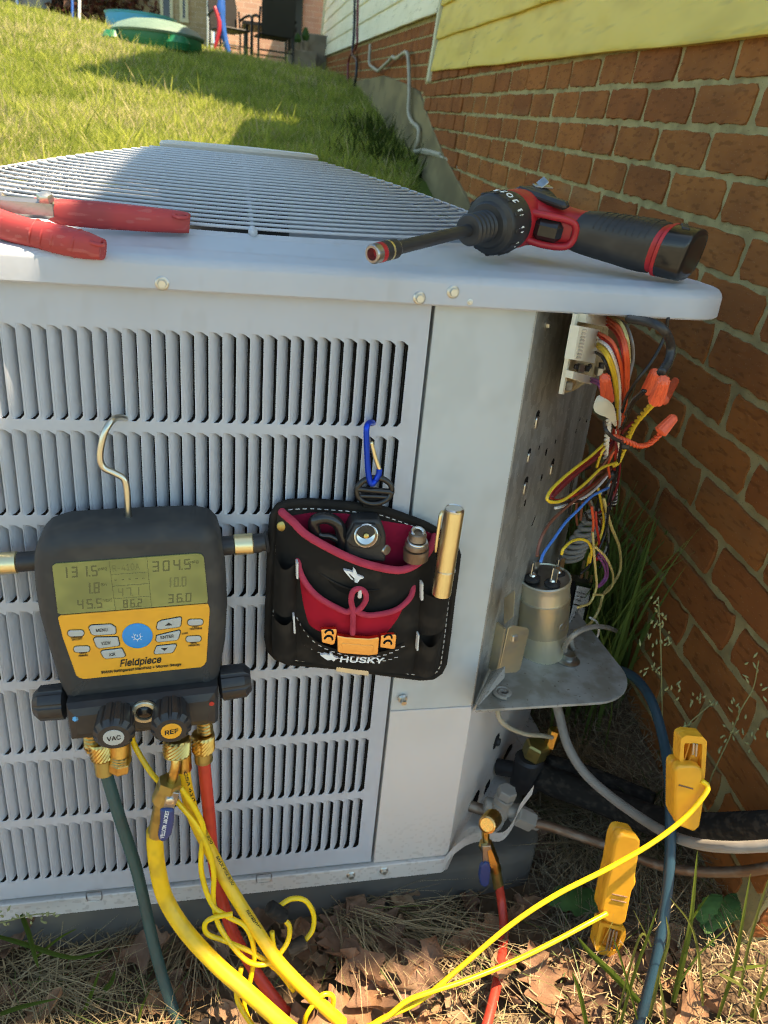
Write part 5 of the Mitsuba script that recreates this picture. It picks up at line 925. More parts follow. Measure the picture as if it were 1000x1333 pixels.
H1 = [('orange', [(0.5747,0.0166,0.8137),(0.5602,-0.0396,0.8166),(0.5698,-0.0436,0.8009),(0.5965,-0.0119,0.7725),(0.6252,0.0301,0.736),(0.6398,0.0553,0.7067),(0.6584,0.0852,0.6738),(0.673,0.1104,0.6405),(0.6868,0.1346,0.6186)]), ('red', [(0.5747,0.0166,0.8113),(0.5719,-0.0178,0.8076),(0.5821,-0.0213,0.7913),(0.6019,-0.0007,0.7672),(0.6256,0.0337,0.7349),(0.64,0.0586,0.7056),(0.6563,0.0858,0.6736),(0.6622,0.0976,0.6514)]),
 ('orange', [(0.6049,0.0603,0.8186),(0.578,-0.0183,0.8219),(0.5694,-0.052,0.8097),(0.5934,-0.0233,0.7779),(0.6228,0.0195,0.7417),(0.646,0.0549,0.7069),(0.6615,0.0843,0.6742),(0.6679,0.0966,0.6518)]), ('red', [(0.6075,0.0651,0.8147),(0.5857,-0.0014,0.8152),(0.5781,-0.0338,0.8035),(0.6031,-0.004,0.7731),(0.6325,0.0388,0.7362),(0.6538,0.072,0.6987),(0.6647,0.0928,0.6683),(0.6742,0.1103,0.6406)]),
 ('orange', [(0.6024,0.0574,0.823),(0.5757,-0.0242,0.8253),(0.5714,-0.0527,0.8099),(0.5932,-0.0267,0.7812),(0.6191,0.0104,0.7443),(0.6533,0.0636,0.7014)]), ('white', [(0.5775,0.0199,0.8059),(0.5606,-0.0344,0.8098),(0.5744,-0.0305,0.7933),(0.597,-0.0066,0.7662),(0.6237,0.0284,0.7312),(0.6529,0.0694,0.6915),(0.6543,0.0804,0.6755)]),
 ('yellow', [(0.5772,0.0196,0.8016),(0.5624,-0.0292,0.8045),(0.5721,-0.03,0.7907),(0.5919,-0.0096,0.7669),(0.6223,0.0298,0.7307),(0.6512,0.0705,0.6934)]), ('yellow', [(0.5772,0.0196,0.7991),(0.562,-0.028,0.8019),(0.5703,-0.0306,0.7885),(0.5907,-0.0095,0.7643),(0.6198,0.0283,0.7311)]),
 ('black', [(0.5766,0.0189,0.7929),(0.5617,-0.0269,0.797),(0.5711,-0.0266,0.7827),(0.5882,-0.0093,0.7592),(0.6158,0.0251,0.7266),(0.6424,0.0616,0.6962)]), ('tan', [(0.6158,0.0811,0.8212),(0.5853,-0.0019,0.8293),(0.5727,-0.0448,0.8216),(0.587,-0.0309,0.8009),(0.5928,-0.0241,0.7876)]), ('grey', [(0.6233,0.0901,0.8204),(0.6024,0.0185,0.8237),(0.599,-0.0089,0.8127),(0.6101,-0.0003,0.792),(0.61,-0.0004,0.7699)]),
 ('purple', [(0.5891,0.04,0.7593),(0.5829,0.0108,0.7635),(0.5908,0.0124,0.7557),(0.6078,0.0281,0.7387)]), ('purple', [(0.5894,0.0404,0.7561),(0.5817,0.0094,0.7608),(0.5861,0.0069,0.7546),(0.6012,0.0202,0.7383)]),
 ('black', [(0.602,-0.0598,0.8453),(0.6046,-0.0567,0.8256),(0.5961,-0.059,0.8034),(0.5863,-0.0552,0.7816),(0.5952,-0.0289,0.7578),(0.6219,0.0184,0.7289)]), ('black', [(0.5595,-0.1181,0.7894),(0.5804,-0.0699,0.7648),(0.6151,-0.0052,0.731),(0.6369,0.0363,0.7045)]), ('black', [(0.5523,-0.1267,0.792),(0.5708,-0.0814,0.7691),(0.6065,-0.0155,0.7366)]),
 ('maroon', [(0.6089,-0.0593,0.7624),(0.6386,0.0072,0.7276),(0.6407,0.033,0.7057),(0.6501,0.0628,0.6816),(0.6424,0.0739,0.6599),(0.608,0.0485,0.6515),(0.5674,0.0079,0.6477),(0.5336,-0.0324,0.6484)]), ('maroon', [(0.6505,0.0603,0.6996),(0.6487,0.0737,0.6719),(0.609,0.0419,0.6599),(0.561,-0.0076,0.6595),(0.5377,-0.0275,0.6516),(0.5303,-0.0363,0.6501)]), ('red', [(0.6423,0.0661,0.6832),(0.6373,0.0756,0.6592),(0.5962,0.0376,0.6557),(0.5515,-0.008,0.6515),(0.5329,-0.0285,0.6494),(0.5492,-0.0137,0.6361),(0.603,0.0379,0.6237),(0.6612,0.0948,0.6215),(0.6823,0.1138,0.6267)]),
 ('yellow', [(0.6655,0.0812,0.6448),(0.6264,0.044,0.6521),(0.5953,0.0178,0.6437),(0.5529,-0.0218,0.641),(0.5232,-0.0525,0.6514),(0.5118,-0.063,0.6604),(0.5247,-0.0461,0.6648),(0.5574,-0.0118,0.668),(0.6046,0.0366,0.669),(0.627,0.0556,0.6751),(0.6406,0.0671,0.6799)]), ('yellow', [(0.639,0.0621,0.6759),(0.6301,0.0578,0.6657),(0.6345,0.0692,0.6437)]),
 ('black', [(0.5187,-0.0532,0.6533),(0.582,0.0159,0.621),(0.6564,0.0922,0.5942),(0.7056,0.1415,0.5862),(0.7099,0.1404,0.6034),(0.6967,0.1246,0.6226)]), ('black', [(0.6383,0.0924,0.6347),(0.6036,0.0588,0.6386),(0.6023,0.062,0.6194),(0.619,0.085,0.5751)]),
 ('white', [(0.6762,0.1065,0.6232),(0.6476,0.0817,0.6113),(0.6084,0.0443,0.612),(0.563,-0.0005,0.6232),(0.5467,-0.0167,0.6283)]), ('brown', [(0.676,0.1031,0.6309),(0.6302,0.0579,0.6243),(0.5866,0.0153,0.6248),(0.5572,-0.0135,0.6235),(0.5351,-0.0352,0.6199),(0.5196,-0.0522,0.6119),(0.5153,-0.0573,0.5995),(0.513,-0.0632,0.5937)]), ('blue', [(0.6666,0.0872,0.609),(0.619,0.0383,0.6188),(0.5878,0.0073,0.6153),(0.5626,-0.0165,0.6108),(0.5405,-0.0397,0.6027),(0.5191,-0.0652,0.5995),(0.51,-0.0792,0.5957)]),
 ('brown', [(0.6935,0.1193,0.6469),(0.673,0.1088,0.6286),(0.6386,0.0771,0.6285),(0.6156,0.0575,0.6214),(0.6107,0.0595,0.6053)]), ('grey', [(0.6847,0.1088,0.6475),(0.6762,0.1065,0.6232),(0.6849,0.1169,0.5933),(0.7184,0.1567,0.5487)]), ('black', [(0.685,0.1045,0.6367),(0.6823,0.1074,0.5843),(0.6876,0.1201,0.5587),(0.6536,0.0919,0.562),(0.633,0.0705,0.5817)]),
 ('yellow', [(0.6497,0.0827,0.6108),(0.6665,0.0949,0.5833),(0.6916,0.1217,0.5443),(0.6892,0.1189,0.5181),(0.6589,0.0827,0.5166),(0.6661,0.0945,0.4931)]), ('tan', [(0.657,0.0758,0.5982),(0.7039,0.1239,0.5397),(0.7712,0.1964,0.4665),(0.8051,0.2336,0.4102),(0.7878,0.2146,0.3966),(0.7473,0.171,0.403),(0.7505,0.1794,0.3697),(0.73,0.1612,0.3575),(0.6693,0.0952,0.3893)]),
 ('tan', [(0.6399,0.0554,0.5624),(0.652,0.0621,0.5298),(0.678,0.09,0.4836),(0.6942,0.1076,0.4517),(0.6878,0.1048,0.4298),(0.6421,0.0549,0.4542)]), ('tan', [(0.6363,0.0356,0.5521),(0.6917,0.097,0.5039),(0.749,0.1621,0.4418),(0.7659,0.1837,0.4076),(0.7361,0.1529,0.4135),(0.6898,0.104,0.443)]), ('yellow', [(0.5605,-0.0253,0.5753),(0.5618,-0.0253,0.5828),(0.5768,-0.012,0.5845),(0.6017,0.0131,0.5746),(0.6297,0.0417,0.5551),(0.6494,0.0636,0.5307),(0.6577,0.0766,0.5086)]),
 ('purple', [(0.6771,0.092,0.5137),(0.7204,0.1389,0.472),(0.7444,0.1675,0.435),(0.7334,0.1575,0.4275),(0.7145,0.1397,0.4326)]), ('purple', [(0.6797,0.0967,0.506),(0.7174,0.1384,0.4687),(0.7375,0.1623,0.4381),(0.7293,0.1557,0.4306),(0.7138,0.1404,0.4341)]), ('orange', [(0.6267,0.0475,0.6005),(0.64,0.0586,0.5736),(0.6461,0.0659,0.554)]), ('red', [(0.6479,0.0727,0.5827),(0.6573,0.0777,0.5579),(0.6797,0.1013,0.5225),(0.6932,0.1205,0.4878)]), ('black', [(0.6711,0.0848,0.5835),(0.6859,0.1024,0.5423),(0.6784,0.0967,0.5181),(0.6633,0.0849,0.5006),(0.6474,0.0753,0.4925)]), ('white', [(0.7072,0.1278,0.3903),(0.734,0.1505,0.367),(0.7548,0.1721,0.3336),(0.7414,0.1608,0.321),(0.7155,0.1455,0.3203),(0.6893,0.1251,0.3313)])]
H1 += [('brown', [(0.6387,0.0431,0.6995),(0.6503,0.0678,0.6652),(0.6424,0.0724,0.6425),(0.6258,0.062,0.6255),(0.6224,0.0641,0.6033),(0.6358,0.0832,0.5662)]), ('black', [(0.6446,0.047,0.6955),(0.6617,0.0705,0.6614),(0.6799,0.0985,0.6202),(0.6906,0.1158,0.5806),(0.7093,0.1397,0.5356)]), ('red', [(0.6351,0.0419,0.6998),(0.6541,0.0692,0.6677),(0.6752,0.0975,0.633),(0.6904,0.1187,0.6023),(0.69,0.1229,0.5841)]), ('white', [(0.6343,0.0425,0.6996),(0.6571,0.0681,0.6681),(0.6776,0.0972,0.6332),(0.6823,0.1106,0.6057),(0.6586,0.0917,0.5976)]),
 ('brown', [(0.6538,0.0922,0.6349),(0.6325,0.0761,0.6258),(0.6228,0.074,0.6083),(0.6278,0.0861,0.581),(0.6487,0.1125,0.5456)]), ('maroon', [(0.6422,0.0535,0.6818),(0.6783,0.0934,0.6409),(0.6972,0.119,0.6022),(0.6965,0.1229,0.5775),(0.6713,0.1038,0.5662)]), ('black', [(0.6833,0.1025,0.6312),(0.6712,0.0974,0.6111),(0.6632,0.0972,0.5888),(0.6834,0.1275,0.5485),(0.7255,0.1714,0.5023),(0.7606,0.2071,0.4573),(0.7443,0.1938,0.4334)]), ('orange', [(0.6513,0.0674,0.6654),(0.6525,0.0751,0.6446),(0.6798,0.1076,0.6101),(0.7004,0.1291,0.5815)]), ('grey', [(0.6535,0.1027,0.5863),(0.6845,0.1319,0.5532),(0.7238,0.1694,0.5215),(0.7547,0.2031,0.4749),(0.7455,0.1952,0.4482)]), ('brown', [(0.638,0.0889,0.5987),(0.6774,0.1297,0.5577),(0.7092,0.1583,0.5304),(0.7226,0.1773,0.4957),(0.6973,0.1534,0.4934)])]
for c_, l in H1: wire(c_, l, .0022 if c_ in ('tan',) and len(l) > 8 else .0017)
# twisted pairs with wire nuts
def nut(a, b, r=.0074):
    a, b = V(*a), V(*b); k = obj('wire_nut', ribbed(a, b, r, 8, .09, 72, ch=.0025, taper=.72), 'wire_nut', har, smooth=35)
nut(*[(0.5932,0.0044,0.7464),(0.5632,-0.0345,0.7803)]); nut(*[(0.6272,-0.0142,0.7614),(0.6199,-0.0307,0.788)]); nut(*[(0.5839,-0.1,0.7757),(0.5732,-0.1221,0.8023)], r=.0078); nut(*[(0.7625,0.1626,0.7031),(0.8156,0.2259,0.7146)]); nut(*[(0.649,-0.0193,0.7177),(0.6648,-0.0161,0.7362)])
for c_, l, tn in (('white', [(0.5916,0.0025,0.7469),(0.6052,0.0171,0.7262),(0.6192,0.0354,0.7045),(0.6294,0.0506,0.6826),(0.6516,0.0833,0.6505)], 7), ('yellow', [(0.5918,-0.0875,0.7726),(0.6209,-0.0294,0.7451),(0.6409,0.0177,0.7163),(0.6527,0.0442,0.6924),(0.6678,0.0747,0.6629),(0.6703,0.0839,0.6459),(0.6625,0.0793,0.6425)], 10), ('orange', [(0.6515,-0.0164,0.7147),(0.6505,-0.002,0.699),(0.6413,0.0027,0.695),(0.6214,-0.0025,0.7027),(0.6103,0.0046,0.7051)], 8)):
    obj('twisted_pair', cat(twist(l, .0018, .0019, tn)), 'wire_'+c_, har, smooth=True)
obj('cable_tie', tube([(0.5776,-0.0266,0.7307),(0.5681,-0.0504,0.7297),(0.584,-0.0392,0.7183),(0.6182,-0.0016,0.7004),(0.6602,0.0531,0.6783)], .0020, 8, 6), 'black_plastic', har, smooth=True); obj('cable_tie', bbox((0.631,0.0106,0.692), (.010, .006, .008), .002), 'black_plastic', har, smooth=False)
obj('paper_tag', ruled([(0.5479,-0.0558,0.7661),(0.5368,-0.0721,0.7619),(0.5459,-0.0613,0.7519),(0.5687,-0.0341,0.74),(0.5947,-0.0031,0.7277),(0.6236,0.0297,0.7078)], [(0.5529,-0.0498,0.7655),(0.5574,-0.0507,0.7635),(0.5705,-0.0381,0.7574),(0.5891,-0.0176,0.7463),(0.601,-0.0034,0.7352),(0.6229,0.0243,0.711)], None, 16, 6), 'connector', har, smooth=True, label='ivory paper tag on the wires')
obj('black_cable', tube([(0.5875,-0.0148,0.8347),(0.5714,-0.0807,0.8436),(0.5733,-0.1017,0.8417),(0.5974,-0.0808,0.8251),(0.5978,-0.0835,0.8106),(0.5858,-0.0947,0.8006)], .0042, 12, 7), 'black_plastic', har, smooth=True, label='thick black cable arching down to the wire nuts')
sl = [V(*p) for p in [(0.6733,0.0999,0.6242),(0.6937,0.1242,0.6),(0.7096,0.1432,0.5754),(0.7159,0.1507,0.5584)]]
obj('striped_sleeve', tube(sl, .0055, 14, 6), 'black_plastic', har, smooth=True)
Pc = curve(sl, 6)
for i in range(1, len(Pc)-1, 2): obj('sleeve_stripe', cyl(Pc[i]-V(0, 0, .0008), Pc[i]+V(0, 0, .0008), .0058, 14), 'wire_white', har+'__striped_sleeve', smooth=40)
coil_l = [V(*p) for p in [(0.716,0.185,0.5347),(0.7201,0.1977,0.5105),(0.7121,0.1959,0.4928),(0.702,0.1932,0.4774),(0.6976,0.1942,0.4618),(0.6991,0.2006,0.4469)]]; Pq = curve(coil_l, 20); tq = np.linspace(0, 9*2*math.pi, len(Pq))
obj('coiled_cord', tube([Pq[i]+.0115*(math.cos(t)*V(.9, .1, .5)+math.sin(t)*MN) for i, t in enumerate(tq)], .0036, 8, 2), 'conduit_grey', har, smooth=True, label='coiled grey brown cord behind the wires')
obj('grey_loop', tube([(0.6703,0.1072,0.3432),(0.6484,0.0764,0.3786),(0.6421,0.0502,0.4152),(0.6841,0.0848,0.4028),(0.7737,0.1791,0.337),(0.8789,0.3013,0.2399),(0.908,0.336,0.1956),(0.8642,0.2916,0.2046),(0.7879,0.2162,0.2467),(0.7165,0.1467,0.3091),(0.6793,0.1102,0.3544),(0.6725,0.1083,0.3735)], .0036, 10, 7), 'conduit_grey', har, smooth=True, label='grey wire looped over the tray')
# ================================================================ pad, valves, line set, cables and clamps on the right
pad = single('equipment_pad', plate(rounded(rect(-.42, .006, .662, 1.02), .05, 96), -.04, .0668, XY, bevel=.016, steps=4, r=0.03, n=96), 'pad_plastic', 'dirty grey brown pad under the outdoor unit', 'pad', smooth=40)
val = thing('service_valve', 'grey liquid line valve with a brass fitting at the lower right of the unit', 'valve')
vs = [(0.54,0.055,0.1246),(0.5602,0.045,0.1235),(0.5786,0.035,0.1257)]
obj('stub_pipe', cyl(vs[0], vs[1], .008, 16), 'copper_dull', val, smooth=40)
vb = V(*(0.576,0.03,0.1383))
obj('body', cat(cyl(vb-V(0, 0, .014), vb+V(0, 0, .016), .0125, 20, .003), cyl(vb+V(-.02, .012, .002), vb+V(.028, -.004, -.004), .0105, 18, .002)), 'old_brass' if False else 'conduit_grey', val, smooth=40)
obj('cap_nut', cat(cyl(vb+V(.001, 0, .016), vb+V(.003, -.002, .026), .0135, 20, .001), cyl(vb+V(.003, -.002, .026), vb+V(.005, -.003, .040), .0135, 6, .0015)), 'conduit_grey', val, smooth=30)
fn_ = [(0.5873,0.026,0.1309),(0.5963,0.024,0.1348),(0.624,0.022,0.1189),(0.635,0.02,0.1123)]
obj('flare_nut', cat(cyl(fn_[1], fn_[2], .0155, 6, .002), cyl(fn_[2], fn_[3], .0095, 16, .002)), 'conduit_grey', val, smooth=30)
bb_ = [(0.4879,-0.003,0.08),(0.5043,-0.002,0.1058),(0.5252,-0.0,0.1197),(0.5508,0.004,0.1178),(0.5761,0.008,0.1103),(0.5908,0.012,0.1275),(0.5986,0.018,0.1493),(0.6157,0.022,0.1789)]
obj('bracket', ruled([V(*p)+V(0, 0, .0085) for p in bb_], [V(*p)-V(0, 0, .0085) for p in bb_], None, 40, 3), 'paint_low', val, smooth=True, label='pale curved valve bracket')
big = thing('suction_valve', 'dark larger valve above the liquid line valve, joined to the foam covered pipe', 'valve')
bv = V(*(0.6442,0.1,0.1357))
obj('body', cat(cyl(bv-V(0, 0, .03), bv+V(0, 0, .03), .022, 20, .004), cyl(V(*(0.6099,0.13,0.122)), bv, .0125, 18)), 'black_plastic', big, smooth=40)
obj('cap_nut', cyl(bv+V(.004, 0, .03), bv+V(.008, -.002, .056), .0185, 6, .003), 'old_brass', big, smooth=30)
obj('brass_valve', cat([tube([(0.6912,0.11,0.2201),(0.6839,0.105,0.2017),(0.673,0.1,0.1895),(0.6678,0.1,0.1708)], .0065, 10, 5), cyl((0.6757,0.1,0.2139), (0.6716,0.098,0.1855), .0095, 6)]), 'brass', big, smooth=40)
for (t, z), r_ in zip([(0.1509,0.1858),(0.2384,0.0847),(0.1469,0.0988),(0.0932,0.1184)], (.012, .026, .012, .014)):
    obj('plate_opening', plate(rounded(rect(t-r_, z-r_, t+r_, z+r_), r_*.9, 24), -.0004, .0005, MW), 'dark_void', unit_+'__valve_plate', smooth=False)
obj('plate_bolt', hexbolt(MO+MD*(0.1509,0.1858)[0]+V(0, 0, (0.1509,0.1858)[1]), MN, .006, .006), 'black_plastic', unit_+'__valve_plate', smooth=30)
line = thing('insulated_pipe', 'black foam covered pipe running from the valve towards the wall', 'pipe')
obj('foam_sleeve', tube([(0.6543,0.095,0.1378),(0.6823,0.085,0.1262),(0.7219,0.06,0.1233),(0.7636,0.03,0.1226),(0.7916,-0.03,0.1496),(0.8043,-0.085,0.1957),(0.8219,-0.125,0.2356),(0.834,-0.16,0.271),(0.8485,-0.19,0.2984)], [.0205, .0215, .0205, .0215, .021, .0195, .0205, .0205], 20, 8), 'foam', line, smooth=True)
obj('foam_sleeve__upper', tube([(0.6779,0.11,0.1383),(0.7268,0.1,0.1275),(0.778,0.07,0.1213),(0.82,0.03,0.1237)], .016, 16, 8), 'foam', line, smooth=True)
single('liquid_pipe', tube([(0.6233,0.02,0.1181),(0.6462,0.01,0.1184),(0.6918,-0.01,0.1117),(0.7328,-0.035,0.1114),(0.7602,-0.075,0.1262),(0.7909,-0.11,0.1477),(0.8249,-0.145,0.1819),(0.8393,-0.175,0.2222),(0.8518,-0.2,0.2528)], .0068, 14, 8), 'copper_dull', 'dull bare copper pipe running below the foam covered pipe', 'pipe', smooth=True)
single('conduit', tube([(0.6674,0.1,0.2639),(0.6734,0.095,0.2465),(0.6797,0.065,0.215),(0.6962,0.035,0.1909),(0.7167,0.0,0.1823),(0.7352,-0.05,0.1897),(0.7471,-0.1,0.2081),(0.759,-0.14,0.2327),(0.7702,-0.178,0.2678),(0.7918,-0.205,0.2969),(0.8076,-0.23,0.3233)], .0068, 14, 8), 'conduit_grey', 'grey electrical conduit curving down from the tray over the foam pipe', 'conduit', smooth=True)
single('ground_wire', tube([(0.5433,0.03,0.3218),(0.5479,0.028,0.3046),(0.5641,0.03,0.2864),(0.5965,0.04,0.2635),(0.6297,0.055,0.2451),(0.6581,0.075,0.2223)], .0032, 10, 7), 'cable_beige', 'thin beige wire hanging below the left end of the tray', 'wire', smooth=True)
blu = thing('blue_hose', 'dark blue hose arching down from behind the tray at the right', 'hose')
obj('hose', tube([(0.7523,0.16,0.2621),(0.762,0.12,0.3021),(0.7732,0.085,0.3134),(0.7727,0.035,0.3116),(0.7671,-0.015,0.2902),(0.7518,-0.065,0.2718),(0.7411,-0.1,0.2428),(0.7344,-0.13,0.1977),(0.7264,-0.155,0.1481),(0.714,-0.18,0.1001),(0.6966,-0.205,0.0468),(0.6856,-0.218,0.0033),(0.6621,-0.24,-0.0607)], .0068, 18, 8), 'blue_hose', blu, smooth=True)
red2 = thing('red_hose', 'red hose hanging from the service valve at the lower right', 'hose')
obj('hose', tube([(0.5609,-0.036,0.0723),(0.5659,-0.046,0.0463),(0.5625,-0.072,0.0309),(0.5461,-0.11,0.0286),(0.5233,-0.152,0.034),(0.4983,-0.192,0.0308),(0.4753,-0.225,0.0227)], .0062, 16, 8), 'red_hose', red2, smooth=True)
obj('ferrule', cyl((0.552,-0.034,0.1019), (0.5629,-0.036,0.0631), .0072, 18, .001), 'old_brass', red2, smooth=35)
obj('valve_body', cat(cyl((0.5319,-0.03,0.147), (0.5486,-0.033,0.1085), .0095, 6, .002), cyl((0.5466,-0.033,0.1145), (0.554,-0.034,0.0966), .0082, 14, .001)), 'brass', red2, smooth=30)
obj('bent_tube', tube([(0.5383,-0.022,0.1722),(0.5324,-0.028,0.1696),(0.5309,-0.03,0.161),(0.534,-0.031,0.145)], .0052, 12, 6), 'brass', red2, smooth=True)
ka, kb = [(0.5495,-0.008,0.166),(0.5306,-0.03,0.1774)]; obj('knurled_nut', knurl(ka, kb, .0125), 'brass', red2, smooth=25); obj('nut_ring', lathe([(.0115, 0), (.0095, .001), (.0075, -.002)], kb, V(*kb)-V(*ka), 26), 'copper_tint', red2, smooth=40)
obj('valve_handle', plate([(0.5265,0.1167),(0.5319,0.1244),(0.5389,0.1206),(0.5416,0.1103),(0.5436,0.0826),(0.5391,0.0759),(0.5317,0.0814),(0.5273,0.0966)], .038, .044, bevel=.002, r=.002, n=40), 'handle_blue', red2, smooth=45, label='dark blue valve handle')
obj('handle_arm', plate([(0.5243,0.1512),(0.5361,0.151),(0.5392,0.145),(0.5332,0.1417),(0.5404,0.1153),(0.5302,0.1182)], .036, .041, bevel=.001), 'steel', red2, smooth=30)
obj('lettering', text_on('BOTTLE', V(*(0.5324,-0.0442,0.0892)), V(*(0.5297,-0.0442,0.1154)), .0028, NF, .0002), 'white_print', red2+'__valve_handle', smooth=False) if False else None
# temperature clamps
def clamp(label, jaw_o, jaw_i, grip_o, slots, y, gy, marks):
    k = thing('pipe_clamp', label, 'clamp', None)
    obj('open_jaw', cat(plate_holes(rounded(jaw_o, .002, 60), [rounded(jaw_i, .002, 40)[::-1]], -y-.010, -y-.002), plate(rounded(jaw_o, .002, 60), -y-.017, -y-.0095, bevel=.002, n=60)), 'orange_yellow', k, smooth=40, label='open jaw of the clamp')
    obj('jaw_recess', cat([plate(rect(c0-w0, z0, c0+w0, z1), -y-.0092, -y-.0035) for c0, w0, z0, z1 in [((jaw_i[0][0]+jaw_i[1][0])/2+o, .0008, min(p[1] for p in jaw_i)+.001, max(p[1] for p in jaw_i)-.001) for o in (-.0035, .0035)]]), 'dark_orange', k, smooth=30)
    for q in slots: obj('spring_pin', tube(q, .0014, 8, smooth=False), 'zinc', k, smooth=True)
    obj('grip', plate(grip_o, -y-.004, -y+.006, bevel=.0035, steps=4, r=.003, n=72), 'orange_yellow', k, smooth=45, label='ribbed grip of the clamp')
    obj('grip__lower_leaf', plate(np.array(Polygon(grip_o).buffer(-.001).exterior.coords)[:-1]+np.array([.002, -.003]), -y-.019, -y-.009, bevel=.003, r=.003, n=60), 'orange_yellow', k, smooth=45)
    for q in marks: obj('grip__mark', tube(q, .0009, 6, smooth=False), 'dead_leaf_c', k, smooth=True)
    return k
principled('dark_orange', (0.5, 0.2, 0.012), 0.5)
clamp('orange clamp standing on the foam covered pipe, nearer the brick wall', [(0.6985,0.3912),(0.7042,0.3951),(0.727,0.3909),(0.7341,0.3836),(0.7472,0.3284),(0.7461,0.3214),(0.7118,0.3425),(0.705,0.3603)], [(0.7044,0.384),(0.729,0.3807),(0.7388,0.3398),(0.713,0.3493)], [(0.6979,0.3496),(0.7008,0.3573),(0.7232,0.3552),(0.7328,0.3496),(0.7383,0.334),(0.7463,0.3273),(0.7496,0.3019),(0.7563,0.2569),(0.7502,0.2488),(0.7246,0.262),(0.7169,0.2753)],
      [[(0.7165,-0.1285,0.3828),(0.72,-0.1285,0.3667)], [(0.7209,-0.1285,0.3813),(0.7248,-0.1285,0.364)]], -0.1300, -0.1350, [[(0.7075,-0.1365,0.3293),(0.7278,-0.1365,0.3213)]])
clamp('orange clamp on the bare copper pipe, left of the blue hose', [(0.6668,0.0887),(0.707,0.0709),(0.7118,0.0553),(0.7113,0.0193),(0.7036,0.0131),(0.6796,0.0253),(0.6699,0.0392)], [(0.6731,0.0797),(0.7038,0.0656),(0.7039,0.0268),(0.6747,0.0428)], [(0.6516,0.2489),(0.6569,0.252),(0.6779,0.2442),(0.6851,0.2358),(0.6925,0.1763),(0.697,0.1623),(0.6938,0.1492),(0.6988,0.0925),(0.6915,0.0866),(0.667,0.0995),(0.6585,0.1136),(0.6541,0.1755),(0.6542,0.1886),(0.65,0.2341)],
      [[(0.6858,-0.1228,0.0717),(0.688,-0.1228,0.0328)], [(0.6908,-0.1228,0.0694),(0.693,-0.1228,0.0304)], [(0.6961,-0.1228,0.0655),(0.6993,-0.1228,0.0322)]], -0.1250, -0.1350, [[(0.6668,-0.1315,0.141),(0.6891,-0.1315,0.1319)], [(0.6657,-0.1315,0.1507),(0.6879,-0.1315,0.1418)]])
for l, nm in (([(0.3329,-0.185,0.0272),(0.3556,-0.18,0.0385),(0.3735,-0.178,0.0488),(0.4143,-0.175,0.0643),(0.4607,-0.168,0.1034),(0.5164,-0.162,0.1578),(0.5688,-0.158,0.1955),(0.6364,-0.152,0.225),(0.6849,-0.15,0.2559),(0.7218,-0.146,0.2873),(0.7408,-0.143,0.3179),(0.7449,-0.138,0.3256),(0.7369,-0.135,0.3318)], 'thin yellow cable leading up to the clamp near the wall'), ([(0.3273,-0.187,0.0389),(0.3722,-0.182,0.0539),(0.3987,-0.178,0.0736),(0.4307,-0.176,0.0816),(0.4713,-0.172,0.0865),(0.5341,-0.162,0.0943),(0.5908,-0.152,0.1073),(0.6329,-0.143,0.1171),(0.6525,-0.138,0.1198),(0.6632,-0.135,0.1211)], 'thin yellow cable leading to the clamp on the copper pipe')):
    single('yellow_sensor_cable', tube(l, .0030, 12, 8), 'yellow_cable', nm, 'cable', smooth=True)
# cables on the wall
def wcable(name, l, r, m_, lab): single(name, tube(l, r, 10, 7), m_, lab, 'cable', smooth=True)
wcable('wall_cable', [(1.401,6.2105,1.8167),(1.3877,6.1121,1.68),(1.3689,5.8259,1.6226),(1.3501,5.5279,1.5765),(1.3399,5.3363,1.5789),(1.3202,4.9599,1.5894),(1.3159,4.8712,1.5981),(1.3047,4.692,1.5718),(1.2863,4.3533,1.5699),(1.274,4.1941,1.5075),(1.2548,4.0196,1.3408),(1.2456,3.9552,1.242),(1.2345,3.8104,1.1871),(1.219,3.5711,1.143),(1.2137,3.5387,1.0815),(1.2126,3.5657,1.0383),(1.2005,3.3396,1.0409),(1.1763,2.9135,1.0204)], .011, 'cable_beige', 'pale cable running down the parging from under the cream siding')
wcable('wall_cable', [(1.2126,3.5657,1.0383),(1.1909,3.1758,1.0269),(1.1708,2.8251,1.0082),(1.1594,2.6339,0.9885),(1.1511,2.5071,0.9644)]+[(1.1637,2.4431,0.9167),(1.1483,2.3082,0.8607)], .008, 'cable_beige', 'pale cable dropping along the parging edge behind the fan guard')
wcable('wall_cable', [(1.538,8.0466,2.4627),(1.497,7.6862,2.0956),(1.4797,7.5831,1.8945),(1.4513,7.1568,1.8024),(1.4374,7.0252,1.6878),(1.433,7.1026,1.5409),(1.4269,7.1366,1.4053)], .012, 'black_plastic', 'dark cable dropping over the cream siding into the grass')
wcable('wall_cable', [(1.5179,7.7294,2.4116),(1.4788,7.3888,2.0584),(1.4662,7.2992,1.9264),(1.4961,7.9077,1.8752),(1.4698,7.6847,1.6317)], .010, 'wire_maroon', 'dark red cable beside the dark cable on the cream siding')
for q, l in enumerate(([(0.9583,0.5757,0.4421),(0.9498,0.486,0.4339),(0.9379,0.3686,0.4104),(0.927,0.2556,0.3955),(0.9167,0.16,0.3673),(0.9073,0.0678,0.3476),(0.899,-0.0134,0.3303),(0.894,-0.0642,0.3216)], [(0.9676,0.5793,0.4242),(0.9589,0.488,0.414),(0.947,0.3706,0.3911),(0.9369,0.2664,0.3777),(0.9276,0.1806,0.3512),(0.9181,0.0873,0.3305),(0.9093,0.0013,0.3126),(0.9039,-0.0529,0.3033)])):
    wcable('wall_conductor', l, .0045, 'cable_beige', ('upper' if q == 0 else 'lower')+' of two pale wires sloping down the brick wall behind the weeds')

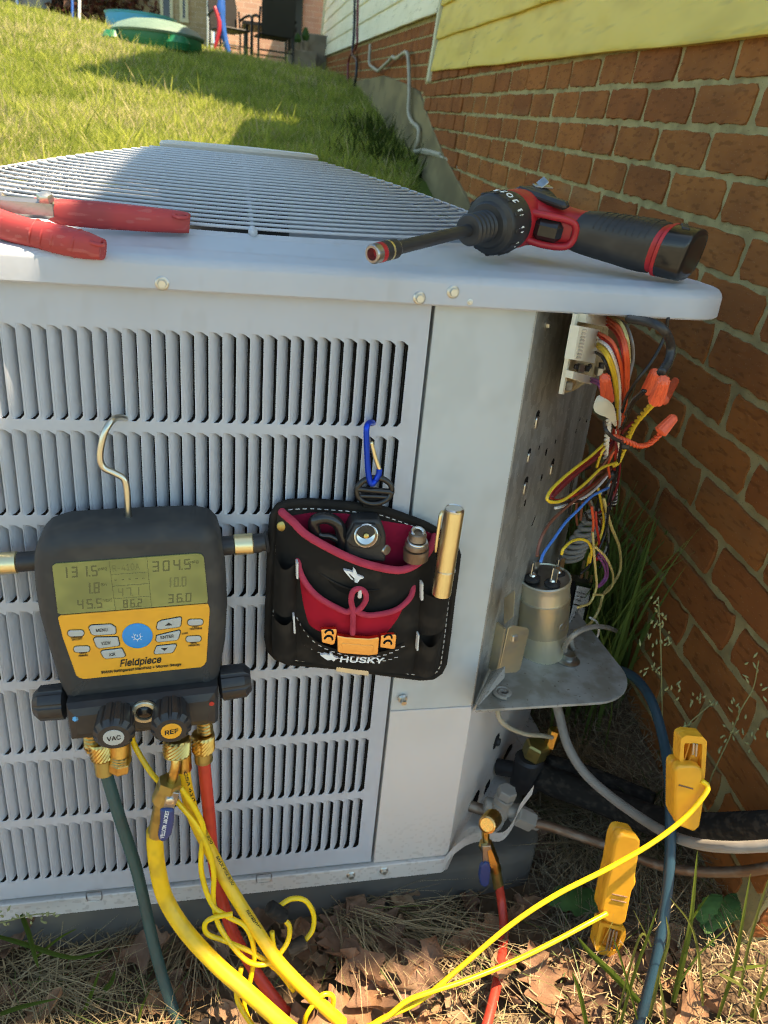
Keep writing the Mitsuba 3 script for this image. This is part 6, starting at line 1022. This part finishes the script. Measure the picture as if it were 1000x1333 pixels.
# ================================================================ vegetation
def blades(pos, h, w, lean, az, col, curl=.5, seg=3, face=None):
    """many tapered bent blades as one mesh with vertex colours: pos (N,3), the others (N,)"""
    N = len(pos); d = np.stack([np.cos(az), np.sin(az), 0*az], 1); fz = az+math.pi/2 if face is None else face
    side = np.stack([np.cos(fz), np.sin(fz), 0*az], 1); v = []; c = []
    for k in range(seg+1):
        t = k/seg; up = h*(t-.25*curl*t*t*np.minimum(lean, 1)); out = h*lean*(t**(1+curl))
        P = pos+d*out[:, None]+np.stack([0*up, 0*up, up], 1); ww = w*(1-t**1.6)*.5
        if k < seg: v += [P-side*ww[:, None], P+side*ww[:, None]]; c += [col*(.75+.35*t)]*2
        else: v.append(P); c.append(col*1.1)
    v = np.stack(v, 1); c = np.clip(np.stack(c, 1), 0, 1); m = 2*seg+1; f = []
    for k in range(seg-1): a = 2*k; f += [[a, a+1, a+3], [a, a+3, a+2]]
    a = 2*(seg-1); f.append([a, a+1, a+2]); f = np.array(f)
    return (v.reshape(-1, 3), (np.arange(N)[:, None, None]*m+f).reshape(-1, 3)), c.reshape(-1, 3)
def stuff(name, vf, col, mat, label, cat_):
    k = numbered(name); scene[k] = ply(vf, mat, color=col); labels[k] = {'label': label, 'category': cat_, 'kind': 'stuff'}; return k
rg = np.random.default_rng(11)
N = 225000
yy = 1.6*(12.6/1.6)**rg.random(N); lo, hi = -.3-.36*(yy+.6), np.minimum(1.0+.105*yy, .35+.27*yy)+.1
xx = lo+(hi-lo)*rg.random(N); hi_w = 1.02+.085*yy-.30*np.clip((4.0-yy)/1.5, 0, 1); ok = xx < hi_w; xx, yy = xx[ok], yy[ok]; N = len(xx)
pp = np.stack([xx, yy, ground(xx, yy)-.01], 1); q1 = meshkit.fbm(np.stack([xx*1.3, yy*1.0, 0*xx], 1), 3, 4); q2 = meshkit.noise(np.stack([xx*9, yy*6, 0*xx], 1), 8)
dry = (rg.random(N) < .10+.55*np.clip(q1-.45, 0, 1)*2)[:, None]
g1, g2 = np.array([.17, .24, .045]), np.array([.52, .56, .11]); u_ = np.clip(.2+.8*rg.random(N)*q2*1.6, 0, 1)[:, None]
col = np.where(dry, np.array([.62, .55, .3])*(.7+.5*rg.random(N))[:, None], (g1*(1-u_)+g2*u_))
hgt = (.045+.05*rg.random(N))*(.75+.6*q2)*(1+.02*yy); hgt[rg.random(N) < .02] *= 1.9
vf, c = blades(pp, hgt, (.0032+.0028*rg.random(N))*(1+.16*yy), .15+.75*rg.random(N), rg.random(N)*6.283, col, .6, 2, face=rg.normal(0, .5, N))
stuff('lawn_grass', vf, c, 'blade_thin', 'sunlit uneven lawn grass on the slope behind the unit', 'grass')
# dry straw on the soil near the unit
def straw(n, xr, yr, L, name=None, thick=.0014, hz=.02, up=.12, col0=(.36, .245, .12), tuft=None):
    x = rg.uniform(*xr, n); y = rg.uniform(*yr, n); az = rg.random(n)*6.283
    if tuft is not None: x = tuft[0]+rg.normal(0, tuft[2], n); y = tuft[1]+rg.normal(0, tuft[2], n); az = rg.normal(tuft[3], tuft[4], n)
    P = np.stack([x, y, ground(x, y)+rg.random(n)*hz], 1); l = rg.uniform(*L, n)
    cl = np.array(col0)*(.5+.75*rg.random(n))[:, None]; gr = (rg.random(n) < .07)[:, None]; cl = np.where(gr, np.array([.12, .15, .04]), cl)
    v, c = blades(P, l*up*(.4+rg.random(n)), np.full(n, thick)*(.7+.7*rg.random(n)), 1/up*rg.uniform(.5, 1.0, n), az, cl, .25, 3); return v, c
def join(l):
    vs, fs, cs, o = [], [], [], 0
    for (v, f), c in l: vs.append(v); fs.append(f+o); cs.append(c); o += len(v)
    return (np.vstack(vs), np.vstack(fs)), np.vstack(cs)
SL = [straw(1700, (-.35, .95), (-.42, .06), (.02, .08)), straw(1500, (.38, .88), (-.34, -.09), (.015, .05), hz=.035, up=.3, col0=(.46, .35, .18)), straw(2600, (.64, .92), (-.12, .42), (.05, .14), hz=.03, up=.2, col0=(.30, .235, .15)), straw(1500, (-.3, .12), (-.3, .02), (.05, .14), hz=.02, up=.22, col0=(.35, .255, .13))]
for tx, ty, az, n in ((.36, .0, -1.0, 110), (.44, -.02, -.7, 90), (.52, -.03, -2.2, 60), (.73, .05, -1.9, 90), (.70, .14, -1.2, 90), (.80, .0, -2.0, 90), (.78, .2, -1.6, 80), (.16, -.02, -1.6, 60), (-.04, -.04, -.6, 90), (.84, -.06, -1.7, 70)):
    SL.append(straw(n, (0, 1), (0, 1), (.09, .19), hz=.012, up=.28, thick=.002, tuft=(tx, ty, .016, az, .5), col0=(.38, .285, .16)))
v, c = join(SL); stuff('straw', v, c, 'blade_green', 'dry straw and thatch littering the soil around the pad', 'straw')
# dead leaves
def leaf_mesh(L, W, seed, lobes=5, curl=.3):
    r2 = np.random.default_rng(seed); n = 21; t = np.linspace(0, 1, n); wd = np.sin(math.pi*t**.8)**.75*(1+.38*np.sin(t*lobes*2*math.pi+r2.random()*6)*(lobes > 0))*W/2+.0012
    v = []; tw = r2.normal(0, .5); a = r2.normal(0, .35)
    for i in range(n):
        for s in (-1, -.5, 0, .5, 1):
            x = t[i]*L; y = s*wd[i]*(1+.05*r2.normal()*(abs(s) == 1)); z = L*curl*((2*t[i]-1)**2*.5+abs(s)**1.6*.35*(1+.4*math.sin(9*t[i]+seed)))+.002*r2.normal()
            v.append((x, y*math.cos(tw*(t[i]-.5))-z*math.sin(tw*(t[i]-.5))*.5, z+y*math.sin(tw*(t[i]-.5))))
    f = []
    for i in range(n-1):
        for j in range(4): q = i*5+j; f += [[q, q+5, q+6], [q, q+6, q+1]]
    st = tube([(0, 0, L*curl*.5), (-L*.12, .001, L*curl*.55), (-L*.26, .004, L*curl*.4)], .0007, 5, 3)
    return cat(TM(v, f), st)
LM = [ply(leaf_mesh(1, (.55, .5, .62, .45, .3, .58)[i], i+3, (4, 5, 4, 0, 0, 3)[i], (.22, .3, .35, .28, .18, .4)[i]), f'dead_leaf_{"abc"[i % 3]}', smooth=True) for i in range(6)]
spots = [(x, y) for x, y in zip(rg.uniform(-.12, .66, 96), rg.uniform(-.27, .0, 96))]+[(x, y) for x, y in zip(rg.uniform(.6, .9, 14), rg.uniform(-.3, .1, 14))]
spots += [(x, y) for x, y in zip(rg.uniform(.3, .8, 26), rg.uniform(-.32, -.08, 26))]+[(.22, -.05), (.26, -.09), (.19, -.1), (.31, -.06), (.30, -.11), (.35, -.10), (.38, -.13), (.14, -.06), (.10, -.1), (.42, -.07), (.45, -.10), (.27, -.02), (.17, -.02), (.34, -.03)]
for i, (x, y) in enumerate(spots):
    s = rg.uniform(.035, .075) if i < 110 else rg.uniform(.07, .105); k = thing('dead_leaf', 'dry brown dead leaf lying on the ground around the foot of the unit', 'leaf', 'dead leaves on the ground')
    M = T().translate([x, y, float(ground(x, y))+.006+.012*rg.random()]).rotate([0, 0, 1], rg.uniform(0, 360)).rotate([1, 0, 0], rg.normal(0, 22)).rotate([0, 1, 0], rg.normal(0, 16)).scale(s)
    scene[k] = {**LM[int(rg.integers(0, 6))], 'to_world': M}
# explicit grass blades and stems at the lower right
def ribbon(l, w, col, n=14, fold=.25):
    P = curve([V(*p) for p in l], 6); N = len(P); t = np.gradient(P, axis=0); t /= np.linalg.norm(t, axis=1, keepdims=True); v = []; c = []
    for i in range(N):
        s = i/(N-1); ww = w*.5*math.sin(math.pi*(.12+.88*s)**.7)**.6+.0002; view = unit(EYE-P[i]); e = unit(np.cross(t[i], view)+.45*view); n_ = np.cross(e, t[i])
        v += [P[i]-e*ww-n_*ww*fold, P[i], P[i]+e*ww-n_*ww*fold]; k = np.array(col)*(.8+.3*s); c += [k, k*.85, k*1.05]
    f = []
    for i in range(N-1):
        for j in (0, 1): q = i*3+j; f += [[q, q+3, q+4], [q, q+4, q+1]]
    return (np.array(v), np.array(f)), np.array(c)
ZB = (750, 1080, .25)
GC = [(.13, .19, .03), (.17, .22, .04), (.10, .15, .03), (.22, .24, .06)]
tuft = thing('grass_tuft', 'bright green grass blades growing by the foot of the blue hose', 'grass')
for (l, w), ci in zip((([(0.6787,-0.215,0.0658),(0.6461,-0.2,0.0979),(0.6109,-0.19,0.1332),(0.5933,-0.185,0.1561)], .0085), ([(0.6528,-0.225,0.0406),(0.663,-0.21,0.1105),(0.6738,-0.2,0.1615),(0.6791,-0.195,0.2024)], .004), ([(0.6899,-0.225,0.0501),(0.6964,-0.21,0.1175),(0.7036,-0.2,0.1528),(0.6939,-0.195,0.1872)], .0045), ([(0.7213,-0.22,0.0641),(0.7293,-0.205,0.1109),(0.7357,-0.19,0.1639),(0.7257,-0.175,0.265)], .0072), ([(0.7668,-0.22,0.0469),(0.7481,-0.21,0.1176),(0.7278,-0.2,0.1716),(0.6908,-0.195,0.2178)], .0036),
    ([(0.725,-0.215,0.0913),(0.7543,-0.2,0.1164),(0.8022,-0.185,0.1447)], .0024), ([(0.7358,-0.19,0.1672),(0.7449,-0.186,0.1804),(0.7557,-0.182,0.1965)], .0026), ([(0.6775,-0.222,0.0446),(0.6406,-0.212,0.138),(0.623,-0.205,0.1773)], .003), ([(0.6153,-0.22,0.0342),(0.5985,-0.21,0.0896),(0.5836,-0.205,0.126)], .006), ([(0.7154,-0.228,0.0345),(0.7022,-0.222,0.0784),(0.6901,-0.218,0.1165)], .004), ([(0.648,-0.222,0.0406)]+[(0.6629,-0.2,0.1635),(0.6836,-0.2,0.1425)]+[(0.6483,-0.195,0.2044)], .0025)), (0, 1, 3, 1, 3, 2, 0, 0, 0, 3, 3)):
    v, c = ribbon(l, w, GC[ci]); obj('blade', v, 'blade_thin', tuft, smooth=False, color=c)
tuft2 = thing('grass_tuft', 'sparse green stems at the right edge below the copper pipe', 'grass')
for (l, w), ci in zip((([(0.7725,-0.24,0.0511),(0.7834,-0.225,0.1215),(0.7882,-0.21,0.1741),(0.7833,-0.2,0.2485)], .0044), ([(0.7964,-0.235,0.0811),(0.7973,-0.222,0.1418),(0.8034,-0.21,0.1975),(0.8112,-0.2,0.2381)], .0036), ([(0.7848,-0.225,0.1185),(0.804,-0.226,0.1202),(0.8236,-0.23,0.1254)], .0044), ([(0.7612,-0.23,0.1221),(0.786,-0.235,0.1078),(0.8136,-0.24,0.0856)], .004), ([(0.8144,-0.245,0.0457),(0.8231,-0.24,0.0793),(0.8374,-0.235,0.1111)], .0055), ([(0.8177,-0.25,0.0492),(0.8088,-0.245,0.1038),(0.8079,-0.24,0.1644)], .004)), (1, 3, 1, 3, 1, 3)):
    v, c = ribbon(l, w, GC[ci]); obj('blade', v, 'blade_thin', tuft2, smooth=False, color=c)
tuft3 = thing('grass_tuft', 'few long green blades arching over the straw at the lower left', 'grass')
for (l, w), ci in zip((([(-0.0806,-0.02,0.0621),(-0.0556,-0.04,0.0757),(-0.0285,-0.05,0.0717),(-0.0029,-0.055,0.0602),(0.0181,-0.055,0.0514),(0.0392,-0.05,0.0481),(0.0543,-0.045,0.0489)], .0055), ([(-0.0501,-0.01,0.0812),(-0.0372,-0.035,0.0775),(-0.0265,-0.06,0.0722),(-0.0214,-0.07,0.0616)], .006), ([(-0.0271,-0.06,0.0656),(-0.0061,-0.035,0.0618),(0.0122,-0.015,0.0512)], .003), ([(0.0333,-0.11,0.034),(0.0393,-0.09,0.0371),(0.0459,-0.07,0.0449)], .0045), ([(0.0531,-0.095,0.0416),(0.0606,-0.085,0.0426),(0.0633,-0.07,0.0414)], .006), ([(0.0944,-0.13,0.0305),(0.0969,-0.11,0.0268),(0.1042,-0.09,0.0269)], .003), ([(-0.0555,-0.11,0.047),(-0.0324,-0.105,0.0477),(0.0035,-0.1,0.0459)], .005)), (2, 2, 0, 0, 2, 0, 2)):
    v, c = ribbon(l, w, GC[ci]); obj('blade', v, 'blade_thin', tuft3, smooth=False, color=c)
def clump(name, label, cx, cy, n, sp, hr, lean, col, w=(.003, .006), az=None, seed=3):
    r2 = np.random.default_rng(seed); x = cx+r2.normal(0, sp, n); y = cy+r2.normal(0, sp*1.4, n); P = np.stack([x, y, ground(x, y)-.005], 1); a = r2.random(n)*6.283 if az is None else r2.normal(az, .9, n)
    v, c = blades(P, r2.uniform(*hr, n), r2.uniform(*w, n), r2.uniform(*lean, n), a, np.array(col)*(.7+.6*r2.random(n))[:, None], .9, 5, face=r2.normal(0, .6, n)); k = numbered(name); scene[k] = ply(v, 'blade_thin', color=c); labels[k] = {'label': label, 'category': 'weeds'}; return k
clump('weed_clump', 'tall dark grass clump growing between the tray and the brick wall', .825, .33, 340, .034, (.22, .44), (.05, .55), (.17, .25, .06), (.004, .0085), seed=5)
clump('weed_clump', 'lower leafy weeds at the foot of the wall behind the clump', .87, .60, 160, .05, (.12, .32), (.2, .8), (.12, .17, .04), seed=6)
clump('weed_clump', 'small weeds at the wall foot right of the blue hose', .84, .02, 36, .02, (.06, .13), (.3, 1.0), (.08, .10, .03), (.002, .004), seed=7)
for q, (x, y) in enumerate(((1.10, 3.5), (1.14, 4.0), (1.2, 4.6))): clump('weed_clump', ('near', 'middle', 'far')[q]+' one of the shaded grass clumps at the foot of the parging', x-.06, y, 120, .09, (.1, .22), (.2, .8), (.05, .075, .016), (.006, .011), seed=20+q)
def seed_stem(label, l, spikes, r=.0011):
    k = thing('seed_grass', label, 'grass'); obj('stem', tube(l, [r, r*.6], 6, 6), 'stem_green', k, smooth=True); g = []; r2 = np.random.default_rng(len(l)*7+len(spikes))
    for p in spikes:
        for m in range(3):
            d = unit(V(r2.normal(0, .8), r2.normal(0, .5), .9+r2.random())); o = V(*p)+r2.normal(0, .005, 3); L = r2.uniform(.006, .010)
            g.append(lathe([(.0003, 0), (.0015, L*.3), (.0013, L*.6), (.0002, L)], o, d, 6))
    obj('seed_head', cat(g), 'seed_pale', k, smooth=True)
principled('stem_green', (0.2, 0.2, 0.08), 0.6); principled('seed_pale', (0.24, 0.25, 0.11), 0.7)
ZS = (790, 560, .3)
seed_stem('thin flowering grass stem standing right of the tray', [(0.8038,0.02,0.2294),(0.7884,0.03,0.3038),(0.7666,0.03,0.3821),(0.7528,0.03,0.4301),(0.7382,0.03,0.4762)], [(0.7387,0.03,0.4745),(0.7388,0.03,0.4624),(0.7463,0.03,0.4551),(0.7457,0.03,0.4446),(0.7539,0.03,0.4425),(0.74,0.03,0.4449),(0.7519,0.03,0.4338),(0.7432,0.03,0.4126),(0.7511,0.03,0.4013),(0.7664,0.03,0.417),(0.7721,0.03,0.4058),(0.7605,0.03,0.4045),(0.7459,0.03,0.3608),(0.7599,0.03,0.36),(0.7613,0.03,0.3749)])
seed_stem('drooping flowering grass stem with a side branch before the brick wall', [(0.8308,-0.05,0.2276),(0.8259,-0.055,0.2586),(0.8276,-0.06,0.3206),(0.8212,-0.07,0.3762),(0.8231,-0.075,0.4136),(0.8127,-0.08,0.4574)], [(0.8177,-0.06,0.3646),(0.8257,-0.06,0.3524),(0.8193,-0.06,0.3799),(0.8251,-0.055,0.292),(0.8252,-0.06,0.3168),(0.8275,-0.06,0.3325),(0.8462,-0.07,0.3196),(0.8481,-0.08,0.336),(0.8504,-0.09,0.3502),(0.8194,-0.075,0.4248),(0.8109,-0.08,0.4505),(0.8227,-0.09,0.4232)])
seed_stem('low flowering grass stem beside the blue hose', [(0.798,-0.01,0.2801),(0.7999,-0.012,0.3026),(0.8073,-0.014,0.3181),(0.8234,-0.016,0.3409),(0.8266,-0.016,0.3487)], [(0.7698,0.0,0.3522),(0.783,0.0,0.3574),(0.8005,-0.01,0.3378),(0.798,-0.012,0.3027),(0.7996,-0.012,0.3495),(0.8132,-0.014,0.3489),(0.8272,-0.016,0.3467)])
seed_stem('short pale grass heads below the left end of the unit', [(-0.077,-0.03,0.093),(-0.0598,-0.03,0.0966),(-0.0431,-0.028,0.0978),(-0.0264,-0.026,0.0975),(-0.0095,-0.025,0.0941)], [(-0.0644,-0.03,0.0925),(-0.0534,-0.03,0.0972),(-0.0447,-0.03,0.099),(-0.035,-0.03,0.0891),(-0.0259,-0.028,0.0983),(-0.0157,-0.026,0.0963),(-0.0106,-0.025,0.0942),(-0.0655,-0.03,0.1025)])
# broad leaves
def broad(l, w, seed):
    P = curve([V(*p) for p in l], 8); N = len(P); t = np.gradient(P, axis=0); t /= np.linalg.norm(t, axis=1, keepdims=True); v = []; r2 = np.random.default_rng(seed)
    for i in range(N):
        s = i/(N-1); ww = w*.5*math.sin(math.pi*min(.06+.94*s, 1))**.6*(1+.12*math.sin(s*26)); e = unit(np.cross(t[i], V(0, -.45, 1))); n_ = np.cross(e, t[i])
        for q in (-1, -.5, 0, .5, 1): v.append(P[i]+e*ww*q+n_*(-abs(q)*ww*.3+.0015*math.sin(s*30+q*5)))
    f = []
    for i in range(N-1):
        for j in range(4): q = i*5+j; f += [[q, q+5, q+6], [q, q+6, q+1]]
    return TM(v, f)
dock = thing('broadleaf_weed', 'broad green weed leaves lying beside the pad under the yellow cables', 'plant')
for l, w in (([(0.7228,-0.065,0.0368),(0.6981,-0.055,0.0376),(0.6636,-0.05,0.0462),(0.632,-0.05,0.0421)], .040), ([(0.7619,-0.06,0.0084),(0.7923,-0.05,0.0068),(0.8118,-0.05,0.0274),(0.8359,-0.045,0.0413)], .03)): obj('leaf', broad(l, w, 3), 'weed_leaf', dock, smooth=True)
dock2 = thing('broadleaf_weed', 'toothed green leaves near the right edge below the copper pipe', 'plant')
for l, w in (([(0.7998,-0.15,0.0872),(0.8316,-0.14,0.0979),(0.8608,-0.14,0.1147),(0.8987,-0.14,0.123)], .03), ([(0.8103,-0.15,0.0707),(0.849,-0.15,0.0563),(0.8828,-0.155,0.0493),(0.9171,-0.16,0.0421)], .03), ([(0.7896,-0.15,0.1033),(0.8092,-0.14,0.1159),(0.8311,-0.13,0.1215)], .022)): obj('leaf', broad(l, w, 5), 'weed_leaf', dock2, smooth=True)
dl = thing('dandelion', 'single yellow dandelion flower in the shaded lawn near the wall', 'flower'); dp = V(*(1.4365,8.7112,1.6584))
dp = V(*(1.3224,7.8567,1.6011))
obj('stem', tube([(dp[0], dp[1], float(ground(dp[0], dp[1]))), dp-V(.01, 0, .04), dp], .005, 6, 4), 'stem_green', dl, smooth=True); obj('flower_head', lathe([(.004, -.012), (.022, -.004), (.026, .004), (.018, .013), (.004, .016)], dp, (0, -.6, .8), 18), 'yellow_cable', dl, smooth=False)

# ================================================================ far background
def gz(x, y): return float(ground(x, y))
tanh_ = thing('tan_house', 'tan brick neighbouring house behind the turtle lid and shrubs', 'house')
obj('wall', bbox((-.95, 19.6, 5.0), (2.3, 9.0, 8.0)), 'tan_brick', tanh_, smooth=False)
for x0, x1, z0 in ((-.62, -.50, 2.7), (-.30, -.25, 2.95)):
    k = obj('window', bbox(((x0+x1)/2, 15.09, z0+1.2), (x1-x0, .03, 2.4)), 'window_dark', tanh_, smooth=False); obj('frame', cat(bbox((x0-.02, 15.08, z0+1.2), (.05, .06, 2.45)), bbox((x1+.02, 15.08, z0+1.2), (.05, .06, 2.45)), bbox(((x0+x1)/2, 15.08, z0-.03), (x1-x0+.1, .06, .06))), 'trim_cream', k, smooth=False)
ph = thing('peach_house', 'sunlit pinkish brick wall behind the dark patio chairs', 'house')
obj('wall', bbox((2.2, 17.5, 5.0), (3.9, 8.0, 8.0)), 'peach_brick', ph, smooth=False)
obj('downspout', cat(bbox((.16, 13.4, 4.6), (.10, .09, 5.2), .01), bbox((.12, 13.36, 2.05), (.14, .12, .14), .02)), 'white_trim', ph, smooth=False, label='white downspout at the corner')
obj('window', bbox((1.48, 13.47, 3.4), (.18, .06, 2.4)), 'window_dark', ph, smooth=False)
single('patio', bbox((.9, 12.3, 1.90), (1.9, 2.4, .22), .02), 'stone', 'low stone patio edge under the chairs', 'patio', smooth=False); labels['patio'] = {'label': 'low stone patio edge under the chairs', 'kind': 'structure'}
def patio_chair(name_label, x, y, rz, s=1.0):
    k = thing('patio_chair', name_label, 'chair', None); M = np.eye(4); M[:3, :3] = s*np.array([[math.cos(rz), -math.sin(rz), 0], [math.sin(rz), math.cos(rz), 0], [0, 0, 1]]); M[:3, 3] = (x, y, max(gz(x, y), 2.01))
    X = lambda g: mv(g, M)
    obj('seat', X(bbox((0, 0, .43), (.48, .46, .03), .01)), 'chair_dark', k, smooth=False)
    obj('backrest', X(plate(rounded([(-.23, .42), (.23, .42), (.25, .8), (.2, 1.08), (0, 1.14), (-.2, 1.08), (-.25, .8)], .05, 60), -.012, .012, frame((0, .24, 0), (1, 0, 0), (0, .18, 1)), bevel=.008)), 'chair_dark', k, smooth=40)
    for sx in (-1, 1):
        obj('leg', X(tube([(sx*.26, -.22, 0), (sx*.26, -.22, .40), (sx*.27, -.2, .62)], .016, 8, 4)), 'chair_dark', k, smooth=True); obj('leg', X(tube([(sx*.26, .26, 0), (sx*.26, .25, .4), (sx*.25, .30, .75)], .016, 8, 4)), 'chair_dark', k, smooth=True)
        obj('armrest', X(tube([(sx*.27, -.24, .58), (sx*.28, -.12, .66), (sx*.28, .1, .66), (sx*.27, .30, .62)], .02, 8, 5)), 'chair_dark', k, smooth=True)
    obj('stretcher', X(cat(tube([(-.26, -.22, .2), (.26, -.22, .2)], .011, 7), tube([(-.26, .26, .22), (.26, .26, .22)], .011, 7))), 'chair_dark', k, smooth=True)
patio_chair('dark metal patio chair beside the folded blue and red umbrella', .43, 11.35, .35, .82); patio_chair('nearer dark patio chair with its back to the lawn, beside the step', .98, 11.4, math.pi+.15, .9)
tb = thing('patio_table', 'dark patio table between the two patio chairs', 'table')
obj('tabletop', plate([(.60, 11.9), (1.35, 11.9), (1.35, 12.6), (.60, 12.6)], 2.58, 2.62, XY), 'chair_dark', tb, smooth=False)
for x, y in ((.66, 12.0), (1.3, 12.0), (.66, 12.55), (1.3, 12.55)): obj('leg', cyl((x, y, 2.0), (x, y, 2.58), .022, 8), 'chair_dark', tb, smooth=40)
um = thing('folded_umbrella', 'folded blue and red umbrella leaning by the white downspout', 'umbrella')
obj('blue_canopy', tube([(.34, 11.2, 2.95), (.30, 11.15, 2.6), (.33, 11.1, 2.35), (.42, 11.05, 2.05)], [.02, .06, .045, .03], 10, 6), 'toy_blue', um, smooth=True); obj('red_strip', tube([(.22, 11.1, 2.62), (.28, 11.05, 2.4), (.2, 11.0, 2.08)], [.02, .03, .02], 8, 5), 'toy_red', um, smooth=True)
st = thing('stone_step', 'pale stone step blocks at the corner of the cream siding', 'step')
for c_, s_ in (((1.40, 11.6, 2.12), (.36, .5, .34)), ((1.62, 12.0, 2.3), (.40, .5, .5))): obj('block', bbox(c_, s_, .012), 'stone', st, smooth=False)
for x, y, z, h in ((1.33, 11.55, 2.29, .20), (1.44, 11.6, 2.29, .28)):
    k = thing('garden_ornament', 'small dark potted ornament on the step, '+('left' if x < 1.4 else 'right')+' one of two', 'ornament'); obj('pot', lathe([(.03, 0), (.05, h*.4), (.04, h*.5)], (x, y, z), (0, 0, 1), 14), 'stone', k, smooth=40); obj('plant', lathe([(.02, h*.4), (.06, h*.7), (.03, h), (.005, h*1.1)], (x, y, z), (0, 0, 1), 7), 'weed_leaf', k, smooth=False)
sb_ = on_ground(206, 62); sz = gz(sb_[0], sb_[1])
tu = thing('sandbox', 'green plastic turtle sandbox with a faded grey green lid', 'sandbox')
obj('base', lathe([(.40, 0), (.43, .05), (.43, .13), (.40, .15)], (sb_[0], sb_[1], sz+.0), (0, 0, 1), 40), 'sandbox_green', tu, smooth=40)
obj('lid', lathe([(.45, .13), (.46, .15), (.39, .21), (.27, .255), (.11, .28), (.01, .285)], (sb_[0], sb_[1], sz+.0), (0, 0, 1), 40), 'lid_green', tu, smooth=40, label='faded grey green lid')
for a in (2.4, 3.6, 5.2): obj('foot', lathe([(.10, 0), (.12, .06), (.08, .12), (.01, .13)], (sb_[0]+.45*math.cos(a), sb_[1]+.43*math.sin(a), sz), (0, 0, 1), 16), 'sandbox_green', tu, smooth=40)
wp = V(*(-0.7629,12.096,2.3617)); wz = gz(wp[0], wp[1])
pl_ = thing('paddling_pool', 'light blue paddling pool behind the turtle sandbox', 'pool')
obj('wall', lathe([(.40, wp[2]-wz-.25), (.45, .0), (.46, wp[2]-wz+.14), (.48, wp[2]-wz+.17), (.44, wp[2]-wz+.17), (.42, wp[2]-wz+.1)], (wp[0], wp[1], wz), (0, 0, 1), 40), 'pool_light', pl_, smooth=30); obj('inside', lathe([(.43, wp[2]-wz+.10), (.01, wp[2]-wz+.12)], (wp[0], wp[1], wz), (0, 0, 1), 40), 'pool_blue', pl_, smooth=30)
single('lawn_edging', tube([V(*p) for p in [(-3.9325,15.3223,2.7953),(-3.09,14.5768,2.6012),(-2.4661,13.9308,2.5075),(-1.8774,13.2851,2.3959),(-1.3771,12.6653,2.2936),(-1.1264,12.2355,2.2271)]], .025, 8, 5), 'stone_white', 'pale edging strip along the top of the lawn at the left', 'edging', smooth=True)
for (a, b), m_, lab in (([(-2.8995,15.0879,3.3241),(-2.8902,14.766,2.6283)], 'toy_blue', 'blue frame pole at the far left top of the lawn'), ([(-1.9356,14.4022,3.3246),(-1.9506,14.0156,2.475)], 'toy_blue', 'blue frame pole beside the white pole'), ([(-1.8021,14.2526,3.3151),(-1.8401,13.8838,2.4922)], 'white_trim', 'white frame pole beside the blue pole')): single('frame_pole', cyl(a, V(*b)-V(0, 0, .3), .022, 10), m_, lab, 'pole')
def crown(name, label, cat_, c, r, n, cols, leaf=.06, seed=1, trunk=True):
    k = thing(name, label, cat_); r2 = np.random.default_rng(seed); d = r2.normal(0, 1, (n, 3)); d /= np.linalg.norm(d, axis=1, keepdims=True); rad = r2.random(n)**.45; P = np.array(c)+d*rad[:, None]*np.array(r); q = meshkit.noise(P*2.2/np.mean(r)*1.0, seed); P = P[q > .3]; n = len(P)
    a, b = r2.normal(0, 1, (n, 3)), r2.normal(0, 1, (n, 3)); a /= np.linalg.norm(a, axis=1, keepdims=True); b -= (b*a).sum(1, keepdims=True)*a; b /= np.linalg.norm(b, axis=1, keepdims=True); L = leaf*(.6+.8*r2.random(n))[:, None]
    v = np.stack([P-a*L, P+b*L*.5, P+a*L, P-b*L*.5], 1).reshape(-1, 3); i = np.arange(n)[:, None]*4; f = np.vstack([i+[0, 1, 2], i+[0, 2, 3]]); co = np.repeat(np.array(cols)[r2.integers(0, len(cols), n)]*(.7+.6*r2.random(n))[:, None], 4, axis=0)
    scene[k+'__crown'] = ply((v, f), 'blade_thin', color=co)
    if trunk: obj('trunk', tube([(c[0], c[1], gz(c[0], c[1])-.1), (c[0]+.05, c[1], c[2]-.3), (c[0], c[1], c[2]+r[2]*.3)], [.09, .06, .02], 8, 5), 'dead_leaf_c', k, smooth=True)
crown('red_shrub', 'reddish brown leafed shrub behind the lawn edging', 'shrub', (-1.55, 15.3, 3.1), (.95, .7, 1.3), 5200, [(.16, .05, .04), (.22, .09, .06), (.10, .06, .04), (.28, .16, .12)], .07, 4)
crown('dark_shrub', 'dark green shrub at the far left behind the lawn', 'shrub', (-3.2, 17.2, 3.4), (1.5, .8, 1.6), 6500, [(.03, .05, .02), (.06, .08, .03), (.10, .10, .06)], .08, 5)
crown('leafy_tree', 'tall leafy tree far behind the lawn at the upper left', 'tree', (-2.6, 24, 6.0), (4.2, 2, 3.6), 9000, [(.05, .08, .025), (.08, .12, .03), (.12, .14, .05)], .17, 6)
cg = thing('parked_car', 'grey car parked behind the lawn at the far left', 'car')
cp = V(-2.95, 16.0, 0); cz = gz(-2.95, 16.0)
CF = frame((cp[0]+.55, cp[1], cz+.0), (-1, 0, 0), (0, 0, 1))
obj('body', plate(rounded([(-.0, .25), (0, .75), (.5, .95), (1.1, 1.0), (1.6, 1.45), (2.9, 1.48), (3.6, 1.0), (4.0, .9), (4.0, .25)], .08, 90), -.85, .85, CF, bevel=.12), 'car_grey', cg, smooth=40)
obj('window', plate(rounded([(1.35, 1.05), (1.75, 1.38), (2.75, 1.4), (3.2, 1.05)], .05, 40), -.86, .80, CF), 'window_dark', cg, smooth=False)
for x in (.8, 3.2): obj('wheel', lathe([(.1, -.9), (.3, -.9), (.32, -.7), (.3, .9), (.1, .9)], (CF@np.array([x, .32, 0, 1]))[:3], (CF@np.array([0, 0, 1, 0]))[:3], 24), 'black_plastic', cg, smooth=40)
